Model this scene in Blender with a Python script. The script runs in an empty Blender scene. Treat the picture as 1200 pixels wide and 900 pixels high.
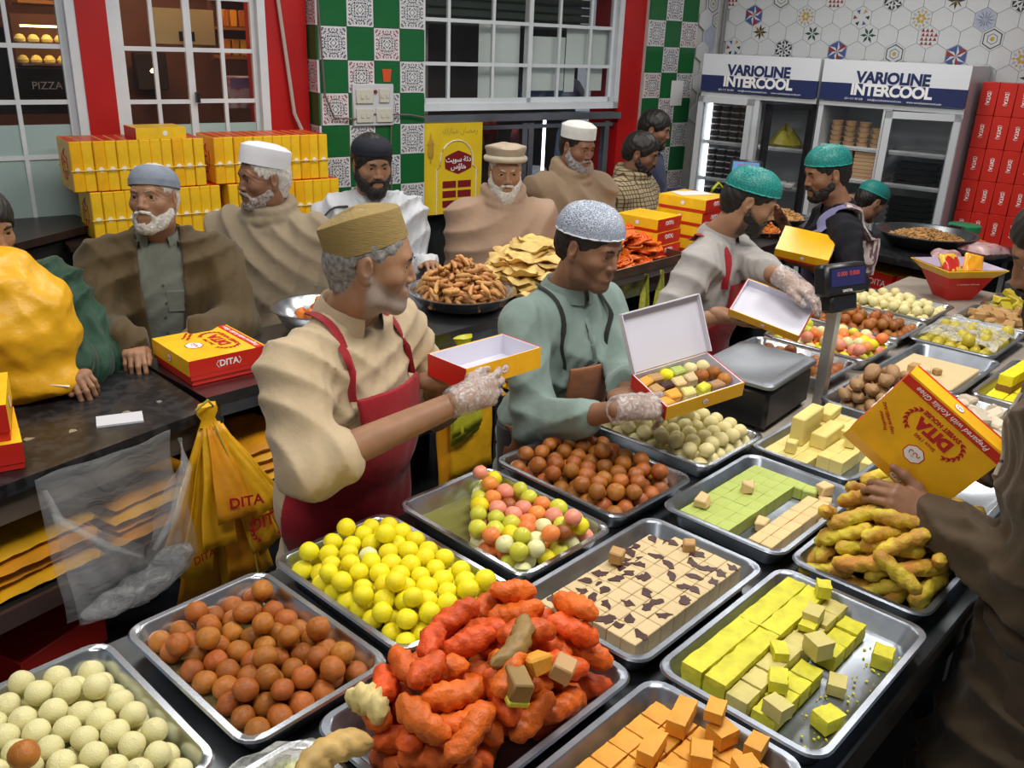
import bpy, bmesh, math, random
import numpy as np
from mathutils import Vector, Matrix, Euler

SC = bpy.context.scene
COL = SC.collection
rad = math.radians

# ------------------------------------------------------------------ camera
cd = bpy.data.cameras.new('camera')
cam = bpy.data.objects.new('camera', cd)
COL.objects.link(cam)
cd.sensor_width = 36.0
cd.lens = 1044.0 / 1200.0 * 36.0
cd.clip_start = 0.05
CP, CR = rad(21.2), rad(2.3)
_F = Vector((0, math.cos(CP), -math.sin(CP)))
_U0 = Vector((0, math.sin(CP), math.cos(CP)))
_R0 = Vector((1, 0, 0))
_R = _R0 * math.cos(CR) + _U0 * math.sin(CR)
_U = -_R0 * math.sin(CR) + _U0 * math.cos(CR)
mw = Matrix.Identity(4)
for i in range(3):
    mw[i][0] = _R[i]; mw[i][1] = _U[i]; mw[i][2] = -_F[i]
mw.translation = Vector((0, 0, 2.0))
cam.matrix_world = mw
SC.camera = cam

# ------------------------------------------------------------------ world, exposure
SC.view_settings.view_transform = 'Standard'
SC.view_settings.look = 'None'
SC.view_settings.gamma = 1.0
SC.view_settings.use_curve_mapping = False
SC.view_settings.exposure = 0.0
W = bpy.data.worlds.new('world'); SC.world = W
W.use_nodes = True
W.node_tree.nodes['Background'].inputs[0].default_value = (0.80, 0.88, 1.0, 1)
W.node_tree.nodes['Background'].inputs[1].default_value = 0.27

# ceiling lamps of the shop: x, y, watts, length, width
LAMPS = [(0.7, 1.7, 50, 1.2, .6), (1.9, 3.2, 42, 1.2, .6), (-1.5, 2.9, 27, 1.2, .6), (-0.3, 4.6, 33, 1.2, .6),
         (1.8, 5.6, 34, 1.2, .6), (-0.9, 0.4, 30, 1.2, .6)]
LAMP_Z = 3.3

# ------------------------------------------------------------------ frames
_a = rad(42.5)
TA = (math.sin(_a), math.cos(_a)); TB = (-math.cos(_a), math.sin(_a))
RT = rad(47.5)                      # table frame: u runs along the rows of trays, v across towards the staff
def T(u, v, z=0.0): return Vector((TA[0]*u + TB[0]*v, TA[1]*u + TB[1]*v, z))
WO = Vector((-.78, 6.3, 0)); RW = math.atan2(.6018, .7986)   # back wall frame: s along, d towards the room
def WP(s, z=0.0, d=0.0): return Vector((WO.x + .7986*s + .6018*d, WO.y + .6018*s - .7986*d, z))
FO = Vector((1.26, 7.58, 0)); RF = math.atan2(-.588, .809)   # cold cabinet frame: s along the fronts, d towards the room
def FP(s, z=0.0, d=0.0): return Vector((FO.x + .809*s - .588*d, FO.y - .588*s - .809*d, z))

# ------------------------------------------------------------------ materials
MATS = {}
def M(name, col=(.8, .8, .8), rough=.5, metal=0., var=0., nscale=8., bump=0., bscale=60., bdist=.002, spec=.5, trans=0.,
      sss=0., coat=0., rnd=0., hrnd=0., emit=0., alpha=1., col2=None, c2pos=(.45, .6), sheen=0., ior=1.45, stretch=None):
    if name in MATS: return MATS[name]
    m = bpy.data.materials.new(name); MATS[name] = m
    m.use_nodes = True
    nt = m.node_tree; b = nt.nodes['Principled BSDF']
    def N(t, **k):
        n = nt.nodes.new(t)
        for a, v in k.items(): setattr(n, a, v)
        return n
    L = nt.links.new
    c4 = (*col, 1)
    b.inputs['Base Color'].default_value = c4
    b.inputs['Roughness'].default_value = rough
    b.inputs['Metallic'].default_value = metal
    b.inputs['Specular IOR Level'].default_value = spec
    b.inputs['IOR'].default_value = ior
    if trans: b.inputs['Transmission Weight'].default_value = trans
    if coat: b.inputs['Coat Weight'].default_value = coat; b.inputs['Coat Roughness'].default_value = .12
    if sheen: b.inputs['Sheen Weight'].default_value = sheen; b.inputs['Sheen Roughness'].default_value = .5
    if sss:
        b.inputs['Subsurface Weight'].default_value = sss
        b.inputs['Subsurface Radius'].default_value = (.012, .006, .004)
        b.inputs['Subsurface Scale'].default_value = 1.0
    if alpha < 1: b.inputs['Alpha'].default_value = alpha
    if emit:
        b.inputs['Emission Color'].default_value = c4; b.inputs['Emission Strength'].default_value = emit
    tc = None
    def coords():
        nonlocal tc
        if tc is None:
            tc = N('ShaderNodeTexCoord')
            if stretch:
                mp = N('ShaderNodeMapping'); mp.inputs['Scale'].default_value = stretch
                L(tc.outputs['Object'], mp.inputs['Vector']); tc = mp
        return tc.outputs['Vector'] if stretch else tc.outputs['Object']
    out = None
    if var or col2:
        nz = N('ShaderNodeTexNoise'); nz.inputs['Scale'].default_value = nscale; nz.inputs['Detail'].default_value = 5
        L(coords(), nz.inputs['Vector'])
        rp = N('ShaderNodeValToRGB')
        if col2:
            rp.color_ramp.elements[0].position = c2pos[0]; rp.color_ramp.elements[1].position = c2pos[1]
            rp.color_ramp.elements[0].color = c4; rp.color_ramp.elements[1].color = (*col2, 1)
        else:
            rp.color_ramp.elements[0].position = .3; rp.color_ramp.elements[1].position = .7
            rp.color_ramp.elements[0].color = (*[max(0, c*(1-var)) for c in col], 1)
            rp.color_ramp.elements[1].color = (*[min(1, c*(1+var)) for c in col], 1)
        L(nz.outputs['Fac'], rp.inputs['Fac']); out = rp.outputs['Color']
    if rnd or hrnd:
        oi = N('ShaderNodeObjectInfo'); hs = N('ShaderNodeHueSaturation')
        mr = N('ShaderNodeMapRange'); mr.inputs['To Min'].default_value = 1 - rnd; mr.inputs['To Max'].default_value = 1 + rnd
        L(oi.outputs['Random'], mr.inputs['Value']); L(mr.outputs['Result'], hs.inputs['Value'])
        if hrnd:
            mm = N('ShaderNodeMath', operation='FRACT'); m2 = N('ShaderNodeMath', operation='MULTIPLY'); m2.inputs[1].default_value = 7.31
            L(oi.outputs['Random'], m2.inputs[0]); L(m2.outputs[0], mm.inputs[0])
            m3 = N('ShaderNodeMapRange'); m3.inputs['To Min'].default_value = .5 - hrnd; m3.inputs['To Max'].default_value = .5 + hrnd
            L(mm.outputs[0], m3.inputs['Value']); L(m3.outputs['Result'], hs.inputs['Hue'])
        if out: L(out, hs.inputs['Color'])
        else: hs.inputs['Color'].default_value = c4
        out = hs.outputs['Color']
    if out: L(out, b.inputs['Base Color'])
    if bump:
        n2 = N('ShaderNodeTexNoise'); n2.inputs['Scale'].default_value = bscale; n2.inputs['Detail'].default_value = 4
        L(coords(), n2.inputs['Vector'])
        bp = N('ShaderNodeBump'); bp.inputs['Strength'].default_value = bump; bp.inputs['Distance'].default_value = bdist
        L(n2.outputs['Fac'], bp.inputs['Height']); L(bp.outputs['Normal'], b.inputs['Normal'])
    return m

def M_film(name, col, opacity=.4, rough=.25, bump=.6, bscale=25, vary=True):
    """thin see-through plastic: part transparent, part glossy film with creases"""
    if name in MATS: return MATS[name]
    m = bpy.data.materials.new(name); MATS[name] = m; m.use_nodes = True
    nt = m.node_tree; b = nt.nodes['Principled BSDF']; o = nt.nodes['Material Output']; L = nt.links.new
    b.inputs['Base Color'].default_value = (*col, 1); b.inputs['Roughness'].default_value = rough
    tr = nt.nodes.new('ShaderNodeBsdfTransparent'); mx = nt.nodes.new('ShaderNodeMixShader')
    tc = nt.nodes.new('ShaderNodeTexCoord'); nz = nt.nodes.new('ShaderNodeTexNoise'); nz.inputs['Scale'].default_value = bscale
    nz.inputs['Detail'].default_value = 3; nz.inputs['Distortion'].default_value = 1.5
    L(tc.outputs['Object'], nz.inputs['Vector'])
    bp = nt.nodes.new('ShaderNodeBump'); bp.inputs['Strength'].default_value = bump; bp.inputs['Distance'].default_value = .01
    L(nz.outputs['Fac'], bp.inputs['Height']); L(bp.outputs['Normal'], b.inputs['Normal'])
    mr = nt.nodes.new('ShaderNodeMapRange'); mr.inputs['From Min'].default_value = .35; mr.inputs['From Max'].default_value = .7
    mr.inputs['To Min'].default_value = max(0, opacity - .18); mr.inputs['To Max'].default_value = min(1, opacity + .22)
    mx.inputs['Fac'].default_value = opacity
    if bump and vary: L(nz.outputs['Fac'], mr.inputs['Value']); L(mr.outputs['Result'], mx.inputs['Fac'])
    L(tr.outputs[0], mx.inputs[1]); L(b.outputs[0], mx.inputs[2]); L(mx.outputs[0], o.inputs['Surface'])
    return m

def M_net(name, col, scale=150, opacity=.55, line=.25):
    """elastic hair net: mesh of thin threads (voronoi cell edges) over see-through gaps"""
    if name in MATS: return MATS[name]
    m = bpy.data.materials.new(name); MATS[name] = m; m.use_nodes = True
    nt = m.node_tree; b = nt.nodes['Principled BSDF']; o = nt.nodes['Material Output']; L = nt.links.new
    b.inputs['Base Color'].default_value = (*col, 1); b.inputs['Roughness'].default_value = .5
    tr = nt.nodes.new('ShaderNodeBsdfTransparent'); mx = nt.nodes.new('ShaderNodeMixShader')
    tc = nt.nodes.new('ShaderNodeTexCoord'); mp = nt.nodes.new('ShaderNodeMapping'); mp.inputs['Scale'].default_value = (1, .35, 1)
    v = nt.nodes.new('ShaderNodeTexVoronoi'); v.feature = 'DISTANCE_TO_EDGE'; v.inputs['Scale'].default_value = scale
    L(tc.outputs['Object'], mp.inputs['Vector']); L(mp.outputs['Vector'], v.inputs['Vector'])
    mr = nt.nodes.new('ShaderNodeMapRange'); mr.inputs['From Min'].default_value = line*.4; mr.inputs['From Max'].default_value = line
    mr.inputs['To Min'].default_value = 1.0; mr.inputs['To Max'].default_value = opacity
    L(v.outputs['Distance'], mr.inputs['Value']); L(mr.outputs['Result'], mx.inputs['Fac'])
    L(tr.outputs[0], mx.inputs[1]); L(b.outputs[0], mx.inputs[2]); L(mx.outputs[0], o.inputs['Surface'])
    return m

def M_tile(name, ink, ink2):
    """flat-printed ornamental tile: mirrored kaleidoscope figure from the face UVs"""
    if name in MATS: return MATS[name]
    m = bpy.data.materials.new(name); MATS[name] = m; m.use_nodes = True
    nt = m.node_tree; b = nt.nodes['Principled BSDF']; L = nt.links.new
    b.inputs['Roughness'].default_value = .2
    def N(t, op=None, v=None):
        n = nt.nodes.new(t)
        if op: n.operation = op
        if v is not None: n.inputs[1].default_value = v
        return n
    uv = nt.nodes.new('ShaderNodeUVMap'); sp = nt.nodes.new('ShaderNodeSeparateXYZ'); L(uv.outputs[0], sp.inputs[0])
    def mir(sock):
        a = N('ShaderNodeMath', 'SUBTRACT', .5); L(sock, a.inputs[0])
        c = N('ShaderNodeMath', 'ABSOLUTE'); L(a.outputs[0], c.inputs[0]); return c.outputs[0]
    x, y = mir(sp.outputs[0]), mir(sp.outputs[1])
    mxn = N('ShaderNodeMath', 'MAXIMUM'); L(x, mxn.inputs[0]); L(y, mxn.inputs[1])
    mnn = N('ShaderNodeMath', 'MINIMUM'); L(x, mnn.inputs[0]); L(y, mnn.inputs[1])
    cb = nt.nodes.new('ShaderNodeCombineXYZ'); L(mxn.outputs[0], cb.inputs[0]); L(mnn.outputs[0], cb.inputs[1])
    oi = nt.nodes.new('ShaderNodeObjectInfo')
    nz = nt.nodes.new('ShaderNodeTexNoise'); nz.inputs['Scale'].default_value = 17; nz.inputs['Detail'].default_value = 2
    nz.noise_dimensions = '3D'; L(cb.outputs[0], nz.inputs['Vector'])
    gt = N('ShaderNodeMath', 'GREATER_THAN', .52); L(nz.outputs['Fac'], gt.inputs[0])
    ed = N('ShaderNodeMath', 'LESS_THAN', .455); L(mxn.outputs[0], ed.inputs[0])
    mu = N('ShaderNodeMath', 'MULTIPLY'); L(gt.outputs[0], mu.inputs[0]); L(ed.outputs[0], mu.inputs[1])
    r2 = N('ShaderNodeMath', 'ADD'); L(x, r2.inputs[0]); L(y, r2.inputs[1])
    far = N('ShaderNodeMath', 'GREATER_THAN', .42); L(r2.outputs[0], far.inputs[0])
    m1 = nt.nodes.new('ShaderNodeMix'); m1.data_type = 'RGBA'; m1.inputs[6].default_value = (*ink, 1); m1.inputs[7].default_value = (*ink2, 1)
    L(far.outputs[0], m1.inputs[0])
    m2 = nt.nodes.new('ShaderNodeMix'); m2.data_type = 'RGBA'; m2.inputs[6].default_value = (.68, .68, .70, 1)
    L(mu.outputs[0], m2.inputs[0]); L(m1.outputs[2], m2.inputs[7]); L(m2.outputs[2], b.inputs['Base Color'])
    return m

# ------------------------------------------------------------------ mesh helpers
class MB:
    def __init__(s): s.v = []; s.f = []; s.m = []
    def add(s, verts, faces, mi=0, mat=None):
        o = len(s.v)
        if mat is not None: verts = [mat @ Vector(p) for p in verts]
        s.v += [tuple(p) for p in verts]; s.f += [tuple(i+o for i in f) for f in faces]; s.m += [mi]*len(faces); return s
    def box(s, c, size, mi=0, rz=0., mat=None, mis=None):
        x, y, z = [d/2 for d in size]
        vs = [(-x,-y,-z),(x,-y,-z),(x,y,-z),(-x,y,-z),(-x,-y,z),(x,-y,z),(x,y,z),(-x,y,z)]
        R = Matrix.Translation(c) @ Matrix.Rotation(rz, 4, 'Z')
        if mat is not None: R = mat @ R
        fs = [(0,3,2,1),(4,5,6,7),(0,1,5,4),(1,2,6,5),(2,3,7,6),(3,0,4,7)]   # bottom top -y +x +y -x
        o = len(s.v); s.v += [tuple(R @ Vector(p)) for p in vs]
        s.f += [tuple(i+o for i in f) for f in fs]; s.m += mis if mis else [mi]*6
        return s
    def cbox(s, c, size, bv=.004, mi=0, rz=0., mat=None, jit=0., rg=None, topmi=None):
        """chamfered box, optionally with jittered corners"""
        hx, hy, hz = [d/2 for d in size]; vs = []
        for sx in (-1, 1):
            for sy in (-1, 1):
                for sz in (-1, 1):
                    j = [(rg.uniform(-jit, jit) if jit else 0) for _ in range(3)]
                    vs.append((sx*hx+j[0], sy*(hy-bv)+j[1], sz*(hz-bv)+j[2]))
                    vs.append((sx*(hx-bv)+j[0], sy*hy+j[1], sz*(hz-bv)+j[2]))
                    vs.append((sx*(hx-bv)+j[0], sy*(hy-bv)+j[1], sz*hz+j[2]))
        def I(sx, sy, sz, k): return ((sx > 0)*4 + (sy > 0)*2 + (sz > 0))*3 + k
        fs = []; ms = []
        for sg in (-1, 1):
            f = [I(sg,-1,-1,0), I(sg,1,-1,0), I(sg,1,1,0), I(sg,-1,1,0)]; fs.append(f if sg > 0 else f[::-1]); ms.append(mi)
            f = [I(-1,sg,-1,1), I(-1,sg,1,1), I(1,sg,1,1), I(1,sg,-1,1)]; fs.append(f if sg > 0 else f[::-1]); ms.append(mi)
            f = [I(-1,-1,sg,2), I(1,-1,sg,2), I(1,1,sg,2), I(-1,1,sg,2)]; fs.append(f if sg > 0 else f[::-1]); ms.append(topmi if (topmi is not None and sg > 0) else mi)
        for a in (-1, 1):
            for b in (-1, 1):
                g = a*b
                f = [I(a,b,-1,0), I(a,b,-1,1), I(a,b,1,1), I(a,b,1,0)]; fs.append(f if g > 0 else f[::-1])
                f = [I(a,-1,b,0), I(a,1,b,0), I(a,1,b,2), I(a,-1,b,2)]; fs.append(f if g > 0 else f[::-1])
                f = [I(-1,a,b,1), I(-1,a,b,2), I(1,a,b,2), I(1,a,b,1)]; fs.append(f if g > 0 else f[::-1])
                ms += [mi]*3
                for c_ in (-1, 1):
                    f = [I(a,b,c_,0), I(a,b,c_,1), I(a,b,c_,2)]; fs.append(f if a*b*c_ > 0 else f[::-1]); ms.append(mi)
        R = Matrix.Translation(c) @ Matrix.Rotation(rz, 4, 'Z')
        if mat is not None: R = mat @ R
        o = len(s.v); s.v += [tuple(R @ Vector(p)) for p in vs]; s.f += [tuple(i+o for i in f) for f in fs]; s.m += ms
        return s
    def tube(s, pts, r, n=10, mi=0, cap=True, flat=1., up=(0, 0, 1), closed=False):
        pts = [Vector(p) for p in pts]; rs = r if isinstance(r, (list, tuple)) else [r]*len(pts)
        o = len(s.v); K = len(pts)
        for i, p in enumerate(pts):
            t = (pts[(i+1) % K if closed else min(i+1, K-1)] - pts[(i-1) % K if closed else max(i-1, 0)])
            if t.length < 1e-9: t = Vector((0, 0, 1))
            t.normalize(); u = Vector(up)
            if abs(t.dot(u)) > .95: u = Vector((1, 0, 0)) if abs(t.x) < .9 else Vector((0, 1, 0))
            a = t.cross(u).normalized(); b = a.cross(t).normalized()
            for k in range(n):
                q = 2*math.pi*k/n; s.v.append(tuple(p + a*(rs[i]*math.cos(q)) + b*(rs[i]*flat*math.sin(q))))
        for i in range(K if closed else K-1):
            for k in range(n):
                A, B_ = o+i*n, o+((i+1) % K)*n
                s.f.append((A+k, B_+k, B_+(k+1) % n, A+(k+1) % n)); s.m.append(mi)
        if cap and not closed:
            s.f.append(tuple(o+k for k in range(n))); s.f.append(tuple(o+(K-1)*n+k for k in range(n))[::-1]); s.m += [mi, mi]
        return s
    def lathe(s, prof, n=24, mi=0, sx=1., sy=1., mat=None, ms=None, warp=None):
        o = len(s.v); K = len(prof)
        for (r, z) in prof:
            for k in range(n):
                q = 2*math.pi*k/n; p = Vector((r*sx*math.cos(q), r*sy*math.sin(q), z))
                if warp: p = Vector(warp(p, q))
                s.v.append(tuple(mat @ p if mat is not None else p))
        for i in range(K-1):
            for k in range(n):
                s.f.append((o+i*n+k, o+i*n+(k+1) % n, o+(i+1)*n+(k+1) % n, o+(i+1)*n+k)); s.m.append(ms[i] if ms else mi)
        if prof[0][0] > 1e-6: s.f.append(tuple(o+k for k in range(n))[::-1]); s.m.append(ms[0] if ms else mi)
        if prof[-1][0] > 1e-6: s.f.append(tuple(o+(K-1)*n+k for k in range(n))); s.m.append(ms[-1] if ms else mi)
        return s
    def rrect(s, w, l, rings, n=5, mi=0, capend=True, mat=None):
        """loft of rounded rectangles; rings = (inset, z, corner radius)"""
        o = len(s.v); P = 4*(n+1)
        for (ins, z, r) in rings:
            hw, hl = w/2-ins, l/2-ins; r = min(r, hw*.99, hl*.99)
            for c, (sx, sy) in enumerate(((1, 1), (-1, 1), (-1, -1), (1, -1))):
                for k in range(n+1):
                    q = math.pi/2*(c + k/n); p = Vector((sx*(hw-r)+r*math.cos(q), sy*(hl-r)+r*math.sin(q), z))
                    s.v.append(tuple(mat @ p if mat is not None else p))
        for i in range(len(rings)-1):
            for k in range(P):
                s.f.append((o+i*P+k, o+i*P+(k+1) % P, o+(i+1)*P+(k+1) % P, o+(i+1)*P+k)); s.m.append(mi)
        if capend: s.f.append(tuple(o+(len(rings)-1)*P+k for k in range(P))); s.m.append(mi)
        return s
    def prism(s, poly, z0, z1, mi=0, mat=None, topmi=None):
        n = len(poly); vs = [(x, y, z0) for x, y in poly] + [(x, y, z1) for x, y in poly]
        fs = [tuple(range(n))[::-1], tuple(range(n, 2*n))] + [(i, (i+1) % n, n+(i+1) % n, n+i) for i in range(n)]
        o = len(s.v); s.v += [tuple(mat @ Vector(p) if mat is not None else p) for p in vs]
        s.f += [tuple(i+o for i in f) for f in fs]; s.m += [mi, mi if topmi is None else topmi] + [mi]*n
        return s
    def mesh(s, name, mats, smooth=True, angle=40):
        me = bpy.data.meshes.new(name); me.from_pydata(s.v, [], s.f)
        for m in (mats if isinstance(mats, (list, tuple)) else [mats]): me.materials.append(m)
        me.polygons.foreach_set('material_index', s.m)
        if smooth:
            me.polygons.foreach_set('use_smooth', [True]*len(s.f))
            me.update(); me.set_sharp_from_angle(angle=rad(angle))
        me.update(); return me
    def build(s, name, mats, parent=None, loc=(0, 0, 0), rz=0., smooth=True, angle=40):
        return obj(name, s.mesh(name, mats, smooth, angle), parent, loc, rz)

def obj(name, me, parent=None, loc=(0, 0, 0), rz=0., rot=None):
    o = bpy.data.objects.new(name, me); COL.objects.link(o); o.location = loc
    o.rotation_euler = rot if rot is not None else (0, 0, rz)
    if parent is not None: o.parent = parent
    return o
def tag(o, label, cat, group=None):
    o['label'] = label; o['category'] = cat
    if group: o['group'] = group
    return o
def thing(name, label, cat, loc=(0, 0, 0), rz=0., group=None, rot=None):
    return tag(obj(name, None, None, loc, rz, rot), label, cat, group)
def struct(o): o['kind'] = 'structure'; return o
def stuff(o): o['kind'] = 'stuff'; return o
def copy_tree(o, parent=None):
    c = o.copy(); COL.objects.link(c); c.parent = parent
    for ch in list(o.children): copy_tree(ch, c)
    return c

_txt = {}
def text_mesh(body, size=.05, mat=None, ext=.0006, shear=0., spacing=1., bold=0.):
    key = (body, size, mat.name, ext, shear, spacing, bold)
    if key in _txt: return _txt[key]
    cu = bpy.data.curves.new('text', 'FONT'); cu.body = body; cu.size = size; cu.align_x = 'CENTER'; cu.align_y = 'CENTER'
    cu.extrude = ext; cu.shear = shear; cu.space_character = spacing; cu.offset = bold; cu.resolution_u = 3
    o = bpy.data.objects.new('text', cu); COL.objects.link(o)
    bpy.context.view_layer.update()
    me = bpy.data.meshes.new_from_object(o.evaluated_get(bpy.context.evaluated_depsgraph_get()))
    bpy.data.objects.remove(o); bpy.data.curves.remove(cu)
    me.materials.clear(); me.materials.append(mat); _txt[key] = me
    return me
def text(name, body, size, mat, parent, loc, rot, **k):
    return obj(name, text_mesh(body, size, mat, **k), parent, loc, rot=rot)

# layout helpers working in metres: a ray through a place in the frame meets a level or a row
def ray(px, py):
    return _F + _R*((px-600)/1044) + _U*((450-py)/1044)
def onz(px, py, z):
    d = ray(px, py); t = (z-2.0)/d.z; return Vector((d.x*t, d.y*t, z))
def onv(px, py, v):
    d = ray(px, py); t = v/(TB[0]*d.x + TB[1]*d.y); return Vector((d.x*t, d.y*t, 2+d.z*t))
def aty(px, py, Y):
    d = ray(px, py); t = Y/d.y; return Vector((d.x*t, Y, 2+d.z*t))
def uvz(p): return (TA[0]*p.x+TA[1]*p.y, TB[0]*p.x+TB[1]*p.y, p.z)

# ------------------------------------------------------------------ palette
red = M('box_red', (.62, .025, .015), .35, var=.06)
yel = M('box_yellow', (.93, .55, .02), .33, var=.10, nscale=14)
yel2 = M('box_orange_yellow', (.90, .46, .012), .33, var=.10, nscale=14)
white = M('plain_white', (.80, .80, .80), .5)
ink_red = M('print_red', (.50, .01, .02), .5)
ink_white = M('print_white', (.86, .86, .86), .5)
steel = M('steel', (.52, .55, .60), .26, 1., var=.12, nscale=5, bump=.12, bscale=90, bdist=.001)
steel_worn = M('worn_steel', (.30, .33, .38), .36, .95, var=.3, nscale=9, bump=.2, bscale=60, bdist=.001)
steel_dark = M('dark_steel', (.13, .14, .15), .35, .9, var=.3, nscale=6)
black = M('black_plastic', (.012, .012, .014), .35, var=.2)
black_matt = M('black_matt', (.012, .011, .011), .8)
alu = M('white_aluminium', (.70, .74, .78), .35, var=.05)
# ================================================================== THE SETTING
floor_m = M('floor_dark', (.035, .032, .030), .45, var=.4, nscale=3, bump=.2, bscale=30)
paint_red = M('red_paint', (.46, .008, .008), .38, var=.12, nscale=3)
plaster = M('pale_plaster', (.55, .55, .53), .8, var=.05)
struct(MB().box((0, 3.5, -.05), (12, 14, .1)).build('floor', floor_m))
struct(MB().box((0, 3.5, 3.65), (12, 14, .1)).build('ceiling', plaster))
for i, (x, y, w_, l_, b_) in enumerate(LAMPS):
    t = thing('ceiling_light', 'flat white ceiling light panel above the shop', 'ceiling light', (x, y, LAMP_Z), RT, 'ceiling light panels')
    MB().box((0, 0, .03), (l_+.06, b_+.06, .05)).build('housing', white, t)
    MB().box((0, 0, .17), (.03, .03, .26)).build('hanger', white, t)
    ld = bpy.data.lights.new('ceiling_lamp', 'AREA'); ld.shape = 'RECTANGLE'; ld.size = l_; ld.size_y = b_; ld.energy = w_
    ld.color = (1.0, .965, .91)
    lo = bpy.data.objects.new('ceiling_lamp', ld); COL.objects.link(lo); lo.parent = t; lo.location = (0, 0, -.002)

# --- back wall: windows lie .15 behind the pillar face
D = -.15
wall = struct(obj('wall_back', None, None, WP(0, 0, 0), RW))
def wallbox(name, s0, s1, z0, z1, d0, d1, mat, parent=wall):     # d towards the room = -y in wall frame
    return MB().box(((s0+s1)/2, -(d0+d1)/2, (z0+z1)/2), (s1-s0, abs(d1-d0), z1-z0)).build(name, mat, parent)
wallbox('red_column', -2.00, -1.84, 0, 3.55, D-.3, D+.05, paint_red)
wallbox('red_column', -.93, -.66, 0, 3.55, D-.3, D+.03, paint_red)
wallbox('red_column', 2.02, 2.24, 0, 3.55, D-.3, D+.06, paint_red)
wallbox('masonry', -.64, .127, 0, 3.55, D-.3, -.012, plaster)
wallbox('masonry', 2.24, 3.05, 0, 3.55, D-.3, -.06, plaster)
wallbox('lower_wall', -4.2, -2.0, 0, .75, D-.2, D, plaster)
wallbox('lower_wall', -1.84, -.93, 0, .75, D-.2, D, plaster)
wallbox('window_header', -4.2, .127, 2.95, 3.6, D-.2, D-.05, plaster)
wallbox('window_header', .127, 2.02, 2.95, 3.6, D-.2, D-.05, plaster)
wallbox('lower_wall', .127, 2.02, 0, .78, D-.2, D, steel_dark)

# tiles
def tile_mesh(name, w, h, mat, depth=.012):
    mb = MB().box((0, 0, 0), (w, depth, h)); me = mb.mesh(name, mat, smooth=False)
    uv = me.uv_layers.new(name='UVMap')
    for p in me.polygons:
        for li in p.loop_indices:
            c = me.vertices[me.loops[li].vertex_index].co
            uv.data[li].uv = (c.x/w+.5, c.z/h+.5)
    return me
green = M('green_tile', (.012, .125, .035), .18, var=.08, nscale=4)
green_dk = green
inks = [M_tile('ornament_tile_blue', (.025, .03, .08), (.05, .05, .10)), M_tile('ornament_tile_brown', (.05, .03, .035), (.30, .03, .05)),
        M_tile('ornament_tile_grey', (.05, .06, .09), (.09, .09, .10))]
tw, th = .19, .2
tm = {'g': tile_mesh('tile_green', tw-.004, th-.004, green)}
for i, m_ in enumerate(inks): tm[i] = tile_mesh('tile_ornament', tw-.004, th-.004, m_)
z_top = 3.5
kind_col = [0, 1, 1, 2]
for c in range(4):
    for r in range(17):
        z = .13 + th*r
        if z < .6: continue
        pat = (c + r) % 2 == 1
        me = tm[(c*2+r*(c != 3)) % 3 if c != 3 else 2] if pat else tm['g']
        obj('tile', me, wall, (-.633+tw*(c+.5), -.0, z))
# left return of the pillar: narrow tiles on its side
sm = {'g': tile_mesh('tile_green_narrow', .146, th-.004, green), 1: tile_mesh('tile_ornament_narrow', .146, th-.004, inks[1])}
for r in range(17):
    z = .13 + th*r
    if z < .6: continue
    obj('tile', sm[1] if r % 2 == 0 else sm['g'], wall, (-.645, .074, z), rot=(0, 0, rad(90)))
tw2 = .185
for c in range(3):
    for r in range(17):
        z = .08 + th*r
        if z < .6: continue
        obj('tile', tm['g'] if (c + r) % 2 else tm[(c+r//2) % 3], wall, (2.335+tw2*c, .055, z))
# cables on the pillar and along the red column
cab = M('grey_cable', (.16, .12, .11), .6)
MB().tube([(-.88, .1, 3.2), (-.86, .1, 2.3), (-.78, .09, 1.5), (-.7, .06, 1.3)], .012, 6).build('cable', M('pale_cable', (.5, .42, .38), .6), wall)
MB().tube([(-.66, -.02, 3.2), (-.645, -.03, 2.2), (-.62, -.03, 1.62), (-.56, -.03, 1.48), (-.42, -.03, 1.47), (-.3, -.03, 1.50), (0, -.03, 1.49), (.12, -.03, 1.47)], .006, 6).build('cable', cab, wall)
MB().tube([(-.14, -.02, 1.42), (-.15, -.02, 1.2), (-.14, -.02, .9)], .005, 6).build('cable', cab, wall)

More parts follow.
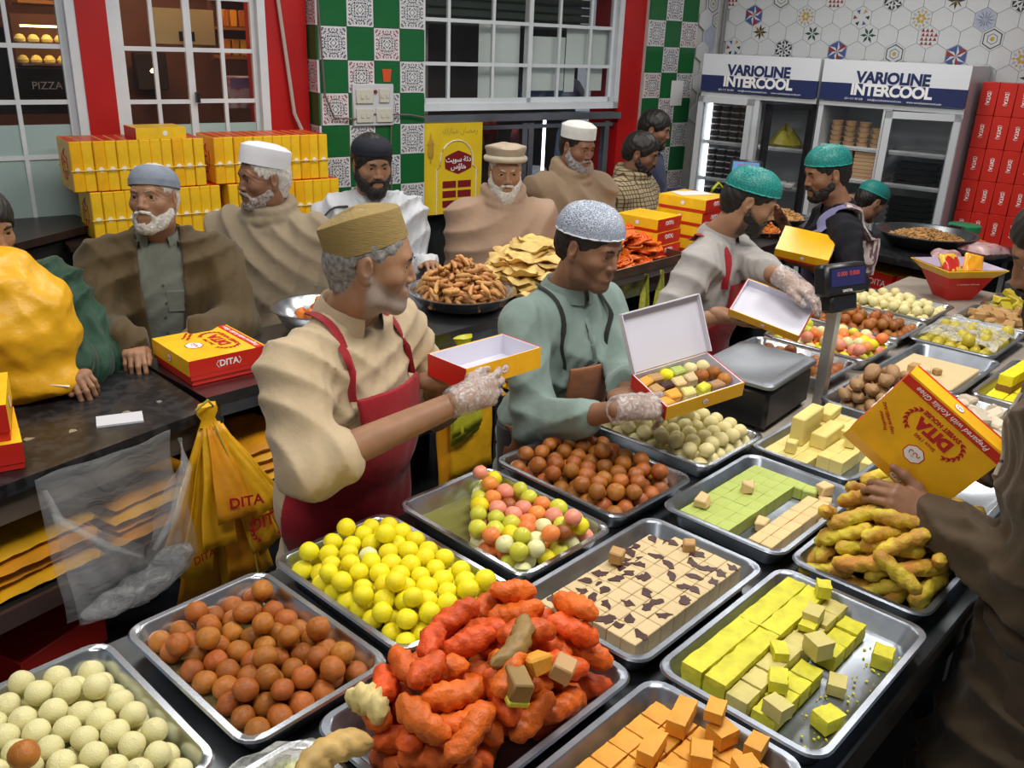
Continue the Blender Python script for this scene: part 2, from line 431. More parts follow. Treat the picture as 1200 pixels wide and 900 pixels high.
# windows ---------------------------------------------------------------
glass = M_film('window_glass', (.03, .035, .04), .12, .03, 0, 3)
frost = M('frosted_film', (.38, .50, .49), .5, var=.06, nscale=3)
def window(n, s0, s1, z0, z1, sashes, zrows, frost_z=None, d=D):
    """frame, sashes of glazing bars, one pane per opening; sashes: list of (s0, s1, [bars s])"""
    w = struct(obj('window_%d' % n, None, None, WP(0, 0, d), RW)); ft = .05
    mb = MB()
    for (a, b, c, e) in ((s0, s0+ft, z0, z1), (s1-ft, s1, z0, z1), (s0, s1, z0, z0+ft), (s0, s1, z1-ft, z1)):
        mb.box(((a+b)/2, 0, (c+e)/2), (b-a, .09, e-c))
    mb.build('window_frame', alu, w)
    for k, (a, b, bars) in enumerate(sashes):
        y = .018 if k % 2 else -.018
        st = .036; mb = MB()
        for (p, q, c, e) in ((a, a+st, z0+ft, z1-ft), (b-st, b, z0+ft, z1-ft), (a, b, z0+ft, z0+ft+st), (a, b, z1-ft-st, z1-ft)):
            mb.box(((p+q)/2, y, (c+e)/2), (q-p, .03, e-c))
        sash = mb.build('sash', alu, w)
        for x in bars: MB().box((x, y, (z0+z1)/2), (.022, .024, z1-z0-2*ft-.05)).build('glazing_bar', alu, sash)
        for z in zrows: MB().box(((a+b)/2, y, z), (b-a-.03, .022, .024)).build('glazing_bar', alu, sash)
        xs = [a+st] + list(bars) + [b-st]; zs = [z0+ft+st] + list(zrows) + [z1-ft-st]
        for i in range(len(xs)-1):
            for j in range(len(zs)-1):
                za, zb = zs[j], zs[j+1]
                if frost_z and za < frost_z:
                    zc = min(zb, frost_z)
                    MB().box(((xs[i]+xs[i+1])/2, y, (za+zc)/2), (xs[i+1]-xs[i], .006, zc-za)).build('frosted_pane', frost, sash)
                    za = zc
                if zb - za > .02:
                    MB().box(((xs[i]+xs[i+1])/2, y, (za+zb)/2), (xs[i+1]-xs[i], .006, zb-za)).build('pane', glass, sash)
    return w
ROWS = [1.28, 1.575, 1.865, 2.155, 2.45]
w0 = window(1, -3.75, -2.0, .75, 2.95, [(-3.7, -2.83, [-3.4, -3.12]), (-2.62, -2.05, [-2.335])], ROWS, 1.455)
MB().box((-2.72, 0, 1.85), (.24, .03, 2.1)).build('pane', glass, w0)
w1 = window(2, -1.84, -.93, .75, 2.95, [(-1.80, -1.385, [-1.60]), (-1.405, -.97, [-1.19])], ROWS, 1.445)
MB().box((-1.38, -.05, 1.60), (.02, .03, .06)).build('window_latch', black, w1)
w2 = window(3, .127, 2.02, 1.50, 2.95, [(.17, 1.13, [.40, .78]), (1.10, 1.98, [1.42, 1.73])], [1.815, 2.10, 2.40], None)
# lower glazed hatch under the wide window
hatch = struct(obj('window_4', None, None, WP(0, 0, D), RW))
mb = MB()
mb.box((1.07, -.03, 1.45), (1.89, .14, .05)); mb.box((1.07, 0, 1.375), (1.89, .06, .03)); mb.box((1.07, 0, .80), (1.89, .08, .06))
for x in (.15, 1.10, 1.16, 1.94): mb.box((x, 0, 1.1), (.05, .05, .6))
mb.build('hatch_frame', steel, hatch)
for a, b in ((.17, 1.08), (1.18, 1.92)): MB().box(((a+b)/2, 0, 1.1), (b-a, .006, .55)).build('pane', glass, hatch)

# what is seen through the glass: the shop on the other side
brown = M('brown_panelling', (.20, .075, .045), .5, var=.3, nscale=3)
dark_w = M('dark_street', (.07, .06, .055), .8, var=.4, nscale=2)
struct(MB().box((-1.8, 1.55, 1.8), (3.9, .06, 3.6)).build('wall_shop_opposite', brown, None, WP(0, 0, D), RW))
struct(MB().box((1.4, 1.2, 1.8), (2.4, .06, 3.6)).build('wall_street', dark_w, None, WP(0, 0, D), RW))
gold = M('gold_pack', (.75, .30, .02), .4, rnd=.3, hrnd=.02)
warm = M('warm_display_lamp', (1.0, .72, .25), emit=9.)
def shelf_unit(s, d, z0, w, rows, label, dz=.16):
    t = thing('display_shelf', label, 'shelf', WP(s, z0, D-d), RW)
    for r in range(rows):
        MB().box((0, 0, r*dz), (w, .2, .02)).build('shelf_board', M('pine_board', (.42, .17, .05), .5), t)
    MB().box((0, .11, rows*dz/2), (w+.03, .02, rows*dz+.05)).build('back_panel', brown, t)
    return t
random.seed(3)
gm = MB().cbox((0, 0, .055), (.05, .1, .11), .006).mesh('snack_pack', gold)
def packs(s, d, z0, w, rows, label, dz=.16):
    shelf_unit(s, d, z0, w, rows, label, dz)
    for r in range(rows):
        n = int(w/.06)
        for i in range(n):
            o = obj('snack_pack', gm, None, WP(s-w/2+.04+i*.06, z0+r*dz+.0115, D-d+.03), RW+random.uniform(-.1, .1))
            tag(o, 'small golden snack pack standing on a shelf behind the window', 'packet', 'snack packs behind the glass')
packs(-.66, .95, 1.80, .46, 4, 'pine shelf of golden packs seen through the double window', .19)
packs(-1.95, .95, 2.10, .36, 2, 'pine shelf of golden packs behind the window nearest the dark side table', .22)
bul = thing('bakery_display', 'bright lit bakery display of pale buns behind the window', 'display case', WP(-1.95, 1.74, D-.85), RW)
MB().box((0, .1, .12), (.44, .02, .34)).build('back_panel', brown, bul)
bun = M('pale_bun', (.95, .72, .25), .5)
for r in range(2):
    MB().box((0, 0, r*.12), (.44, .2, .012)).build('shelf_board', steel, bul)
    MB().box((0, -.09, r*.12+.1), (.40, .015, .012)).build('lamp_strip', warm, bul)
for r in range(2):
    for i in range(6):
        o = MB().lathe([(.0, 0), (.03, .004), (.034, .02), (.02, .042), (0, .048)], 12).build('bun', bun, None, WP(-2.15+i*.075, 1.7465+r*.12, D-.83), RW)
        tag(o, 'pale round bun on the lit bakery display behind glass', 'bun', 'buns behind the glass')
for s_, z_ in ((-1.0, 2.62), (-2.0, 2.62)):
    o = thing('strip_lamp', 'warm strip lamp lighting the shop behind the window', 'lamp', WP(s_, z_, D-.7), RW, 'strip lamps behind the glass')
    MB().box((0, 0, .03), (.8, .08, .03)).build('lamp_housing', white, o); MB().box((0, 0, 0), (.78, .06, .03)).build('lamp_tube', M('warm_tube', (1.0, .74, .42), emit=32.), o)
sg = thing('shop_sign', 'black shop sign lettered PIZZA LOU behind the window', 'sign', WP(-2.20, 1.60, D-.5), RW)
MB().box((0, .02, 0), (1.0, .02, .26)).build('panel', black_matt, sg)
pale_ink = M('pale_lettering', (.5, .5, .48), .6)
text('lettering', 'PIZZA LOU', .062, pale_ink, sg, (.18, .008, .03), (rad(90), 0, 0))
text('lettering', 'UNGE', .05, pale_ink, sg, (-.22, .008, .33), (rad(90), 0, 0))
text('lettering', 'ER', .07, pale_ink, sg, (-.26, .008, .06), (rad(90), 0, 0))
MB().box((-.28, .02, .24), (.45, .02, .22)).build('panel', black_matt, sg)
pw = thing('framed_notice', 'cream printed notice hung behind the double window', 'notice', WP(-1.17, 1.99, D-.8), RW)
MB().box((0, 0, 0), (.42, .015, .22)).build('sheet', M('notice_cream', (.55, .45, .22), .6), pw)
MB().box((.02, -.012, -.06), (.10, .01, .06)).build('print_block', black_matt, pw)
for (s_, z_, w_, h_, c_) in ((-1.6, 1.62, .2, .28, (.03, .02, .02)), (-1.25, 1.68, .22, .26, (.05, .03, .025))):
    o = MB().cbox((0, 0, 0), (w_, .1, h_), .01).build('cabinet_door', M('dark_cabinet%d' % int(-s_*100), c_, .4), None, WP(s_, z_, D-1.38), RW)
    tag(o, 'dark cupboard door on the brown panelling behind the glass', 'cupboard', 'cupboards behind the glass')
o = MB().lathe([(.0, 0), (.012, .003), (.016, .014), (.0, .03)], 10).build('lamp_bulb', warm, None, WP(-1.42, 1.70, D-.7), RW)
tag(o, 'small warm glowing lamp bulb behind the double window', 'lamp')
pk = thing('gift_bag', 'pink and white patterned carton behind the double window', 'carton', WP(-.94, 1.50, D-.4), RW)
MB().cbox((0, 0, .1), (.22, .12, .2), .008).build('carton_body', M('carton_lilac', (.50, .42, .45), .5, col2=(.35, .12, .14), nscale=14), pk)
MB().box((0, -.062, .16), (.2, .004, .06)).build('print_band', M('print_violet', (.2, .15, .35), .5), pk)
# papers taped inside the wide window
paper = M('taped_paper', (.80, .90, .87), .7, var=.04, nscale=3)
for i, (a, b, c, e, lb) in enumerate(((.72, 1.09, 1.57, 2.09, 'large'), (1.15, 1.53, 1.63, 2.02, 'broad'), (1.54, 2.0, 1.82, 2.09, 'wide upper'), (1.54, 1.64, 1.62, 1.815, 'narrow'), (1.76, 1.93, 1.63, 1.815, 'small'))):
    o = MB().box((0, 0, 0), (b-a, .002, e-c)).build('paper_sheet', paper, None, WP((a+b)/2, (c+e)/2, D-.075), RW)
    tag(o, lb + ' pale green sheet of paper taped inside the wide window', 'paper')
post = MB().box((0, 0, 0), (.10, .1, 1.6)).build('post', M('pale_post', (.42, .38, .35), .7, var=.1), None, WP(.53, .8+.8, D-.6), RW)
tag(post, 'pale square post standing outside behind the wide window', 'post')
shut = thing('roller_shutter', 'dark green slatted roller shutter above the papered window', 'shutter', WP(1.1, 2.1, D-.35), RW)
for r in range(8): MB().cbox((0, 0, .06*r), (1.8, .03, .052), .008).build('slat', M('shutter_green', (.06, .085, .07), .5), shut)
# clutter behind the hatch
for i, (s_, z_, w_, h_, c_, lb) in enumerate(((1.32, 1.24, .2, .22, (.62, .2, .30), 'pink cloth bundle'), (.45, 1.25, .22, .16, (.22, .05, .06), 'dark red cloth bundle'),
        (.66, 1.22, .12, .2, (.45, .38, .36), 'grey cloth bundle'), (.85, 1.25, .18, .2, (.25, .09, .07), 'brown cloth bundle'), (1.75, 1.1, .12, .5, (.20, .28, .45), 'blue cloth hanging'),
        (1.45, .95, .3, .14, (.35, .38, .42), 'grey plastic crate'), (1.0, 1.32, .12, .16, (.35, .05, .05), 'red scarf bundle'))):
    rg = random.Random(i)
    mb = MB().lathe([(0, -.5), (.3, -.48), (.46, -.3), (.5, 0), (.42, .32), (.2, .47), (0, .5)], 16,
                    warp=lambda p, q, rg=rg: p*(1+.12*math.sin(5*q+rg.random())))
    o = mb.build('cloth_bundle', M('bundle%d' % i, c_, .8, var=.3, nscale=12), None, WP(s_, z_, D-.3), RW); o.scale = (w_, .14, h_)
    tag(o, lb + ' seen behind the steel hatch', 'bundle')
o = MB().lathe([(0, -.24), (.012, -.235), (.012, .235), (0, .24)], 10).build('tube_lamp', M('cool_tube', (.85, .93, 1.0), emit=5.), None, WP(1.40, 1.22, D-.12), RW)
tag(o, 'upright bright tube lamp behind the steel hatch', 'lamp')
blu = MB().lathe([(0, 0), (.34, .01), (.36, .06), (.28, .16), (.12, .24), (0, .26)], 24).build('parked_car_roof', M('blue_tarp', (.10, .16, .34), .4, col2=(.5, .6, .75), nscale=5), None, WP(1.72, 1.52, D-.45), RW)
blu.scale = (1, .5, 1); tag(blu, 'blue and white tarpaulin mound outside the papered window', 'tarpaulin')

# --- hex tiled wall behind the cold cabinets
wr = struct(obj('wall_right', None, None, FP(0, 0, -.65), RF))
MB().box((2.3, .06, 1.8), (5.2, .1, 3.6)).build('masonry', plaster, wr)
hw = .145; R_ = hw/math.sqrt(3)
hexm = [M('hex_white', (.62, .64, .66), .3, var=.04, nscale=6), M('hex_black', (.02, .02, .025), .3), M('hex_ochre', (.50, .33, .05), .4), M('hex_maroon', (.28, .03, .03), .4),
        M('hex_blue', (.06, .09, .28), .4), M('hex_lilac', (.40, .44, .56), .4), M('hex_green', (.02, .07, .04), .4), M('hex_grey', (.25, .25, .26), .4)]
def hexpt(r, k, off=30): q = rad(60*k+off); return (r*math.cos(q), r*math.sin(q))
def hex_tile(design):
    mb = MB(); Rt = R_-.0015
    mtx = Matrix.Rotation(rad(90), 4, 'X')
    poly = [hexpt(Rt, k) for k in range(6)]
    mb.prism(poly, 0, .010, 0, mtx)
    def tri(pts, mi, z=.0106): mb.add([(x, y, z) for x, y in pts], [tuple(range(len(pts)))], mi, mtx)
    def rhomb(r0, r1, k, w, mi, off=0):
        c, s_ = math.cos(rad(k*60+off)), math.sin(rad(k*60+off)); rm = r0+(r1-r0)*.45
        tri([(c*r0, s_*r0), (c*rm+s_*w, s_*rm-c*w), (c*r1, s_*r1), (c*rm-s_*w, s_*rm+c*w)], mi)
    if design == 1:                                   # two-colour star
        for k in range(6): rhomb(.004, .062, k, .011, 6, 0)
    if design == 2:
        for k in range(8):
            c, s_ = math.cos(rad(k*45)), math.sin(rad(k*45)); w, r1 = .010, .062
            tri([(0, 0), (c*.027+s_*w, s_*.027-c*w), (c*r1, s_*r1)], 2 if k % 2 else 1); tri([(0, 0), (c*r1, s_*r1), (c*.027-s_*w, s_*.027+c*w)], 1)
    if design == 3:                                   # windmill of black triangles
        for k in range(6):
            a, b = hexpt(Rt*.95, k), hexpt(Rt*.95, k+1); m_ = ((a[0]+b[0])/2, (a[1]+b[1])/2)
            tri([(0, 0), (a[0]*.48, a[1]*.48), (m_[0]*.52, m_[1]*.52)], 1); tri([(a[0]*.5, a[1]*.5), a, (m_[0]*.55+a[0]*.2, m_[1]*.55+a[1]*.2)], 1)
            tri([m_, (b[0]*.95, b[1]*.95), (m_[0]*.6, m_[1]*.6)], 1)
    if design == 4:                                   # rows of maroon triangles
        for r in range(4):
            for c in range(4):
                x, y = -.054+c*.030+(.0 if r % 2 else .004), -.055+r*.030
                if math.hypot(x+.013, y+.012) < .066: tri([(x, y), (x+.027, y), (x+.0135, y+.026)], 3)
    if design == 5:                                   # concentric outlines
        for r, mi in ((.070, 1), (.040, 7)):
            for k in range(6):
                a, b, c, e = hexpt(r, k), hexpt(r, k+1), hexpt(r-.008, k+1), hexpt(r-.008, k); tri([a, b, c, e], mi)
        tri([hexpt(.016, k) for k in range(6)], 2)
    if design == 6:                                   # lattice of rhombs
        for k in range(6):
            rhomb(.006, .042, k, .013, 2, 0); rhomb(.034, .074, k, .012, 5, 30); rhomb(.04, .066, k, .010, 2, 0)
    if design == 7:
        for k in range(6):
            a, b = hexpt(Rt*.97, k), hexpt(Rt*.97, k+1); tri([(0, 0), a, ((a[0]+b[0])/2, (a[1]+b[1])/2)], 4 if k % 2 else 3)
            tri([((a[0]+b[0])/4, (a[1]+b[1])/4), ((a[0]+b[0])/2, (a[1]+b[1])/2), b], 4)
    if design == 8:
        tri([hexpt(Rt*.97, k) for k in range(6)], 5)
        for k in range(6):
            rhomb(.004, .07, k, .003, 0, 0); rhomb(.004, .066, k, .003, 0, 30)
    if design == 9:                                   # scattered triangles in a ring
        for k in range(6):
            c, s_ = math.cos(rad(k*60)), math.sin(rad(k*60)); mi = (1, 2, 4, 3, 1, 4)[k]
            tri([(c*.028-s_*.004, s_*.028+c*.004), (c*.062-s_*.014, s_*.062+c*.014), (c*.056+s_*.016, s_*.056-c*.016)], mi)
    return mb.mesh('hex_tile', hexm, smooth=False)
HX = [hex_tile(k) for k in range(10)]
order = [1, 3, 4, 6, 2, 9, 5, 7, 3, 8, 4, 5, 2, 6, 1, 7, 3, 9]
cnt = 0
for r in range(9):
    z = 1.62 + r*R_*1.5
    for c in range(22):
        s_ = .06 + c*hw + (hw/2 if r % 2 else 0)
        k3 = (c + (r//2) + (r % 2)*2 + 2*r) % 3
        d_ = 0
        if k3 == 0: d_ = order[(cnt*5 + r*7 + c*3) % len(order)]; cnt += 1
        obj('hex_tile', HX[d_], wr, (s_, 0, z))
# hex tiles on the short stretch of back wall next to the corner
for r in range(9):
    for c in range(2):
        obj('hex_tile', HX[(0, 5, 8)[(r+c) % 3]] if (r+c) % 2 else HX[0], wall, (2.875+c*hw+(.07 if r % 2 else 0), .045, 1.45+r*R_*1.5))
MB().tube([(0.03, -.03, .9), (.03, -.03, 3.5)], .02, 8).build('pipe', M('pipe_grey', (.2, .2, .2), .5), wr)
# ================================================================== FURNITURE
# --- the long display table, front unit dark, far unit with a stone top
stone = M('stone_top', (.36, .31, .26), .45, var=.15, nscale=5, bump=.1)
counter_black = M('black_counter', (.012, .012, .014), .28, col2=(.03, .03, .033), nscale=30, bump=.15, bscale=20)
apron_m = M('counter_apron', (.10, .075, .055), .5, var=.35, nscale=6)
def table(label, u0, u1, v0, v1, z, topm, name='display_table', frame=steel_dark):
    t = thing(name, label, 'table', T((u0+u1)/2, (v0+v1)/2, 0), RT)
    w, l = u1-u0, v1-v0
    MB().cbox((0, 0, z-.02), (w, l, .04), .005).build('table_top', topm, t)
    MB().box((0, l/2-.03, z-.09), (w-.04, .03, .10)).box((0, -l/2+.03, z-.09), (w-.04, .03, .10)).build('apron', frame, t)
    MB().box((0, 0, .22), (w-.06, l-.06, .025)).build('lower_shelf', frame, t)
    for a in (-1, 1):
        for b in (-1, 1):
            MB().box((a*(w/2-.05), b*(l/2-.05), (z-.04)/2), (.05, .05, z-.04)).build('leg', frame, t)
    return t
TZ = .865
table('long dark display table under the front rows of sweet trays', -.45, 2.34, .37, 1.54, TZ, steel_dark)
table('display table with a beige stone top under the scale and far trays', 2.35, 5.0, .45, 1.66, TZ, stone)

# --- black customer counter with shelves below
CB = thing('shop_counter', 'black topped customer counter with open shelves of yellow bags', 'counter', T(0, 0, 0), RT)
MB().prism([(-.55, 2.04), (1.21, 2.345), (1.24, 2.93), (-.55, 2.64)], .885, .92).build('counter_top', counter_black, CB)
MB().prism([(-.55, 2.07), (1.20, 2.37), (1.20, 2.40), (-.55, 2.10)], .80, .885).build('apron', apron_m, CB)
for z, nm in ((.53, 'shelf'), (.14, 'shelf')):
    MB().prism([(-.55, 2.08), (1.20, 2.38), (1.22, 2.86), (-.55, 2.60)], z, z+.02).build(nm, steel_dark, CB)
MB().prism([(-.55, 2.07), (1.20, 2.37), (1.20, 2.385), (-.55, 2.085)], .50, .555).build('shelf_rail', M('shelf_rail', (.16, .10, .09), .35, .6), CB)
MB().prism([(-.55, 2.07), (1.20, 2.37), (1.20, 2.385), (-.55, 2.085)], .10, .17).build('shelf_rail', steel_dark, CB)
MB().prism([(-.55, 2.58), (1.22, 2.86), (1.22, 2.89), (-.55, 2.61)], .0, .88).build('back_panel', black_matt, CB)
for (u, v) in ((-.5, 2.12), (1.17, 2.40), (1.19, 2.85), (-.5, 2.58)): MB().box((u, v, .44), (.05, .05, .88)).build('leg', steel_dark, CB)
# --- steel counter
ctop = M('counter_steel', (.30, .30, .31), .30, 1., var=.25, nscale=4, bump=.12, bscale=50)
SCN = thing('shop_counter', 'long stainless steel counter holding the fried sweets and stacked boxes', 'counter', T(0, 0, 0), RT)
MB().prism([(1.25, 2.44), (5.75, 2.44), (5.75, 2.95), (1.25, 2.95)], .885, .915).build('counter_top', ctop, SCN)
MB().box((3.5, 2.455, .86), (4.4, .012, .05)).build('apron', steel_worn, SCN)
MB().box((3.5, 2.69, .5), (4.4, .44, .02)).build('shelf', steel_dark, SCN)
MB().box((3.5, 2.69, .12), (4.4, .44, .02)).build('shelf', steel_dark, SCN)
MB().box((3.5, 2.925, .44), (4.4, .02, .88)).build('back_panel', black_matt, SCN)
for u in (1.29, 2.6, 3.9, 5.2, 5.7):
    for v in (2.48, 2.90): MB().box((u, v, .44), (.045, .045, .885)).build('leg', steel, SCN)
# --- counter across the far end with the big frying pan
CK = thing('end_counter', 'black counter across the far end carrying the big frying pan', 'counter', T(0, 0, 0), RT)
MB().prism([(5.02, 1.50), (5.95, 1.30), (6.05, 2.05), (5.1, 2.25)], .90, .935).build('counter_top', counter_black, CK)
MB().prism([(5.08, 1.56), (5.9, 1.38), (5.98, 2.0), (5.15, 2.18)], .42, .44).build('shelf', steel_dark, CK)
MB().prism([(5.46, 1.52), (5.88, 1.43), (5.96, 2.0), (5.52, 2.08)], .02, .90).build('back_panel', black_matt, CK)
for (u, v) in ((5.09, 1.56), (5.88, 1.37), (5.17, 2.16), (5.98, 2.0)): MB().box((u, v, .45), (.05, .05, .9)).build('leg', steel_dark, CK)
# dark wooden side table by the window
dt = thing('side_table', 'dark brown wooden side table standing against the window', 'table', (0, 0, 0), 0)
P0 = [onz(-40, 262, .95), onz(-40, 300, .95), onz(112, 262, .95), onz(52, 235, .95)]
dkw = M('dark_wood', (.030, .016, .013), .35, var=.25, nscale=5, stretch=(1, 8, 1))
MB().prism([(p.x, p.y) for p in P0], .91, .95).build('table_top', dkw, dt)
for p in P0:
    c = (P0[0]+P0[1]+P0[2]+P0[3])/4; q = p.lerp(c, .12); MB().box((q.x, q.y, .455), (.05, .05, .91)).build('leg', dkw, dt)
c = (P0[0]+P0[1]+P0[2]+P0[3])/4
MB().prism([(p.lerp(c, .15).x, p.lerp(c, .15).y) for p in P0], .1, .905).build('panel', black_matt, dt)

# ================================================================== SWEET BOXES
def arab(s): return s
URDU = '\ufba7\ufe97\ufea9'
def laurel(parent, x, y, z, sc, flip, mat):
    mb = MB()
    for k in range(7):
        q = rad(-60 + 20*k); cx, cy = .5*math.cos(q), .5*math.sin(q)
        for sd in (-1, 1):
            a = q + rad(90) + sd*rad(32); c_, s_ = math.cos(a), math.sin(a); l, w = .24, .05
            ox, oy = cx + c_*.06, cy + s_*.06
            mb.prism([((ox+c_*l*.5*t-s_*w*b)*flip*sc, (oy+s_*l*.5*t+c_*w*b)*sc) for t, b in ((-1, 0), (0, -1), (1, 0), (0, 1))][::flip], 0, .0005)
    o = mb.build('wheat_wreath', mat, parent, (x, y, z), smooth=False); return o
def medallion(parent, loc, rot, r, mat=None, urdu=True):
    mb = MB(); poly = [(r*1.1*math.cos(rad(45*k+22)), r*math.sin(rad(45*k+22))) for k in range(8)]
    mb.prism(poly, 0, .0006, 1); mb.prism([(x*.9, y*.9) for x, y in poly], 0, .0010, 0)
    o = mb.build('emblem', [ink_white, ink_red], parent, loc, smooth=False); o.rotation_euler = rot
    if urdu: text('lettering', URDU, r*1.0, ink_red, o, (0, 0, .0012), (0, 0, 0))
    return o
def sweet_box(label, loc, w=.30, l=.24, h=.07, rz=0., group=None, rot=None, detail=1, name='sweet_box', topm=None, flip=0):
    t = thing(name, label, 'box', loc, rz, group, rot)
    topm = topm or yel
    MB().cbox((0, 0, h*.46), (w-.004, l-.004, h*.92), .002).build('box_base', [red], t)
    mb = MB().box((0, 0, h*.62), (w, l, h*.76), mis=[2, 0, 0, 1, 0, 1])
    mb.build('lid', [topm, red, white], t, smooth=False)
    for sx in (-1, 1):
        text('lettering', 'DITA', h*.42, ink_white, t, (sx*(w/2+.0006), 0, h*.6), (rad(90), 0, rad(90*sx)), bold=.0008)
        for q in (-1, 1): MB().tube([(sx*(w/2+.0006), q*h*(.62-.12*abs(k-2)/2), h*(.42+.09*k)) for k in range(5)], .0012, 4).build('print_curve', ink_white, t)
    for sy in (-1, 1): medallion(t, (w*.02, sy*(l/2+.0004), h*.6), (rad(90), 0, 0 if sy < 0 else rad(180)), h*.20, urdu=detail > 0)
    if detail:
        MB().box((0, -l*.42, h+.0004), (w, l*.11, .0008)).build('red_stripe', red, t)
        text('lettering', 'Prepared with Kohlis Ghee', l*.085, ink_white, t, (0, -l*.42, h+.0012), (0, 0, 0), shear=.3)
        text('lettering', 'DITA', l*.19, ink_red, t, (0, -l*.14, h+.0006), (0, 0, 0), bold=.0025)
        text('lettering', 'SWEET HOUSE', l*.072, ink_red, t, (0, -l*.275, h+.0006), (0, 0, 0), bold=.0006)
        text('lettering', 'Since 1960', l*.062, ink_red, t, (0, l*.0, h+.0006), (0, 0, 0))
        for f_ in (1, -1): laurel(t, f_*l*.19, -l*.14, h+.0003, l*.30, f_, ink_red)
        medallion(t, (-w*.02, l*.20, h), (0, 0, 0), l*.115)
        text('lettering', 'Proprietor', l*.055, ink_red, t, (w*.36, l*.14, h+.0006), (0, 0, rad(-35)))
        text('lettering', 'HAJI AHMED RAZ', l*.05, ink_red, t, (w*.345, l*.07, h+.0006), (0, 0, rad(-35)))
    return t
# box on the black counter in front of the man in the olive jacket
bx = sweet_box('yellow and red sweet box lying on the counter before the olive jacket', T(1.40, 2.68, .935), .29, .27, .07, RT+rad(-4)+rad(180-90))
MB().box((0, 0, -.0095), (.27, .25, .017)).build('box_edge', red, bx)
# box on the left end of the black counter
p = onz(-8, 545, .92)
sweet_box('sweet box standing beside the stuffed yellow carrier bag', (p.x-.07, p.y+.04, .92), .26, .22, .075, RT+rad(75), detail=0)
p = onz(-8, 545, .92)
sweet_box('sweet box stacked upon another beside the stuffed yellow carrier bag', (p.x-.085, p.y+.055, .9955), .25, .21, .10, RT+rad(70), detail=0)
# stack of five beside the orange fritters
st_lab = ['lowest', 'second', 'third', 'fourth']
b0 = T(4.44, 2.74, 0)
for i in range(4):
    sweet_box('%s box of the pile of four sweet boxes on the steel counter' % (st_lab[i] if i < 3 else 'topmost'),
              (b0.x+.004*i, b0.y-.005*i, .915+.075*i), .30, .27, .073, rad(-42)+rad(2*(i % 2)), detail=0)
pp = MB().box((0, 0, 0), (.2, .13, .002)).build('paper_slip', white, None, (b0.x+.0, b0.y+.02, .915+.075*4+.0003), rad(20)); tag(pp, 'white paper slip lying on the pile of four boxes', 'paper')
b1 = T(4.10, 2.78, 0)
for i in range(3):
    sweet_box('%s box of the short pile behind the orange fritters' % ['bottom', 'middle', 'top'][i], (b1.x-.003*i, b1.y+.004*i, .915+.072*i), .27, .24, .07, rad(-40), detail=0)
pe = thing('pen', 'orange pen lying on the steel counter beside a paper', 'pen', T(4.02, 2.55, .922), RT+rad(-75))
MB().tube([(-.06, 0, 0), (.05, 0, 0), (.062, 0, 0)], [.005, .005, .001], 8).build('barrel', M('pen_orange', (.55, .13, .03), .4), pe); MB().tube([(-.075, 0, 0), (-.058, 0, 0)], .0055, 8).build('cap', black, pe)
o = MB().box((0, 0, 0), (.16, .10, .002)).build('paper_slip', white, None, T(4.13, 2.57, .917), RT+rad(15)); tag(o, 'white paper slip lying beside the orange pen', 'paper')
o = MB().box((0, 0, 0), (.125, .075, .006)).build('note_pad', M('note_paper', (.62, .63, .68), .6), None, T(.975, 2.435, .9235), RT+rad(-22)); tag(o, 'small pale note pad lying on the black counter', 'notepad')

# bundles of upright boxes tied with ribbon, against the windows
BW, BH, BD = .058, .262, .30
bench = struct(None) if False else thing('bench', 'low wooden bench carrying the bundles of yellow boxes', 'bench', WP(-1.45, 0, .17), RW)
MB().cbox((0, 0, .87), (1.66, .44, .04), .006).build('bench_top', dkw, bench)
for a in (-1, 1):
    for b in (-1, 1): MB().box((a*.76, b*.17, .425), (.06, .06, .85)).build('leg', dkw, bench)
ub = MB().cbox((0, 0, BH/2), (BW-.0015, BD, BH-.0015), .0045, topmi=1).mesh('upright_box', [yel, red, yel], smooth=False)
ub2 = MB().cbox((0, 0, BH/2), (BW-.0015, BD, BH-.0015), .0045, mi=2, topmi=1).mesh('upright_box', [yel, red, yel2], smooth=False)
emb = MB().prism([(.014*math.cos(rad(45*k+22)), .014*math.sin(rad(45*k+22))) for k in range(8)], 0, .0015, 0, Matrix.Rotation(rad(90), 4, 'X')).mesh('emblem', ink_white, smooth=False)
def bundle(s0, n, z0, d, lab, grp):
    rg = random.Random(int(z0*100+n))
    for i in range(n):
        o = obj('sweet_box', ub2 if rg.random() < .12 else ub, None, WP(s0+BW*(i+.5), z0, d-BD/2+rg.uniform(-.006, .004)), RW)
        tag(o, lab, 'box', grp)
        obj('emblem', emb, o, (0, -BD/2, .115))
        if i == 0:
            text('lettering', 'DITA', .075, ink_red, o, (-BW/2-.0004, 0, BH*.5), (0, rad(-90), 0), bold=.001)
            for q in (-1, 1): MB().tube([(-BW/2-.0004, q*(.065-.006*abs(k-2)), BH*.5-.05+.025*k) for k in range(5)], .002, 4).build('print_curve', ink_red, o)
    w = BW*n
    rb = MB()
    mid, zz = WP(s0+w/2, z0+.112, d-BD/2), 0
    rb.tube([(-w/2-.003, -BD/2-.006, 0), (w/2+.003, -BD/2-.006, 0), (w/2+.003, BD/2+.004, 0), (-w/2-.003, BD/2+.004, 0)], .0035, 6, closed=True)
    o = rb.build('ribbon', M('yellow_ribbon', (.75, .55, .12), .5), None, mid, RW)
    tag(o, 'yellow ribbon tied around ' + grp, 'ribbon')
bundle(-2.21, 12, 1.155, .35, 'yellow sweet box upright in the upper bundle nearest the dark table', 'the upper bundle nearest the dark side table')
bundle(-2.14, 12, .892, .36, 'yellow sweet box upright in the lower bundle nearest the dark table', 'the lower bundle nearest the dark side table')
bundle(-1.46, 12, 1.155, .35, 'yellow sweet box upright in the upper bundle nearest the tiled pillar', 'the upper bundle nearest the tiled pillar')
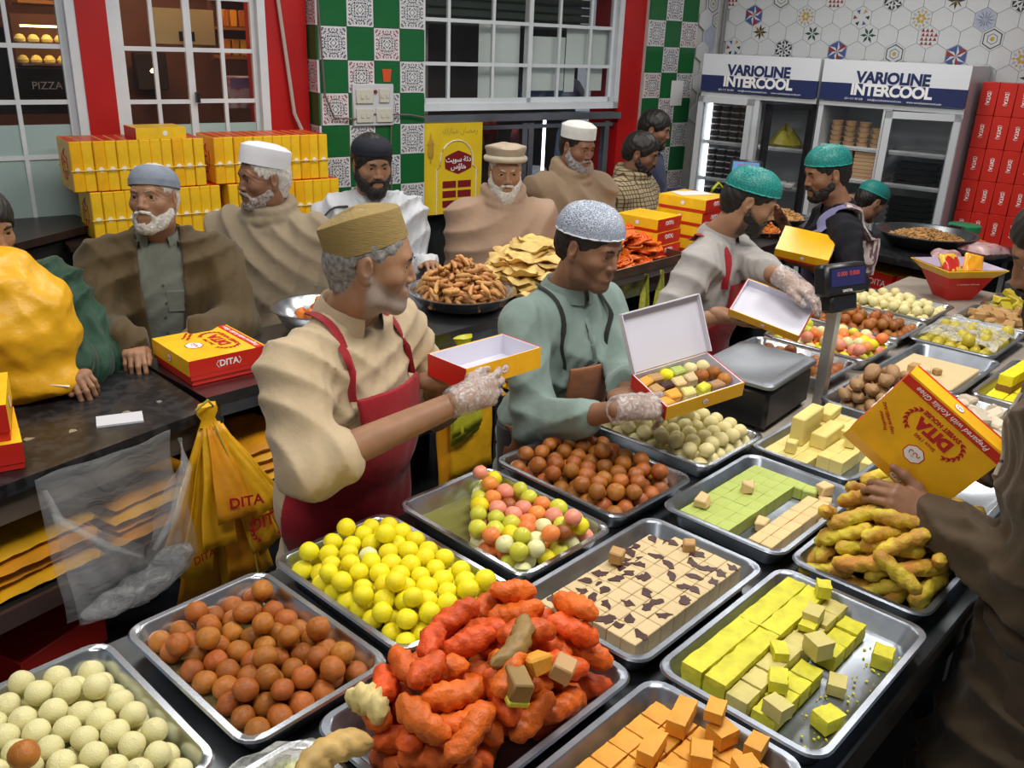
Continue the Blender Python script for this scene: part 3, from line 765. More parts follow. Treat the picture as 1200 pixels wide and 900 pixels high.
bundle(-1.40, 12, .892, .37, 'yellow sweet box upright in the lower bundle nearest the tiled pillar', 'the lower bundle nearest the tiled pillar')
tb = thing('sweet_box', 'single yellow sweet box lying flat on top of the bundled boxes', 'box', WP(-1.74, 1.4165, .24), RW+rad(3))
MB().box((0, 0, .03), (.27, .2, .06), mis=[1, 0, 0, 1, 0, 1]).build('lid', [yel, red], tb, smooth=False); obj('emblem', emb, tb, (.02, -.1, .03))

# ================================================================== COLD CABINETS
cab_w = M('cabinet_white', (.62, .65, .68), .3, var=.03)
cab_in = M('cabinet_inside', (.34, .36, .38), .5)
navy = M('navy_panel', (.02, .03, .11), .3)
pale_panel = M('header_white', (.72, .75, .80), .3)
led = M('cool_led', (.9, .96, 1.0), emit=4.)
def fridge(s0, s1, label, lit, doors):
    w = s1-s0; t = thing('display_fridge', label, 'fridge', FP(s0+w/2, 0, 0), RF); dp = .62; th_ = .035
    mb = MB()
    mb.box((-w/2+th_/2, dp/2, .97), (th_, dp, 1.94)); mb.box((w/2-th_/2, dp/2, .97), (th_, dp, 1.94)); mb.box((0, dp-.02, .97), (w-.07, .04, 1.94))
    mb.box((0, dp/2, .06), (w-.07, dp, .12)); mb.box((0, dp/2, 1.80), (w-.07, dp, .27)); mb.box((0, .03, .9), (.06, .06, 1.55))
    mb.build('cabinet_body', cab_w, t)
    h = MB(); h.box((0, -.012, 1.868), (w, .03, .155)).build('header_panel', pale_panel, t)
    MB().box((0, -.012, 1.731), (w, .031, .119)).build('header_panel', navy, t)
    text('lettering', 'VARIOLINE', .104, navy, t, (0, -.029, 1.832), (rad(90), 0, 0), bold=.0042, spacing=.95)
    text('lettering', 'INTERCOOL', .104, ink_white, t, (-.0, -.029, 1.748), (rad(90), 0, 0), bold=.0042, spacing=.93)
    text('lettering', '051-111 50 550      info@variolineintercool.com      www.variolineintercool.com', .02, ink_white, t, (.02, -.029, 1.687), (rad(90), 0, 0))
    MB().box((0, .02, 1.645), (w, .05, .03)).build('lamp_rail', cab_w, t)
    for z in ((.45, .72, .98, 1.27) if lit else (.50, .80, 1.10, 1.33)):
        for sd in (-1, 1): MB().box((sd*w/4, dp/2, z), (w/2-.07, dp-.14, .014)).box((sd*w/4, .075, z+.006), (w/2-.07, .01, .03)).build('shelf', cab_w, t)
    if lit: MB().box((-w/2+.055, .09, 1.2), (.02, .02, .75)).build('light_strip', led, t)
    for (hx, ang, side, frm) in doors:                 # hinge at x=hx; side +1: leaf runs towards +x
        dw = w/2-.01
        e = obj('door', None, t, (hx, -.004, 0), rad(ang))
        mb = MB(); f = .045
        for (a, b, c, q) in ((0, f, .14, 1.63), (dw-f, dw, .14, 1.63), (0, dw, .14, .14+f), (0, dw, 1.63-f, 1.63)):
            mb.box((side*(a+b)/2, -.02, (c+q)/2), (b-a, .035, q-c))
        fo = mb.build('door_frame', frm, t, (hx, -.004, 0), rad(ang)); bpy.data.objects.remove(e)
        MB().box((side*dw/2, -.02, .885), (dw-2*f, .008, 1.40)).build('door_glass', M_film('door_glass', (.04, .045, .05), .13, .03, 0), fo)
        hb = MB(); xx = side*(dw-f/2)
        hb.tube([(xx, -.04, .70), (xx, -.075, .72), (xx+.0, -.085, .82), (xx, -.075, .92), (xx, -.04, .94)], .012, 8).build('handle', cab_w, fo)
    return t
f1 = fridge(.19, 1.115, 'lit double door drinks fridge beside the tiled corner', True, [(-.4625, 0, 1, cab_w), (.45, 62, -1, black)])
f2 = fridge(1.14, 2.13, 'open double door fridge beside the pile of red boxes', False, [(.48, 24, -1, cab_w)])
def in_fridge(s0, s1, sl, d, z): return FP((s0+s1)/2+sl, z, d)
# goods on its shelves
tub_l = M('black_lid', (.015, .014, .016), .3); tub_b = M('clear_tub', (.42, .40, .42), .3)
tub = MB().cbox((0, 0, .019), (.060, .10, .038), .006).mesh('tub', tub_l)
lid = MB().cbox((0, 0, .043), (.066, .106, .009), .003).mesh('lid', tub_b)
for (zz, rows) in ((1.278, 6), (.988, 5), (.728, 4)):
    for c in range(4):
        for r in range(rows):
            o = obj('food_tub', tub, None, in_fridge(.19, 1.115, -.37+c*.085, -.15, zz+.048*r), RF)
            tag(o, 'black food tub with a pale lid stacked in the lit fridge', 'tub', 'food tubs in the lit fridge'); obj('lid', lid, o)
kraft = M('kraft_card', (.47, .30, .17), .7, rnd=.12)
bowl_m = MB().lathe([(.035, 0), (.045, .03), (.047, .031), (.047, .035), (.044, .035), (.034, .004), (0, .004)], 16).mesh('paper_bowl', kraft)
for c, n in ((0, 5), (1, 5), (2, 5), (3, 4)):
    for r in range(n):
        for q in range(1):
            o = obj('paper_bowl', bowl_m, None, in_fridge(1.14, 2.13, -.38+c*.1, -.15, 1.338+.037*r), RF)
            tag(o, 'brown paper bowl in a tall stack on the upper fridge shelf', 'bowl', 'paper bowls in the fridge')
kb = MB().cbox((0, 0, .0135), (.15, .14, .026), .003).mesh('kraft_carton', kraft)
for c in range(2):
    for r in range(8):
        o = obj('kraft_carton', kb, None, in_fridge(1.14, 2.13, -.30+c*.17, -.16, 1.108+.027*r), RF); tag(o, 'flat kraft carton stacked on the second fridge shelf', 'carton', 'kraft cartons in the fridge')
    for r in range(7):
        o = obj('kraft_carton', kb, None, in_fridge(1.14, 2.13, -.30+c*.17, -.16, .808+.027*r), RF); tag(o, 'flat kraft carton stacked on the third fridge shelf', 'carton', 'kraft cartons lower in the fridge')
bt = MB().rrect(.30, .2, [(.02, 0, .02), (.0, .035, .03), (-.006, .036, .03), (.01, .034, .03), (.03, .006, .02)], 3).mesh('black_tray', tub_l)
for (zz, n) in ((1.108, 4), (.808, 5)):
    for r in range(n):
        o = obj('plastic_tray', bt, None, in_fridge(1.14, 2.13, .235, -.17, zz+.042*r), RF); tag(o, 'black plastic food tray stacked in the open fridge', 'tray', 'black trays in the fridge')
lb = MB().lathe([(0, 0), (.11, .003), (.13, .03), (.10, .07), (.05, .12), (.02, .15), (0, .155)], 18, warp=lambda p, q: p*(1+.15*math.sin(3*q)+.08*math.sin(7*q+p.z*30))).build('plastic_bag', M('lime_bag', (.30, .27, .02), .4, var=.3, nscale=15), None, in_fridge(.19, 1.115, .19, -.2, 1.278), RF)
tag(lb, 'crumpled yellow-green plastic bag on the fridge shelf', 'bag')
wp = MB().cbox((0, 0, .02), (.07, .12, .04), .01).mesh('white_pack', white)
for i in range(4):
    o = obj('butter_pack', wp, None, in_fridge(.19, 1.115, .09+i*.078, -.11, 1.278 if False else .988), RF); tag(o, 'small white wrapped pack on the fridge shelf under the bag', 'packet', 'white packs in the fridge')

# red boxes stacked upright beside the fridge
rs = thing('low_shelf', 'low steel shelf holding the pile of upright red boxes', 'shelf', FP(2.62, 0, -.36), RF)
MB().box((0, 0, .735), (.92, .45, .03)).build('shelf_board', steel_dark, rs)
for a in (-1, 1): MB().box((a*.42, 0, .36), (.04, .4, .72)).build('leg', steel_dark, rs)
rb_m = MB().cbox((0, 0, .109), (.108, .26, .217), .003).mesh('red_box', red)
ro = ['bottom', 'second', 'third', 'fourth', 'top']
tan = M('tan_box', (.52, .36, .14), .5, col2=(.65, .5, .3), nscale=20)
for r in range(5):
    for c in range(8):
        s_ = 2.22+c*.111
        last = (r == 4 and c > 2)
        o = obj('sweet_box', rb_m if not last else MB().cbox((0, 0, .109), (.108, .26, .217), .003).mesh('tan_box', tan), None, FP(s_, .7505+r*.2185, -.35), RF)
        tag(o, ('red sweet box upright in the %s row beside the fridge' % ro[r]) if not last else 'tan printed carton at the end of the top row beside red boxes', 'box', 'upright red boxes, %s row' % ro[r] if not last else 'tan cartons beside the red boxes')
        if not last:
            text('lettering', 'DITA', .032, ink_white, o, (0, -.1305, .115), (rad(90), rad(90), 0), bold=.001)
            for q in (-1, 1): MB().tube([(-.015+.0075*k, -.1305, .115+q*(.045-.003*abs(k-2))) for k in range(5)], .0014, 4).build('print_curve', ink_white, o)
# red boxes on the shelf under the pan
for r in range(2):
    for c in range(3):
        q = T(5.26+.03*c, 1.66+.2*c, .442+.19*r)
        o = MB().box((0, 0, .09), (.24, .19, .18), mis=[1, 0, 1, 1, 1, 1]).build('sweet_box', [yel, red], None, q, RT+rad(-14), smooth=False)
        tag(o, 'red sided sweet box stored under the black end counter', 'box', 'boxes under the end counter')
        text('lettering', 'DITA', .05, ink_white, o, (-.1206, 0, .12), (rad(90), 0, rad(-90)))
# ================================================================== TRAYS AND SWEETS
def tray_mesh(w, l, mat=None, h=.055):
    mb = MB()
    mb.rrect(w, l, [(.030, .002, .03), (.016, h-.010, .035), (.003, h-.008, .040), (0, h-.004, .042), (.003, h, .041), (.014, h, .036), (.018, h-.004, .034), (.030, .012, .028), (.040, .004, .022)], 5)
    return mb.mesh('steel_tray', mat or steel)
TRAYS = {}
def tray(key, label, u0, u1, v0, v1, rz=0., z=TZ+.0008, mat=None, h=.055, syrup=None):
    w, l = u1-u0, v1-v0
    o = obj('steel_tray', tray_mesh(w, l, mat, h), None, T((u0+u1)/2, (v0+v1)/2, z), RT+rad(rz))
    tag(o, label, 'tray')
    if syrup: MB().rrect(w, l, [(.0335, .0105, .03)], 4).build('syrup', syrup, o)
    TRAYS[key] = (o, w, l, z)
    return o
def on_tray(key, x, y, z):
    o, w, l, tz = TRAYS[key]; a = o.rotation_euler.z
    return Vector((o.location.x + x*math.cos(a) - y*math.sin(a), o.location.y + x*math.sin(a) + y*math.cos(a), tz + z))
syrup_y = M('syrup_green', (.20, .19, .05), .08, spec=.6)
syrup_b = M('syrup_brown', (.16, .13, .05), .08)
syrup_w = M('syrup_pale', (.35, .36, .22), .1)
tray('white', 'steel tray of white syrup balls at the end of the row', .195, .515, 1.055, 1.485, syrup=syrup_w)
tray('gulab', 'steel tray of brown syrup balls between the white and yellow balls', .545, .857, 1.05, 1.488, rz=1, syrup=syrup_b)
tray('yellow', 'steel tray heaped with bright yellow balls', .880, 1.202, 1.055, 1.506, syrup=syrup_y)
tray('mixed', 'half empty steel tray of orange, pink and yellow balls', 1.235, 1.556, 1.068, 1.512, rz=-1, syrup=syrup_y)
tray('gul2', 'steel tray of dark brown balls beside the half empty tray', 1.588, 1.926, 1.08, 1.522, rz=-1, syrup=syrup_b)
tray('white2', 'steel tray of cream balls under the filled sweet box', 1.99, 2.33, 1.085, 1.525, syrup=syrup_w)
tray('orange', 'steel tray heaped with lumpy orange sweets', .655, 1.158, .715, 1.03, mat=steel_worn)
tray('choc', 'steel tray of cream fudge topped with chocolate flakes', 1.175, 1.665, .725, 1.05, mat=steel_worn)
tray('greenb', 'steel tray of pale green fudge strips', 1.72, 2.18, .725, 1.062, mat=steel_worn)
tray('yb3', 'steel tray under the stacked pale yellow fudge blocks', 2.215, 2.66, .77, 1.085, mat=steel_worn)
tray('orb', 'steel tray of orange fudge pieces', .70, 1.178, .385, .70, mat=steel_worn)
tray('yelb', 'worn steel tray of crumbling lime yellow fudge', 1.19, 1.695, .375, .712, mat=steel_worn)
tray('cham', 'steel tray under the heap of golden finger pastries', 1.725, 2.20, .40, .715, mat=steel_worn)
tray('wrap0', 'steel tray of yellow balls under clear film beside the orange sweets', .17, .64, .715, 1.02, mat=steel)
tray('brown', 'steel tray of brown filled sweet buns', 2.725, 3.12, .87, 1.12, mat=steel_worn)
tray('cream', 'steel tray with a plain cream fudge slab', 3.135, 3.64, .80, 1.12, mat=steel_worn)
tray('wrap', 'steel tray of yellow balls under clear film behind the cream slab', 3.665, 4.14, .84, 1.18, mat=steel_worn)
tray('cubes', 'steel tray of broken white fudge lumps', 2.70, 3.14, .50, .83, mat=steel)
tray('slabs', 'steel tray of bright yellow and brown layered slabs', 3.19, 3.72, .47, .785, mat=steel)
tray('empty', 'nearly empty steel tray behind the held yellow box', 2.225, 2.66, .44, .75, mat=steel)
tray('gul3', 'steel tray of brown balls next to the scale', 2.90, 3.20, 1.17, 1.60, syrup=syrup_b)
tray('mixed3', 'far steel tray of pink, yellow and orange balls', 3.225, 3.56, 1.16, 1.60, syrup=syrup_y)
tray('gul4', 'far steel tray of brown balls between pink and cream balls', 3.60, 3.94, 1.18, 1.62, syrup=syrup_b)
tray('white3', 'farthest steel tray of cream balls', 3.98, 4.34, 1.20, 1.64, syrup=syrup_w)
tray('far1', 'small far steel tray of yellow fudge beside the basket', 4.47, 4.80, .84, 1.15, mat=steel)
tray('tan', 'steel tray of tan fudge lumps behind the wrapped balls', 4.155, 4.46, .84, 1.16, mat=steel_worn)

# --- balls, settled by a small relaxation
def ball_mesh(seed, mat, squash=.95, amp=.03, ns=20, nr=12):
    rg = np.random.default_rng(seed); ph = rg.uniform(0, 6.28, 6); mb = MB()
    prof = [(math.sin(math.pi*i/nr), -math.cos(math.pi*i/nr)*squash) for i in range(nr+1)]
    prof[0] = (0, prof[0][1]); prof[-1] = (0, prof[-1][1])
    def wp(p, q):
        k = 1 + amp*(math.sin(2*q+ph[0])*math.sin(2*p.z+ph[1]) + .6*math.sin(3*q+ph[2]+2*p.z) + .4*math.sin(4*p.z+ph[3]))
        return p*k
    mb.lathe(prof, ns, warp=wp)
    return mb.mesh('sweet_ball', mat, angle=180)
def pack(n, r, w, l, seed, ok=None, it=260, z0=.011, slope=.07):
    rg = np.random.default_rng(seed)
    hw, hl = w/2-.034, l/2-.034
    P = np.c_[rg.uniform(-hw+r, hw-r, n), rg.uniform(-hl+r, hl-r, n), rg.uniform(r, r*6, n)]
    if ok is not None:
        for k in range(60):
            bad = ~ok(P[:, 0], P[:, 1])
            if not bad.any(): break
            P[bad, 0] = rg.uniform(-hw+r, hw-r, bad.sum()); P[bad, 1] = rg.uniform(-hl+r, hl-r, bad.sum())
    for k in range(it):
        P[:, 2] -= .0025 if k < it*.75 else .0006
        for s in range(2):
            d = P[:, None]-P[None]; q = np.sqrt((d**2).sum(2))+np.eye(n)*9
            ov = np.clip(2*r-q, 0, None)
            mv = (d/q[..., None]*ov[..., None]*.42).sum(1); P += np.clip(mv, -r*.5, r*.5)
            e = r + np.clip(P[:, 2]-.03, -.02, .02)*-.3
            P[:, 0] = np.clip(P[:, 0], -hw+r*.8, hw-r*.8); P[:, 1] = np.clip(P[:, 1], -hl+r*.8, hl-r*.8)
            P[:, 2] = np.maximum(P[:, 2], r+z0-.004)
            if ok is not None:
                bad = ~ok(P[:, 0], P[:, 1]); P[bad, 1] -= .004; P[bad, 0] += .002
    return P
def balls(key, n, r, kinds, seed, group, ok=None, name='syrup_ball', squash=.95, amp=.03):
    """kinds: list of (share, material, label)"""
    o, w, l, z = TRAYS[key]; P = pack(n, r, w, l, seed, ok); rg = random.Random(seed)
    ms = {}
    for i in range(n):
        x = rg.random(); k = 0
        while k < len(kinds)-1 and x > kinds[k][0]: x -= kinds[k][0]; k += 1
        vv = rg.randrange(3)
        if (k, vv) not in ms: ms[(k, vv)] = ball_mesh(seed*10+vv, kinds[k][1], squash, amp)
        nm = {'rasgulla_white': 'white_syrup_ball', 'ball_cream': 'cream_syrup_ball', 'gulab_brown': 'brown_syrup_ball', 'gulab_dark': 'brown_syrup_ball', 'ball_yellow': 'yellow_syrup_ball', 'ball_lime': 'yellow_syrup_ball', 'ball_mustard': 'mustard_ball', 'ball_pale': 'cream_syrup_ball', 'ball_orange': 'orange_syrup_ball', 'ball_pink': 'pink_syrup_ball'}[kinds[k][1].name]
        b = obj(nm, ms[(k, vv)], None, on_tray(key, *P[i]), rot=(rg.uniform(-.4, .4), rg.uniform(-.4, .4), rg.uniform(0, 6.28)))
        s = r*rg.uniform(.93, 1.05); b.scale = (s, s, s*rg.uniform(.94, 1.02))
        tag(b, kinds[k][2], 'sweet', group)
b_white = M('rasgulla_white', (.74, .69, .36), .40, sss=.25, bump=.25, bscale=9, bdist=.03, rnd=.05, spec=.4)
b_gulab = M('gulab_brown', (.40, .128, .018), .34, sss=.08, var=.22, nscale=1.3, bump=.25, bscale=12, bdist=.03, rnd=.20, hrnd=.012, spec=.45)
b_gulab2 = M('gulab_dark', (.36, .11, .016), .30, sss=.08, var=.25, nscale=1.3, bump=.25, bscale=12, bdist=.03, rnd=.22, hrnd=.012, coat=.15)
b_yel = M('ball_yellow', (.86, .74, .015), .42, sss=.15, rnd=.05, hrnd=.008, bump=.2, bscale=9, bdist=.03, spec=.4)
b_lime = M('ball_lime', (.62, .62, .06), .35, sss=.15, rnd=.08, spec=.4)
b_pale = M('ball_pale', (.72, .70, .36), .35, sss=.2, rnd=.05, spec=.4)
b_orange = M('ball_orange', (.82, .26, .06), .38, sss=.15, rnd=.08, hrnd=.01, spec=.4)
b_pink = M('ball_pink', (.80, .30, .20), .38, sss=.15, rnd=.08, spec=.4)
b_cream = M('ball_cream', (.78, .69, .34), .35, sss=.2, rnd=.05, bump=.2, bscale=9, bdist=.03, spec=.4)
balls('white', 92, .0225, [(1, b_white, 'pale white syrup ball in the tray at the end of the row')], 11, 'white balls in the end tray', amp=.02)
balls('gulab', 66, .0225, [(1, b_gulab, 'brown fried syrup ball in the tray between white and yellow balls')], 12, 'brown balls in the near tray')
balls('yellow', 108, .0222, [(.97, b_yel, 'bright yellow syrup ball heaped in its tray'), (.03, b_pale, 'pale ball lying among the bright yellow balls')], 13, 'yellow balls', amp=.02)
mk = lambda s: [(.30, b_orange, 'orange syrup ball in the %s mixed tray' % s), (.16, b_pink, 'pink syrup ball in the %s mixed tray' % s), (.22, b_lime, 'lime yellow syrup ball in the %s mixed tray' % s),
                (.13, b_yel, 'bright yellow ball in the %s mixed tray' % s), (.17, b_pale, 'pale cream ball in the %s mixed tray' % s), (.02, b_gulab2, 'dark brown ball among the coloured balls of the %s mixed tray' % s)]
balls('mixed', 80, .0222, mk('half empty'), 14, 'coloured balls in the half empty tray', ok=lambda x, y: y < .085 + 1.0*x)
balls('gul2', 92, .0232, [(1, b_gulab2, 'dark brown syrup ball in the tray beside the coloured balls')], 15, 'brown balls in the middle tray')
balls('white2', 96, .0232, [(1, b_cream, 'cream syrup ball in the tray below the filled box')], 16, 'cream balls in the middle tray', amp=.025)
balls('gul3', 40, .0235, [(1, b_gulab2, 'brown syrup ball in the tray next to the scale')], 17, 'brown balls beside the scale')
balls('mixed3', 80, .0235, mk('far'), 18, 'coloured balls in the far tray')
balls('gul4', 72, .0235, [(1, b_gulab2, 'brown syrup ball in the tray between pink and cream balls')], 19, 'brown balls in the far tray')
balls('white3', 84, .0235, [(1, b_cream, 'cream syrup ball in the farthest tray')], 20, 'cream balls in the farthest tray')
b_olive = M('ball_mustard', (.50, .40, .03), .4, rnd=.1, sss=.1)
balls('wrap', 56, .0255, [(1, b_olive, 'mustard yellow ball under clear film behind the cream slab')], 21, 'wrapped yellow balls behind the cream slab', squash=1.05)
balls('wrap0', 40, .025, [(1, b_lime, 'yellow ball under clear film beside the lumpy orange sweets')], 22, 'wrapped yellow balls beside the orange sweets', ok=lambda x, y: (x > -.1) | (y < .2))
o = obj('syrup_ball', ball_mesh(5, b_gulab), None, onz(28, 884, .978)); o.scale = (.0225,)*3; tag(o, 'single brown ball lying on top of the white balls', 'sweet')

# --- loose pieces dropped one by one on a height map
def drop(n, L, r, w, l, seed, K=26, z0=.008, mound=.35, maxtilt=28, yaw=None, cell=.004, inside=None, hmax=.3):
    rg = np.random.default_rng(seed); nx, ny = int(w/cell), int(l/cell)
    Hm = np.full((nx, ny), z0); out = []
    gx, gy = np.meshgrid((np.arange(nx)+.5)*cell-w/2, (np.arange(ny)+.5)*cell-l/2, indexing='ij')
    for i in range(n):
        best = None
        for k in range(K):
            a = rg.uniform(0, math.pi*2) if yaw is None else yaw + rg.normal()*.35
            c, s = math.cos(a), math.sin(a)
            ex = abs(c)*L/2*.9 + r*.8; ey = abs(s)*L/2*.9 + r*.8
            if ex*2 > w or ey*2 > l: ex = min(ex, w/2); ey = min(ey, l/2)
            x = rg.uniform(-w/2+ex, w/2-ex) if w/2 > ex else 0; y = rg.uniform(-l/2+ey, l/2-ey) if l/2 > ey else 0
            if inside is not None and not inside(x, y): continue
            ts = np.linspace(-.42, .42, 5)*L
            hs = []
            for t in ts:
                px, py = x+c*t, y+s*t; m = 0
                for (qx, qy) in ((0, 0), (-s*r*.5, c*r*.5), (s*r*.5, -c*r*.5)):
                    ii = min(max(int((px+qx+w/2)/cell), 0), nx-1); jj = min(max(int((py+qy+l/2)/cell), 0), ny-1); m = max(m, Hm[ii, jj])
                hs.append(m)
            tilt = math.atan2(max(hs[3:])-max(hs[:2]), .84*L*.8); tilt = max(-rad(maxtilt), min(rad(maxtilt), tilt))
            z = max(h - t*math.tan(tilt) for h, t in zip(hs, ts))
            sc = z + mound*math.hypot(x/(w/2), y/(l/2))*.05
            if best is None or sc < best[0]: best = (sc, x, y, z, a, tilt)
        if best is None: continue
        _, x, y, z, a, tilt = best
        out.append((x, y, z+r*.92, a, tilt))
        c, s = math.cos(a), math.sin(a); t = (gx-x)*c+(gy-y)*s; q = -(gx-x)*s+(gy-y)*c
        mk_ = (np.abs(t) < L/2) & (np.abs(q) < r)
        top = z+r*.92 + t*math.tan(tilt) + .78*np.sqrt(np.clip(r*r-q*q, 0, None))*np.sqrt(np.clip(1-(2*t/L)**4, 0, 1))
        Hm = np.where(mk_, np.maximum(Hm, top), Hm)
    return out
def lump_mesh(name, L, r, seed, mat, amp=.16, ns=18, nr=18, rough=0., power=3., bend=.12, flat=1., freq=3.):
    """stubby knobbly finger lying along x"""
    rg = np.random.default_rng(seed); ph = rg.uniform(0, 6.28, 10); mb = MB(); vs = []
    for i in range(nr+1):
        t = -1 + 2*i/nr; rr = (1-abs(t)**power)**.5 if 0 < i < nr else 0
        for k in range(ns):
            q = 2*math.pi*k/ns
            d = 1 + amp*(math.sin(freq*t+ph[0]+2*math.sin(q+ph[1])) + .7*math.sin(2*q+freq*1.7*t+ph[2]) + .5*math.sin(3*q-freq*2.3*t+ph[3])) + rough*(math.sin(9*t+3*q+ph[5])*math.sin(5*q-6*t+ph[6]) + .8*abs(math.sin(7*t-2*q+ph[7])) - .4)
            vs.append((t*L/2, rr*r*d*math.cos(q)+bend*L*(t*t-.5)*math.sin(ph[4]), flat*rr*r*d*math.sin(q)+bend*.4*L*(t*t-.4)*math.cos(ph[4])))
    fs = [(i*ns+k, (i+1)*ns+k, (i+1)*ns+(k+1) % ns, i*ns+(k+1) % ns) for i in range(nr) for k in range(ns)]
    mb.add(vs, fs); me = mb.mesh(name, mat, angle=180); me.validate(); return me
def scatter(name, place, drops, meshes, label, group, cat='sweet', rg=None, sc=(.92, 1.08), base_rz=0.):
    rg = rg or random.Random(len(drops)); res = []
    for (x, y, z, a, tilt) in drops:
        o = obj(name, rg.choice(meshes), None, place(x, y, z))
        o.rotation_euler = (Matrix.Rotation(a+base_rz, 3, 'Z') @ Matrix.Rotation(-tilt, 3, 'Y') @ Matrix.Rotation(rg.uniform(0, 6.28) if name != 'cookie' else 0, 3, 'X')).to_euler()
        s = rg.uniform(*sc); o.scale = (s, s, s); tag(o, label, cat, group); res.append(o)
    return res
m_orange = M('orange_sweet', (.62, .10, .010), .50, var=.28, nscale=26, bump=.9, bscale=48, bdist=.007, rnd=.14, hrnd=.008, spec=.45, sss=.05)
lm = [lump_mesh('orange_sweet', .105, .0215, s, m_orange, amp=.10, rough=.14, power=2.6, bend=.10) for s in range(6)]
scatter('orange_sweet', lambda x, y, z: on_tray('orange', x, y, z), drop(72, .100, .0225, .47, .28, 31, mound=.45, K=30, maxtilt=22), lm, 'lumpy bright orange finger sweet heaped in its tray', 'lumpy orange sweets', base_rz=RT)
m_cham = M('golden_pastry', (.50, .24, .035), .6, col2=(.66, .50, .04), nscale=16, c2pos=(.40, .60), bump=1.0, bscale=55, bdist=.006, rnd=.14, hrnd=.012)
cm = [lump_mesh('finger_pastry', .128, .0165, 40+s, m_cham, amp=.06, power=6, bend=.025, freq=4, rough=.16) for s in range(6)]
scatter('finger_pastry', lambda x, y, z: on_tray('cham', x, y, z), drop(104, .126, .0165, .45, .30, 33, mound=1.3, yaw=rad(-36), K=30), cm, 'golden brown finger pastry dusted yellow in the heap', 'golden finger pastries', base_rz=RT)
m_bun = M('brown_bun', (.36, .20, .085), .55, var=.25, nscale=20, bump=.35, bscale=60, rnd=.1)
bm_ = []
for s in range(3):
    mb = MB(); vs = []; ns, nr = 16, 12
    for i in range(nr+1):
        for k in range(ns):
            t = -1+2*i/nr; rr = (1-abs(t)**2.4)**.5 if 0 < i < nr else 0; q = 2*math.pi*k/ns
            notch = 1-.22*math.exp(-((q-math.pi/2)/.28)**2)
            vs.append((t*.034, rr*.0235*math.cos(q)*notch, rr*.021*math.sin(q)*notch))
    mb.add(vs, [(i*ns+k, (i+1)*ns+k, (i+1)*ns+(k+1) % ns, i*ns+(k+1) % ns) for i in range(nr) for k in range(ns)])
    me = mb.mesh('brown_bun', m_bun, angle=180); me.validate(); bm_.append(me)
for (x, y, z, a, tl) in drop(34, .068, .0235, .34, .20, 35, mound=.5, yaw=rad(30)):
    o = obj('sweet_bun', random.choice(bm_), None, on_tray('brown', x, y, z), rot=(0, -tl, a+RT)); tag(o, 'brown oval bun with a slit along its top', 'sweet', 'brown slit buns')

# --- cut fudge: every piece a block of its own
def rough_block(name, size, mat, seed, amp=.0025, step=.009):
    """crumbly block: box skin subdivided and broken up by noise"""
    rg = np.random.default_rng(seed); A = rg.normal(size=(6, 3))*np.array([110, 110, 110]); ph = rg.uniform(0, 6, 6); idx = {}; vs = []; fs = []
    n = [max(2, min(14, int(round(s_/step)))) for s_ in size]
    def vid(i, j, k):
        if (i, j, k) not in idx:
            p = np.array([i/n[0]-.5, j/n[1]-.5, k/n[2]-.5])*np.array(size); c = (i in (0, n[0]))+(j in (0, n[1]))+(k in (0, n[2]))
            d = sum(abs(math.sin(a@p+q)) for a, q in zip(A, ph))/6-.63; f = 1 if k > 0 else .2
            nn = p/np.array(size)*2; nn = nn*(np.abs(nn) > .98); L_ = np.linalg.norm(nn)+1e-9
            idx[(i, j, k)] = len(vs); vs.append(tuple(p+nn/L_*(d*amp*3*f-(.0022 if c > 1 else 0))))
        return idx[(i, j, k)]
    for (a, b, c) in ((0, 1, 2), (1, 2, 0), (2, 0, 1)):
        for sd in (0, n[c]):
            for i in range(n[a]):
                for j in range(n[b]):
                    q = []
                    for (di, dj) in ((0, 0), (1, 0), (1, 1), (0, 1)):
                        t_ = [0, 0, 0]; t_[a] = i+di; t_[b] = j+dj; t_[c] = sd; q.append(vid(*t_))
                    fs.append(tuple(q if sd else q[::-1]))
    return MB().add(vs, fs).mesh(name, mat, angle=42)
def fudge(name, key_or_none, x, y, z, size, mat, label, group=None, rz=0., rot=None, bv=.003, jit=.0015, seed=0, world=None):
    rg = random.Random(seed*977+int(x*5000)+int(y*7919)+int(z*3000))
    if mat.name in ('fudge_lime', 'fudge_lime_tan', 'fudge_orange', 'slab_yellow'): me = rough_block(name, size, mat, seed*31+int(abs(x)*1e4)+int(abs(y)*1e4), .0024 if mat.name == 'fudge_lime' else .0012)
    else: me = MB().cbox((0, 0, 0), size, bv, jit=jit, rg=rg).mesh(name, mat, angle=30)
    loc = world if world is not None else on_tray(key_or_none, x, y, z+size[2]/2)
    o = obj(name, me, None, loc)
    o.rotation_euler = rot if rot is not None else (0, 0, RT+rad(rz))
    return tag(o, label, 'sweet', group)
def loaf(name, key, x0, x1, y0, y1, nu, nv, h, z, mat, label, group, gap=.0008, hj=.0, skip=(), bv=.0013):
    res = []; dx, dy = (x1-x0)/nu, (y1-y0)/nv
    for j in range(nv):
        for i in range(nu):
            if (i, j) in skip: continue
            rg = random.Random(i*31+j*17+int(x0*1000)); hh = h*(1+rg.uniform(-hj, hj))
            o = fudge(name, key, x0+dx*(i+.5), y0+dy*(j+.5), z, (dx-gap, dy-gap, hh), mat, label, group, rz=rg.uniform(-.7, .7), bv=bv, jit=.0006, seed=i+7*j)
            res.append((o, dx, dy, hh))
    return res
m_choc = M('fudge_cream', (.60, .46, .25), .55, var=.08, nscale=30, bump=.25, bscale=120, rnd=.05)
m_flake = M('chocolate_flake', (.055, .018, .016), .4, var=.4, nscale=60)
lf = loaf('chocolate_fudge', 'choc', -.205, .195, -.122, .055, 9, 5, .054, .005, m_choc, 'cream fudge piece with chocolate flakes in the tall block', 'flaked fudge, tall block')
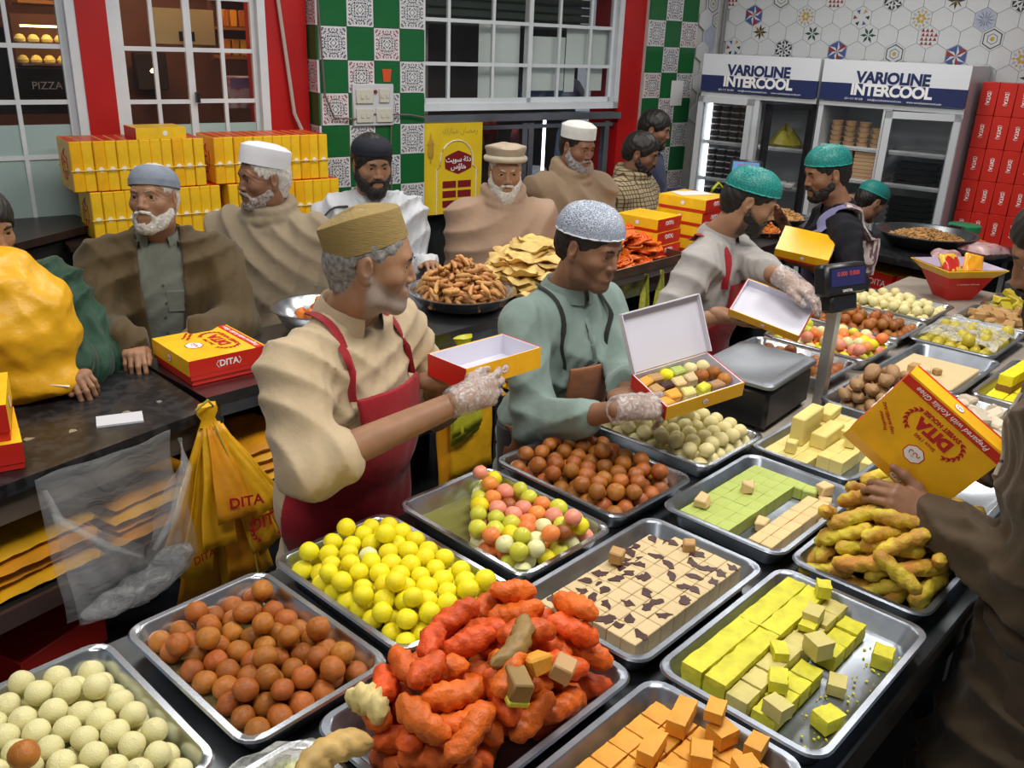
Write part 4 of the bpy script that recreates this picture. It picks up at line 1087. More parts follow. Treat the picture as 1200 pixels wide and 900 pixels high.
lf += loaf('chocolate_fudge', 'choc', -.205, .195, .056, .124, 10, 2, .030, .005, m_choc, 'cream fudge piece with chocolate flakes in the low rows', 'flaked fudge, low rows', skip=((0, 0),))
rg = random.Random(8)
def flake_mesh(seed):
    r = random.Random(seed); n = 9; pts = [(math.cos(2*math.pi*k/n)*.014*r.uniform(.4, 1.4)*1.2, math.sin(2*math.pi*k/n)*.011*r.uniform(.5, 1.3)) for k in range(n)]
    return MB().prism(pts, 0, .0016).mesh('chocolate_flake', m_flake, smooth=False)
fl = [flake_mesh(s) for s in range(8)]
for (o, dx, dy, hh) in lf:
    for k in range(rg.choice((0, 1, 1, 2))):
        obj('chocolate_flake', rg.choice(fl), o, (rg.uniform(-dx*.24, dx*.24), rg.uniform(-dy*.22, dy*.22), hh/2+.0002), rg.uniform(0, 6))
m_tan = M('fudge_tan', (.47, .27, .10), .5, var=.1, rnd=.05)
fudge('fudge_cube', 'choc', .03, .10, .040, (.034, .03, .03), m_tan, 'tan fudge cube lying on the flaked fudge', rz=20)
fudge('fudge_cube', 'choc', .17, .0, .0565, (.03, .028, .024), m_tan, 'small tan fudge wedge lying at the edge of the flaked fudge', rz=35)
m_green = M('fudge_green', (.42, .50, .12), .6, var=.08, nscale=25, bump=.25, bscale=110, rnd=.03)
lf = loaf('green_fudge', 'greenb', -.19, .19, -.012, .128, 8, 4, .036, .005, m_green, 'pale green fudge piece in the long cut strips', 'green fudge strips', gap=.0003, bv=.0007)
m_crm = M('fudge_pale_tan', (.66, .47, .22), .55, var=.08, nscale=25, bump=.2, bscale=110, rnd=.05)
loaf('cream_fudge', 'greenb', -.185, .13, -.124, -.062, 6, 2, .036, .005, m_crm, 'pale tan fudge piece in strips beside green fudge', 'tan strips beside green fudge')
for i, (x, y, z, rz) in enumerate(((.17, -.04, .005, 10), (.17, .005-.012, .005, 0))):
    fudge('green_fudge', 'greenb', x, y-.01, z, (.04, .036, .036), m_green, 'separate green fudge cube in the corner of its tray', 'loose green cubes', rz=rz)
for i, (x, y, z, rz, lb) in enumerate(((.165, -.095, .005, 25, 'beside the loose green cubes'), (.195, -.075, .028, -20, 'leaning on another cube at the tray corner'), (.03, .06, .042, 30, 'on the green strips'), (-.13, .10, .042, 10, 'broken, on the near end of the green strips'), (-.06, -.035, .005, 15, 'on the bare steel beside the strips'), (.07, -.145, .005, -10, 'at the rim beside the tan strips'))):
    fudge('cream_fudge', 'greenb', x, y, z, (.038, .03, .026), m_crm, 'loose tan fudge piece ' + lb, rz=rz, jit=.004, seed=i)
m_lime = M('fudge_lime', (.62, .58, .035), .62, var=.18, nscale=30, bump=.8, bscale=70, bdist=.004, rnd=.05)
m_limep = M('fudge_lime_tan', (.58, .50, .16), .55, var=.12, nscale=22, bump=.3, bscale=90, rnd=.05)
loaf('lime_fudge', 'yelb', -.212, .205, .036, .130, 2, 2, .062, .005, m_lime, 'long crumbly lime yellow fudge strip', 'lime fudge strips', gap=.0004, hj=.03, bv=.002)
lf = loaf('lime_fudge', 'yelb', -.212, .21, -.010, .035, 8, 1, .05, .005, m_limep, 'lime tan fudge block in the row beside the long strips', 'lime tan fudge row', hj=.1)
loaf('lime_fudge', 'yelb', -.20, .19, -.060, -.011, 8, 1, .040, .005, m_lime, 'crumbly lime fudge block in the low row', 'lime fudge low row', hj=.15, skip=((4, 0),))
for i, (x, y, z, sz, rz, m_, lb) in enumerate(((.14, -.115, .005, (.05, .045, .04), 12, m_lime, 'lone lime fudge cube on the bare steel near the pastries'), (-.105, -.115, .005, (.055, .045, .038), -18, m_lime, 'lone lime fudge cube on bare steel near the orange fudge'),
        (.1, .02, .056, (.055, .04, .035), 8, m_limep, 'lime tan fudge block set on the row of blocks'), (.185, .04, .068, (.04, .035, .035), 30, m_lime, 'lime fudge chunk perched on the far end of the strips'), (-.05, .015, .056, (.05, .035, .025), 40, m_lime, 'lime fudge slice lying across the blocks'),
        (.02, -.03, .046, (.05, .05, .045), -25, m_limep, 'big lime tan fudge cube standing on the low row'), (.07, .015, .056, (.04, .04, .018), 10, m_lime, 'thin lime fudge slice between the blocks'), (-.12, -.02, .047, (.055, .04, .03), 28, m_lime, 'lime fudge wedge on the near blocks'),
        (-.19, -.055, .046, (.04, .05, .035), -12, m_limep, 'lime tan fudge cube at the near end of the low row'), (.0, -.085, .005, (.05, .04, .03), 20, m_limep, 'lime tan fudge piece fallen beside the low row'))):
    sz = tuple(q*.88 for q in sz)
    fudge('lime_fudge', 'yelb', x, y, z, sz, m_, lb, rz=rz, jit=.004, seed=i, bv=.004)
cr = MB(); rg = random.Random(4)
for i in range(70):
    x, y = rg.uniform(-.21, .2), rg.uniform(-.14, -.07); s = rg.uniform(.0015, .0045); cr.cbox((x, y, .0055+s/2), (s*1.3, s, s), s*.2, rz=rg.uniform(0, 3))
o = stuff(cr.build('fudge_crumbs', m_lime, None, TRAYS['yelb'][0].location, RT)); tag(o, 'scattered lime fudge crumbs on the bare steel tray', 'crumbs')
m_or = M('fudge_orange', (.72, .33, .035), .6, var=.14, nscale=25, bump=.5, bscale=90, rnd=.07)
lf = loaf('orange_fudge', 'orb', -.185, .195, .03, .118, 8, 2, .042, .005, m_or, 'orange fudge piece in the long row at the tray rim', 'orange fudge, rim rows', hj=.05)
loaf('orange_fudge', 'orb', -.19, .195, -.115, .028, 9, 3, .042, .005, m_or, 'orange fudge piece in the middle rows of its tray', 'orange fudge, middle rows', hj=.08)
for i, (x, y, z, rz, sz) in enumerate(((.17, .05, .049, 15, (.085, .04, .036)), (.075, .045, .049, 12, (.075, .036, .034)), (.185, -.02, .049, -15, (.05, .045, .036)), (.12, -.02, .049, 30, (.05, .042, .034)), (.03, -.01, .049, 20, (.06, .04, .03)), (-.06, .02, .049, 25, (.05, .04, .03)), (.2, -.075, .049, 8, (.05, .036, .034)), (.15, -.085, .049, -30, (.045, .04, .03)), (.08, -.09, .049, 12, (.06, .04, .03)), (.19, .0, .087, 18, (.05, .036, .026)), (-.02, -.07, .049, -12, (.05, .04, .03)), (-.1, -.05, .049, 33, (.05, .04, .03)))):
    sz = tuple(q*.88 for q in sz)
    fudge('orange_fudge', 'orb', x, y, z, sz, m_or, 'loose orange fudge block stacked on the rows', 'loose orange fudge blocks', rz=rz, jit=.004, seed=i)
m_py = M('fudge_pale_yellow', (.72, .60, .20), .5, var=.06, nscale=20, rnd=.04)
loaf('yellow_fudge', 'yb3', -.185, .06, .0, .135, 3, 3, .030, .005, m_py, 'pale yellow fudge slab in the bottom layer by the scale', 'pale yellow bottom slabs')
loaf('yellow_fudge', 'yb3', .062, .185, -.03, .135, 3, 3, .062, .005, m_py, 'pale yellow fudge block in the tall end of the stack', 'pale yellow tall blocks')
loaf('yellow_fudge', 'yb3', -.11, .06, -.08, -.001, 3, 2, .04, .005, m_py, 'pale yellow fudge block in the front steps of the stack', 'pale yellow front blocks')
for i, (x, y, z, sz, rz, lb) in enumerate(((.0, .09, .036, (.15, .042, .085), 4, 'tall standing pale yellow fudge bar'), (.02, .03, .036, (.14, .05, .045), 2, 'long pale yellow fudge bar on the bottom slabs'), (-.13, .07, .036, (.035, .03, .036), 15, 'small pale yellow cube standing on the slabs'), (.02, -.04, .046, (.045, .03, .04), 20, 'upright pale yellow fudge nugget'), (-.02, -.12, .005, (.05, .04, .035), 5, 'pale yellow fudge cube lying apart on the steel'), (.13, .08, .068, (.10, .045, .03), 5, 'flat pale yellow bar on the tall blocks'))):
    fudge('yellow_fudge', 'yb3', x, y, z, sz, m_py, lb, rz=rz, seed=i)
m_slab = M('fudge_slab', (.64, .50, .27), .55, var=.04)
fudge('cream_slab', 'cream', -.04, .01, .005, (.36, .25, .034), m_slab, 'plain uncut cream fudge slab', rz=0)
for i, (x, y, z, sz, m_, lb) in enumerate(((-.09, .05, .040, (.045, .035, .03), m_tan, 'tan fudge cube on the cream slab'), (-.13, .0, .040, (.05, .04, .04), m_slab, 'large cream cube on the cream slab'), (-.06, .02, .040, (.04, .03, .02), m_slab, 'flat cream piece on the cream slab'), (-.05, -.02, .040, (.03, .025, .02), m_tan, 'small tan crumb on the cream slab'))):
    fudge('fudge_cube', 'cream', x, y, z, sz, m_, lb, rz=20*i, seed=i)
m_wf = M('fudge_white', (.62, .53, .40), .6, var=.15, nscale=30, bump=.5, bscale=60, rnd=.08)
wf = [MB().cbox((0, 0, 0), (.055, .045, .035), .006, jit=.006, rg=random.Random(s)).mesh('white_fudge', m_wf, angle=30) for s in range(5)]
for (x, y, z, a, tl) in drop(46, .055, .022, .38, .27, 37, mound=.4):
    o = obj('white_fudge', random.choice(wf), None, on_tray('cubes', x, y, z), rot=(random.uniform(-.3, .3), -tl, a)); tag(o, 'broken white fudge lump in its heap', 'sweet', 'white fudge lumps')
tf = [MB().cbox((0, 0, 0), (.05, .042, .035), .006, jit=.006, rg=random.Random(s)).mesh('tan_fudge', m_tan, angle=30) for s in range(4)]
for (x, y, z, a, tl) in drop(34, .05, .02, .25, .26, 38, mound=.4):
    o = obj('tan_fudge', random.choice(tf), None, on_tray('tan', x, y, z), rot=(random.uniform(-.3, .3), -tl, a)); tag(o, 'tan fudge lump heaped behind the wrapped balls', 'sweet', 'tan fudge lumps')
for (x, y, z, a, tl) in drop(26, .06, .022, .27, .25, 39, mound=.4):
    o = obj('lime_fudge', MB().cbox((0, 0, 0), (.06, .045, .035), .005, jit=.005, rg=random.Random(int(x*1e4))).mesh('lime_fudge', b_olive, angle=30), None, on_tray('far1', x, y, z), rot=(0, -tl, a)); tag(o, 'mustard fudge piece in the small tray beside the basket', 'sweet', 'mustard fudge pieces')
m_sy = M('slab_yellow', (.78, .66, .01), .6, var=.12, nscale=25, bump=.5, bscale=70); m_sb = M('slab_brown', (.22, .10, .02), .6, var=.2)
def layered(x, y, z, sz, rz, lb, grp=None):
    o = fudge('layered_slab', 'slabs', x, y, z, sz, m_sy, lb, grp, rz=rz, seed=int(x*100))
    MB().cbox((0, 0, -sz[2]*.30), (sz[0]+.002, sz[1]+.002, sz[2]*.40), .002).build('brown_layer', m_sb, o)
for i in range(4): layered(-.17, -.09+.059*i, .005, (.10, .058, .04), 0, 'short yellow and brown layered slab in the front row', 'short layered slabs')
for i in range(4): layered(.05, -.09+.059*i, .005, (.32, .056, .04), 0, 'long yellow and brown layered slab in the bottom layer', 'long layered slabs')
layered(-.02, .075, .046, (.24, .05, .06), -3, 'long yellow and brown slab set on top by the rim'); layered(.02, .0, .046, (.24, .05, .06), 4, 'long yellow and brown slab set on top in the middle')
# odd sweets lying on the orange heap
m_ol = M('sweet_olive_brown', (.28, .17, .05), .5, var=.2); m_fr = M('fritter_tan', (.55, .36, .12), .6, var=.25, nscale=25, bump=.6, bscale=40)
def odd(name, u, v, z, me, lb, rz=0., tilt=0., sc=1.):
    o = obj(name, me, None, T(u, v, z), rot=(tilt, 0, RT+rad(rz))); o.scale = (sc,)*3; return tag(o, lb, 'sweet')
odd('fudge_cube', .955, .735, 1.035, MB().cbox((0, 0, 0), (.04, .036, .032), .003).mesh('fudge_cube', m_tan), 'smooth tan fudge cube on the orange sweets', 25, .3)
odd('fudge_cube', .935, .775, 1.035, MB().cbox((0, 0, 0), (.04, .038, .03), .004, jit=.004, rg=random.Random(2)).mesh('fudge_cube', m_or), 'orange yellow fudge cube on the orange sweets', -15, -.2)
o = odd('fudge_cube', .875, .765, 1.03, MB().cbox((0, 0, .004), (.055, .036, .034), .003).mesh('fudge_cube', m_ol), 'brown and yellow layered cube on the orange sweets', 60, .25)
MB().cbox((0, 0, -.017), (.057, .038, .012), .003).build('yellow_layer', b_lime, o)
odd('fritter', .93, .825, 1.052, lump_mesh('fritter', .15, .017, 71, m_ol, amp=.12, rough=.3), 'wrinkled olive brown fritter across the orange sweets', 20, .0)
odd('fritter', .615, .905, .965, lump_mesh('fritter', .135, .023, 72, m_fr, amp=.10, rough=.22), 'large tan fritter bridging two tray rims', 28-47+10, 0)
odd('fritter', .70, .925, 1.0, lump_mesh('fritter', .085, .022, 73, M('fritter_cream', (.62, .50, .20), .6, var=.3, nscale=25, bump=.6, bscale=40), amp=.10, rough=.25), 'short cream fritter with browned end on the orange sweets', 95, 0)
# clear film over the wrapped trays
film = M_film('cling_film', (.80, .82, .80), .32, .15, .7, 30)
def film_sheet(key, w, l, z, seed, amp, label, x0=0, y0=0):
    rg = np.random.default_rng(seed); ph = rg.uniform(0, 6, 8); n = 22; vs = []
    for i in range(n+1):
        for j in range(n+1):
            x, y = (i/n-.5)*w, (j/n-.5)*l
            vs.append((x, y, z + amp*(math.sin(40*x+ph[0]+3*math.sin(25*y))*.5 + math.sin(33*y+ph[1]+20*x)*.5 + .6*math.sin(90*x+ph[2])*math.sin(80*y+ph[3])) - .35*max(0, abs(x)-w*.36) - .35*max(0, abs(y)-l*.36)))
    fs = [(i*(n+1)+j, (i+1)*(n+1)+j, (i+1)*(n+1)+j+1, i*(n+1)+j+1) for i in range(n) for j in range(n)]
    o = MB().add(vs, fs).build('plastic_film', film, None, on_tray(key, x0, y0, 0), RT, angle=180); tag(o, label, 'plastic film')
film_sheet('wrap', .36, .30, .085, 3, .007, 'crinkled clear film over the yellow balls behind the cream slab', .02, 0)
film_sheet('wrap0', .34, .27, .078, 4, .007, 'crinkled clear film over the yellow balls beside the orange sweets', .06, .02)
# ================================================================== PEOPLE: bodies grown as one implicit surface
class Field:
    def __init__(s, lo, hi, h):
        s.h = h; s.lo = np.array(lo, float); s.n = np.ceil((np.array(hi)-s.lo)/h).astype(int)+1
        s.X = [s.lo[i]+h*np.arange(s.n[i]) for i in range(3)]; s.V = np.full(s.n, .08, np.float32)
    def put(s, lo, hi, fn, k=.01, op='u'):
        m = k + 3*s.h + .016; sl = []
        for i in range(3):
            a = max(0, int((lo[i]-m-s.lo[i])/s.h)); b = min(s.n[i], int((hi[i]+m-s.lo[i])/s.h)+2)
            if b <= a: return
            sl.append(slice(a, b))
        sl = tuple(sl); x = s.X[0][sl[0]][:, None, None]; y = s.X[1][sl[1]][None, :, None]; z = s.X[2][sl[2]][None, None, :]
        d = fn(x, y, z).astype(np.float32); A = s.V[sl]
        if op == 's': d = -d; hh = np.clip(k-np.abs(A-d), 0, None)/k; s.V[sl] = np.maximum(A, d)+hh*hh*k*.25
        elif op == 'i': s.V[sl] = np.maximum(A, d)
        else: hh = np.clip(k-np.abs(A-d), 0, None)/k; s.V[sl] = np.minimum(A, d)-hh*hh*k*.25
    def ell(s, c, r, k=.01, op='u', R=None):
        c = np.array(c, float); r = np.array(r if hasattr(r, '__len__') else [r]*3, float); e = r if R is None else np.full(3, r.max())
        def fn(x, y, z):
            X, Y, Z = x-c[0], y-c[1], z-c[2]
            if R is not None:
                Q = np.array(R).T; X, Y, Z = (Q[0, 0]*X+Q[0, 1]*Y+Q[0, 2]*Z, Q[1, 0]*X+Q[1, 1]*Y+Q[1, 2]*Z, Q[2, 0]*X+Q[2, 1]*Y+Q[2, 2]*Z)
            k0 = np.sqrt((X/r[0])**2+(Y/r[1])**2+(Z/r[2])**2); k1 = np.sqrt((X/r[0]**2)**2+(Y/r[1]**2)**2+(Z/r[2]**2)**2)+1e-9
            return k0*(k0-1)/k1
        s.put(c-e, c+e, fn, k, op)
    def cap(s, a, b, ra, rb=None, k=.01, op='u', sq=None):
        a = np.array(a, float); b = np.array(b, float); rb = ra if rb is None else rb; d = b-a; L2 = d@d+1e-12; R = max(ra, rb)
        def fn(x, y, z):
            X, Y, Z = x-a[0], y-a[1], z-a[2]
            t = np.clip((X*d[0]+Y*d[1]+Z*d[2])/L2, 0, 1)
            return np.sqrt((X-t*d[0])**2+(Y-t*d[1])**2+(Z-t*d[2])**2)-(ra+(rb-ra)*t)
        s.put(np.minimum(a, b)-R, np.maximum(a, b)+R, fn, k, op)
    def chain(s, pts, rs, k=.01, op='u'):
        for i in range(len(pts)-1): s.cap(pts[i], pts[i+1], rs[i], rs[i+1], k, op)
    def disp(s, fn, band=.05):
        x, y, z = s.X[0][:, None, None], s.X[1][None, :, None], s.X[2][None, None, :]
        s.V += np.where(np.abs(s.V) < band, fn(x, y, z), 0).astype(np.float32)
    def clip(s, fn):
        x, y, z = s.X[0][:, None, None], s.X[1][None, :, None], s.X[2][None, None, :]
        s.V = np.maximum(s.V, fn(x, y, z).astype(np.float32))
    def nets(s, off=0., smooth=1):
        V = s.V - off; V[0], V[-1] = .05, .05; V[:, 0], V[:, -1] = .05, .05; V[:, :, 0], V[:, :, -1] = .05, .05
        S = (V < 0); n = np.array(V.shape)
        cs = np.zeros(n-1, np.int8)
        for a in (0, 1):
            for b in (0, 1):
                for c in (0, 1): cs += S[a:n[0]-1+a, b:n[1]-1+b, c:n[2]-1+c]
        mix = (cs > 0) & (cs < 8); cells = np.argwhere(mix); idx = np.full(n-1, -1, np.int64); idx[mix] = np.arange(len(cells))
        acc = np.zeros((len(cells), 3)); cnt = np.zeros(len(cells)); cor = [(a, b, c) for a in (0, 1) for b in (0, 1) for c in (0, 1)]
        for ca in cor:
            for ax in range(3):
                if ca[ax]: continue
                cb = list(ca); cb[ax] = 1
                va = V[cells[:, 0]+ca[0], cells[:, 1]+ca[1], cells[:, 2]+ca[2]]; vb = V[cells[:, 0]+cb[0], cells[:, 1]+cb[1], cells[:, 2]+cb[2]]
                cr = (va < 0) != (vb < 0); t = np.where(cr, va/np.where(cr, va-vb, 1), 0)
                p = np.array(ca, float)[None]+t[:, None]*(np.arange(3) == ax)[None]; acc += p*cr[:, None]; cnt += cr
        vt = s.lo + s.h*(cells+acc/cnt[:, None]); F = []
        for ax in range(3):
            sl0 = [slice(None)]*3; sl1 = [slice(None)]*3; sl0[ax] = slice(0, -1); sl1[ax] = slice(1, None)
            E = np.argwhere(S[tuple(sl0)] != S[tuple(sl1)]); o1, o2 = [(1, 2), (2, 0), (0, 1)][ax]
            E = E[(E[:, o1] > 0) & (E[:, o2] > 0) & (E[:, o1] < n[o1]-1) & (E[:, o2] < n[o2]-1)]
            def cell(d1, d2):
                q = E.copy(); q[:, o1] += d1; q[:, o2] += d2; return idx[q[:, 0], q[:, 1], q[:, 2]]
            f = np.stack([cell(-1, -1), cell(0, -1), cell(0, 0), cell(-1, 0)], 1)
            ins = S[E[:, 0], E[:, 1], E[:, 2]]; f[~ins] = f[~ins][:, ::-1]; F.append(f)
        F = np.concatenate(F); F = F[(F >= 0).all(1)]
        for _ in range(smooth):
            su = np.zeros_like(vt); c2 = np.zeros(len(vt))
            for a in range(4):
                for b in (1, 3): np.add.at(su, F[:, a], vt[F[:, (a+b) % 4]]); np.add.at(c2, F[:, a], 1)
            vt = vt*.5+.5*su/np.maximum(c2, 1)[:, None]
        return vt, F
def quad_mesh(name, parts, mat):
    vs, fs, o = [], [], 0
    for v, f in parts:
        vs.append(v); fs.append(f+o); o += len(v)
    v = np.concatenate(vs); f = np.concatenate(fs)
    me = bpy.data.meshes.new(name); me.vertices.add(len(v)); me.vertices.foreach_set('co', v.astype(np.float32).ravel())
    me.loops.add(len(f)*4); me.loops.foreach_set('vertex_index', f.astype(np.int32).ravel())
    me.polygons.add(len(f)); me.polygons.foreach_set('loop_start', np.arange(0, len(f)*4, 4, dtype=np.int32))
    me.polygons.foreach_set('use_smooth', np.ones(len(f), bool)); me.update(calc_edges=True); me.validate()
    for m in (mat if isinstance(mat, (list, tuple)) else [mat]): me.materials.append(m)
    return me
def rotm(az=0., pitch=0., roll=0.):
    """yaw to the left positive, pitch up positive, roll"""
    return np.array(Matrix.Rotation(rad(az), 3, 'Z') @ Matrix.Rotation(rad(pitch), 3, 'X') @ Matrix.Rotation(rad(roll), 3, 'Y'))
def xf(parts, R, c): return parts[0]@np.array(R).T+np.array(c), parts[1]

# ---------------------------------------------------------------- head in its own frame: face along +y, eyes at z=0
def head_field(nb, h=.0032, fat=1., nose=1., age=0., lids=.5, brow=1., jaw=1., neck=.056):
    F = Field((-.11, -.145, min(-.24, nb[2]-.02)), (.11, .15, .15), h)
    F.ell((0, -.014, .036), (.077*fat, .099, .086), .02)
    F.ell((0, .024, -.018), (.066*fat, .066, .088), .03)
    for s in (-1, 1):
        F.chain([(s*.060*fat, -.008, -.040), (s*.050*fat*jaw, .012, -.082), (s*.018, .066, -.104)], [.017, .017, .017], .03)
        F.ell((s*.044*fat, .053, -.024), (.022, .024, .020), .025)
    F.ell((0, .070, -.101), (.024*jaw, .022, .019), .025)
    F.ell((0, .074, -.066), (.030, .022, .022), .02)                      # mouth mound
    F.cap((-.032, .076, .024), (.032, .076, .024), .012*brow, k=.02)      # brow ridge
    for s in (-1, 1):
        F.ell((s*.033, .103, .003), (.021, .017, .014), .016, 's')        # sockets
        F.ell((s*.032, .0715, .003), .0150, .006)                         # lids
        F.ell((s*.032, .088, .0025), (.0125, .012, .0015+.0042*lids), .003, 's')
    F.chain([(0, .080, .014), (0, .088+.003*nose, -.010), (0, .0935+.007*nose, -.030)], [.008, .0085, .0105], .012)
    for s in (-1, 1): F.ell((s*.0125, .090, -.034), (.0095, .012, .008), .008)
    for s in (-1, 1): F.ell((s*.006, .098, -.042), (.004, .005, .004), .003, 's')
    F.cap((-.019, .085, -.0605), (.019, .085, -.0605), .0055, k=.007); F.cap((-.016, .0865, -.073), (.016, .0865, -.073), .0065, k=.007)
    F.cap((-.024, .097, -.0665), (.024, .097, -.0665), .0016, k=.004, op='s')
    for s in (-1, 1):
        Re = rotm(s*-22, -8, 0)
        F.ell((s*.079*fat, -.012, -.004), (.0085, .020, .033), .008, R=Re)
        F.ell((s*.088*fat, -.006, .002), (.006, .010, .018), .005, 's', R=Re)
        F.ell((s*.078*fat, -.006, -.032), (.007, .010, .010), .006)
    F.chain([(0, -.018, -.02), (0, -.020, -.085), tuple(nb)], [.052, neck, neck+.008], .03)
    if age: F.disp(lambda x, y, z: np.where(y > .02, .0012*age*np.sin(420*z+8*np.sin(60*x)), 0)*np.clip((z+.02)*30, 0, 1), .01)
    return F
def hair_parts(h=.004, line=.062, fat=1., nape=-.075, t=.008, side=.0):
    F = Field((-.11, -.145, -.12), (.11, .14, .16), h)
    F.ell((0, -.015, .036), (.077*fat+t, .099+t, .086+t), .02); F.cap((0, -.05, -.06), (0, -.06, -.02), .052, .06, k=.04)
    F.ell((0, .105, -.035), (.10, .078, line+.035), .012, 's')
    for s in (-1, 1): F.ell((s*.085, -.012, -.01), (.03, .026, .034), .006, 's'); F.ell((s*.07, .05, -.07), (.04, .05, .075+side), .01, 's')
    F.clip(lambda x, y, z: (nape+.0*x-z)+0*y)
    F.disp(lambda x, y, z: .0016*np.sin(160*x+60*y)*np.sin(130*y+90*z)+.001*np.sin(300*x+200*z), .02)
    return F.nets(smooth=1)
def beard_parts(length=.0, thick=.010, full=True, sides=True, h=.004, mous=True, fat=1., up=-.02, seed=0, jaw=1.):
    F = Field((-.11, -.07, -.26), (.11, .15, .03), h)
    for s in (-1, 1):
        if sides: F.chain([(s*.068*fat, .004, up), (s*.062*fat, .010, -.055), (s*.046*fat*jaw, .032, -.088), (s*.02, .066, -.108)], [.008+thick*.5, .016+thick*.5, .019+thick*.6, .019+thick], .02)
        if full: F.chain([(s*.052*fat, .040, -.060), (s*.030, .068, -.085)], [.010+thick*.4, .014+thick*.4], .02)
        if mous: F.chain([(s*.003, .1005, -.0485), (s*.022, .092, -.054), (s*.033, .078, -.072), (s*.032, .070, -.09)], [.0055, .0065, .0070, .008], .008)
    F.ell((0, .072, -.104-length*.35), (.028+thick*.6, .022+thick*.7, .018+thick*.5+length*.6), .02)
    F.ell((0, .088, -.094), (.012, .008, .010), .01)
    if length > .03: F.ell((0, .064, -.112-length*.75), (.022, .02, .02+length*.35), .03)
    F.ell((0, .097, -.0665), (.020, .013, .0045), .004, 's')
    F.disp(lambda x, y, z: .0018*np.sin(170*x+40*np.sin(50*z+seed))*np.sin(90*z+120*y)+.0012*np.sin(330*x+210*z), .02)
    return F.nets(smooth=1)

# ---------------------------------------------------------------- hand: wrist at origin, fingers +y, back of hand +z
def hand_parts(ts, curl=(25, 30, 20), spread=5, thumb=(0., 0.), h=.0028, off=0., cuff=0., wob=0., curls=None):
    """ts = +1 left hand, -1 right hand (thumb side); thumb=(across the palm, down)"""
    F = Field((-.10, -.09, -.125), (.10, .215, .05), h)
    kn = [(ts*.027, .086, .000), (ts*.009, .091, .003), (-ts*.010, .087, .002), (-ts*.027, .076, -.002)]
    ln = [(.042, .026, .021), (.047, .029, .022), (.043, .027, .021), (.033, .021, .019)]; rr = [.0095, .0098, .0092, .0082]
    for i in range(4):
        F.chain([(kn[i][0]*.55, 0, 0), kn[i]], [.015, .0125], .012)
    F.ell((0, .048, -.004), (.036, .046, .0135), .012); F.ell((ts*.022, .035, -.010), (.018, .030, .014), .012)
    for i in range(4):
        c = curls[i] if curls else curl; p = np.array(kn[i], float); a = 0.; sp = rad(spread*(1.5-i))*ts*-1
        rd = rr[i]; pts = [p]; rs = [rd*1.12]
        for j in range(3):
            a += rad(c[j]); d = np.array([-math.sin(sp)*math.cos(a)*-1*-1, math.cos(a), -math.sin(a)])
            d[0] = math.sin(-sp)*math.cos(a); p = p+d*ln[i][j]; pts.append(p); rs.append(rd*(1.0-.09*(j+1)))
        F.chain(pts, rs, .0045)
    tx, tz = thumb
    F.chain([(ts*.020, .012, -.006), (ts*(.043-.012*tx), .044, -.012-.012*tz), (ts*(.055-.03*tx), .078, -.016-.030*tz), (ts*(.060-.042*tx), .106, -.018-.040*tz)], [.0155, .0135, .0115, .0085], .008)
    F.chain([(0, -.035, 0), (0, -.01, 0), (0, .01, 0)], [.0235, .0235, .024], .02)
    if cuff: F.chain([(0, -.028, 0), (0, .0, 0), (0, .03, 0)], [.036, .031, .028], .02); F.clip(lambda x, y, z: -.045-y+0*x+0*z)
    if wob: F.disp(lambda x, y, z: wob*(np.sin(150*y+60*x+3*np.sin(70*x))+.7*np.sin(210*x+130*z)), .02)
    return F.nets(off=off, smooth=1)
def frame_from(dirv, dorsal):
    y = np.array(dirv, float); y /= np.linalg.norm(y); z = np.array(dorsal, float); z -= y*(z@y); z /= np.linalg.norm(z); x = np.cross(y, z)
    return np.stack([x, y, z], 1)

def ik(S, Wp, L1, L2, pole):
    S, Wp, pole = np.array(S, float), np.array(Wp, float), np.array(pole, float)
    d = Wp-S; D_ = np.linalg.norm(d)
    if D_ > (L1+L2)*.995: k = D_/((L1+L2)*.995); L1 *= k; L2 *= k
    u = d/D_; a = (L1*L1-L2*L2+D_*D_)/(2*D_); hh = math.sqrt(max(L1*L1-a*a, 0)); q = pole-u*(pole@u); q /= np.linalg.norm(q)+1e-9
    return S+u*a+q*hh

skin_m = {}
def skin(name, col): return M('skin_'+name, col, .48, sss=.12, var=.12, nscale=25, bump=.12, bscale=180, bdist=.001, spec=.4)
def stub_skin(base, col):
    nm = base.name+'_stub_%d' % int(col[0]*1000)
    if nm in MATS: return MATS[nm]
    m = base.copy(); m.name = nm; MATS[nm] = m; nt = m.node_tree; b = nt.nodes['Principled BSDF']; L = nt.links.new
    src = b.inputs['Base Color'].links[0].from_socket
    at = nt.nodes.new('ShaderNodeAttribute'); at.attribute_name = 'stubble'; nz = nt.nodes.new('ShaderNodeTexNoise'); nz.inputs['Scale'].default_value = 260; tc = nt.nodes.new('ShaderNodeTexCoord'); L(tc.outputs['Object'], nz.inputs['Vector'])
    mr = nt.nodes.new('ShaderNodeMapRange'); mr.inputs['From Min'].default_value = .3; mr.inputs['From Max'].default_value = .62; mr.inputs['To Min'].default_value = .45; L(nz.outputs['Fac'], mr.inputs['Value'])
    mu = nt.nodes.new('ShaderNodeMath'); mu.operation = 'MULTIPLY'; L(at.outputs['Fac'], mu.inputs[0]); L(mr.outputs['Result'], mu.inputs[1])
    mx = nt.nodes.new('ShaderNodeMix'); mx.data_type = 'RGBA'; L(mu.outputs[0], mx.inputs[0]); L(src, mx.inputs[6]); mx.inputs[7].default_value = (*col, 1); L(mx.outputs[2], b.inputs['Base Color'])
    return m
eye_w = M('eye_white', (.62, .58, .54), .2); eye_i = M('eye_dark', (.03, .018, .012), .15)

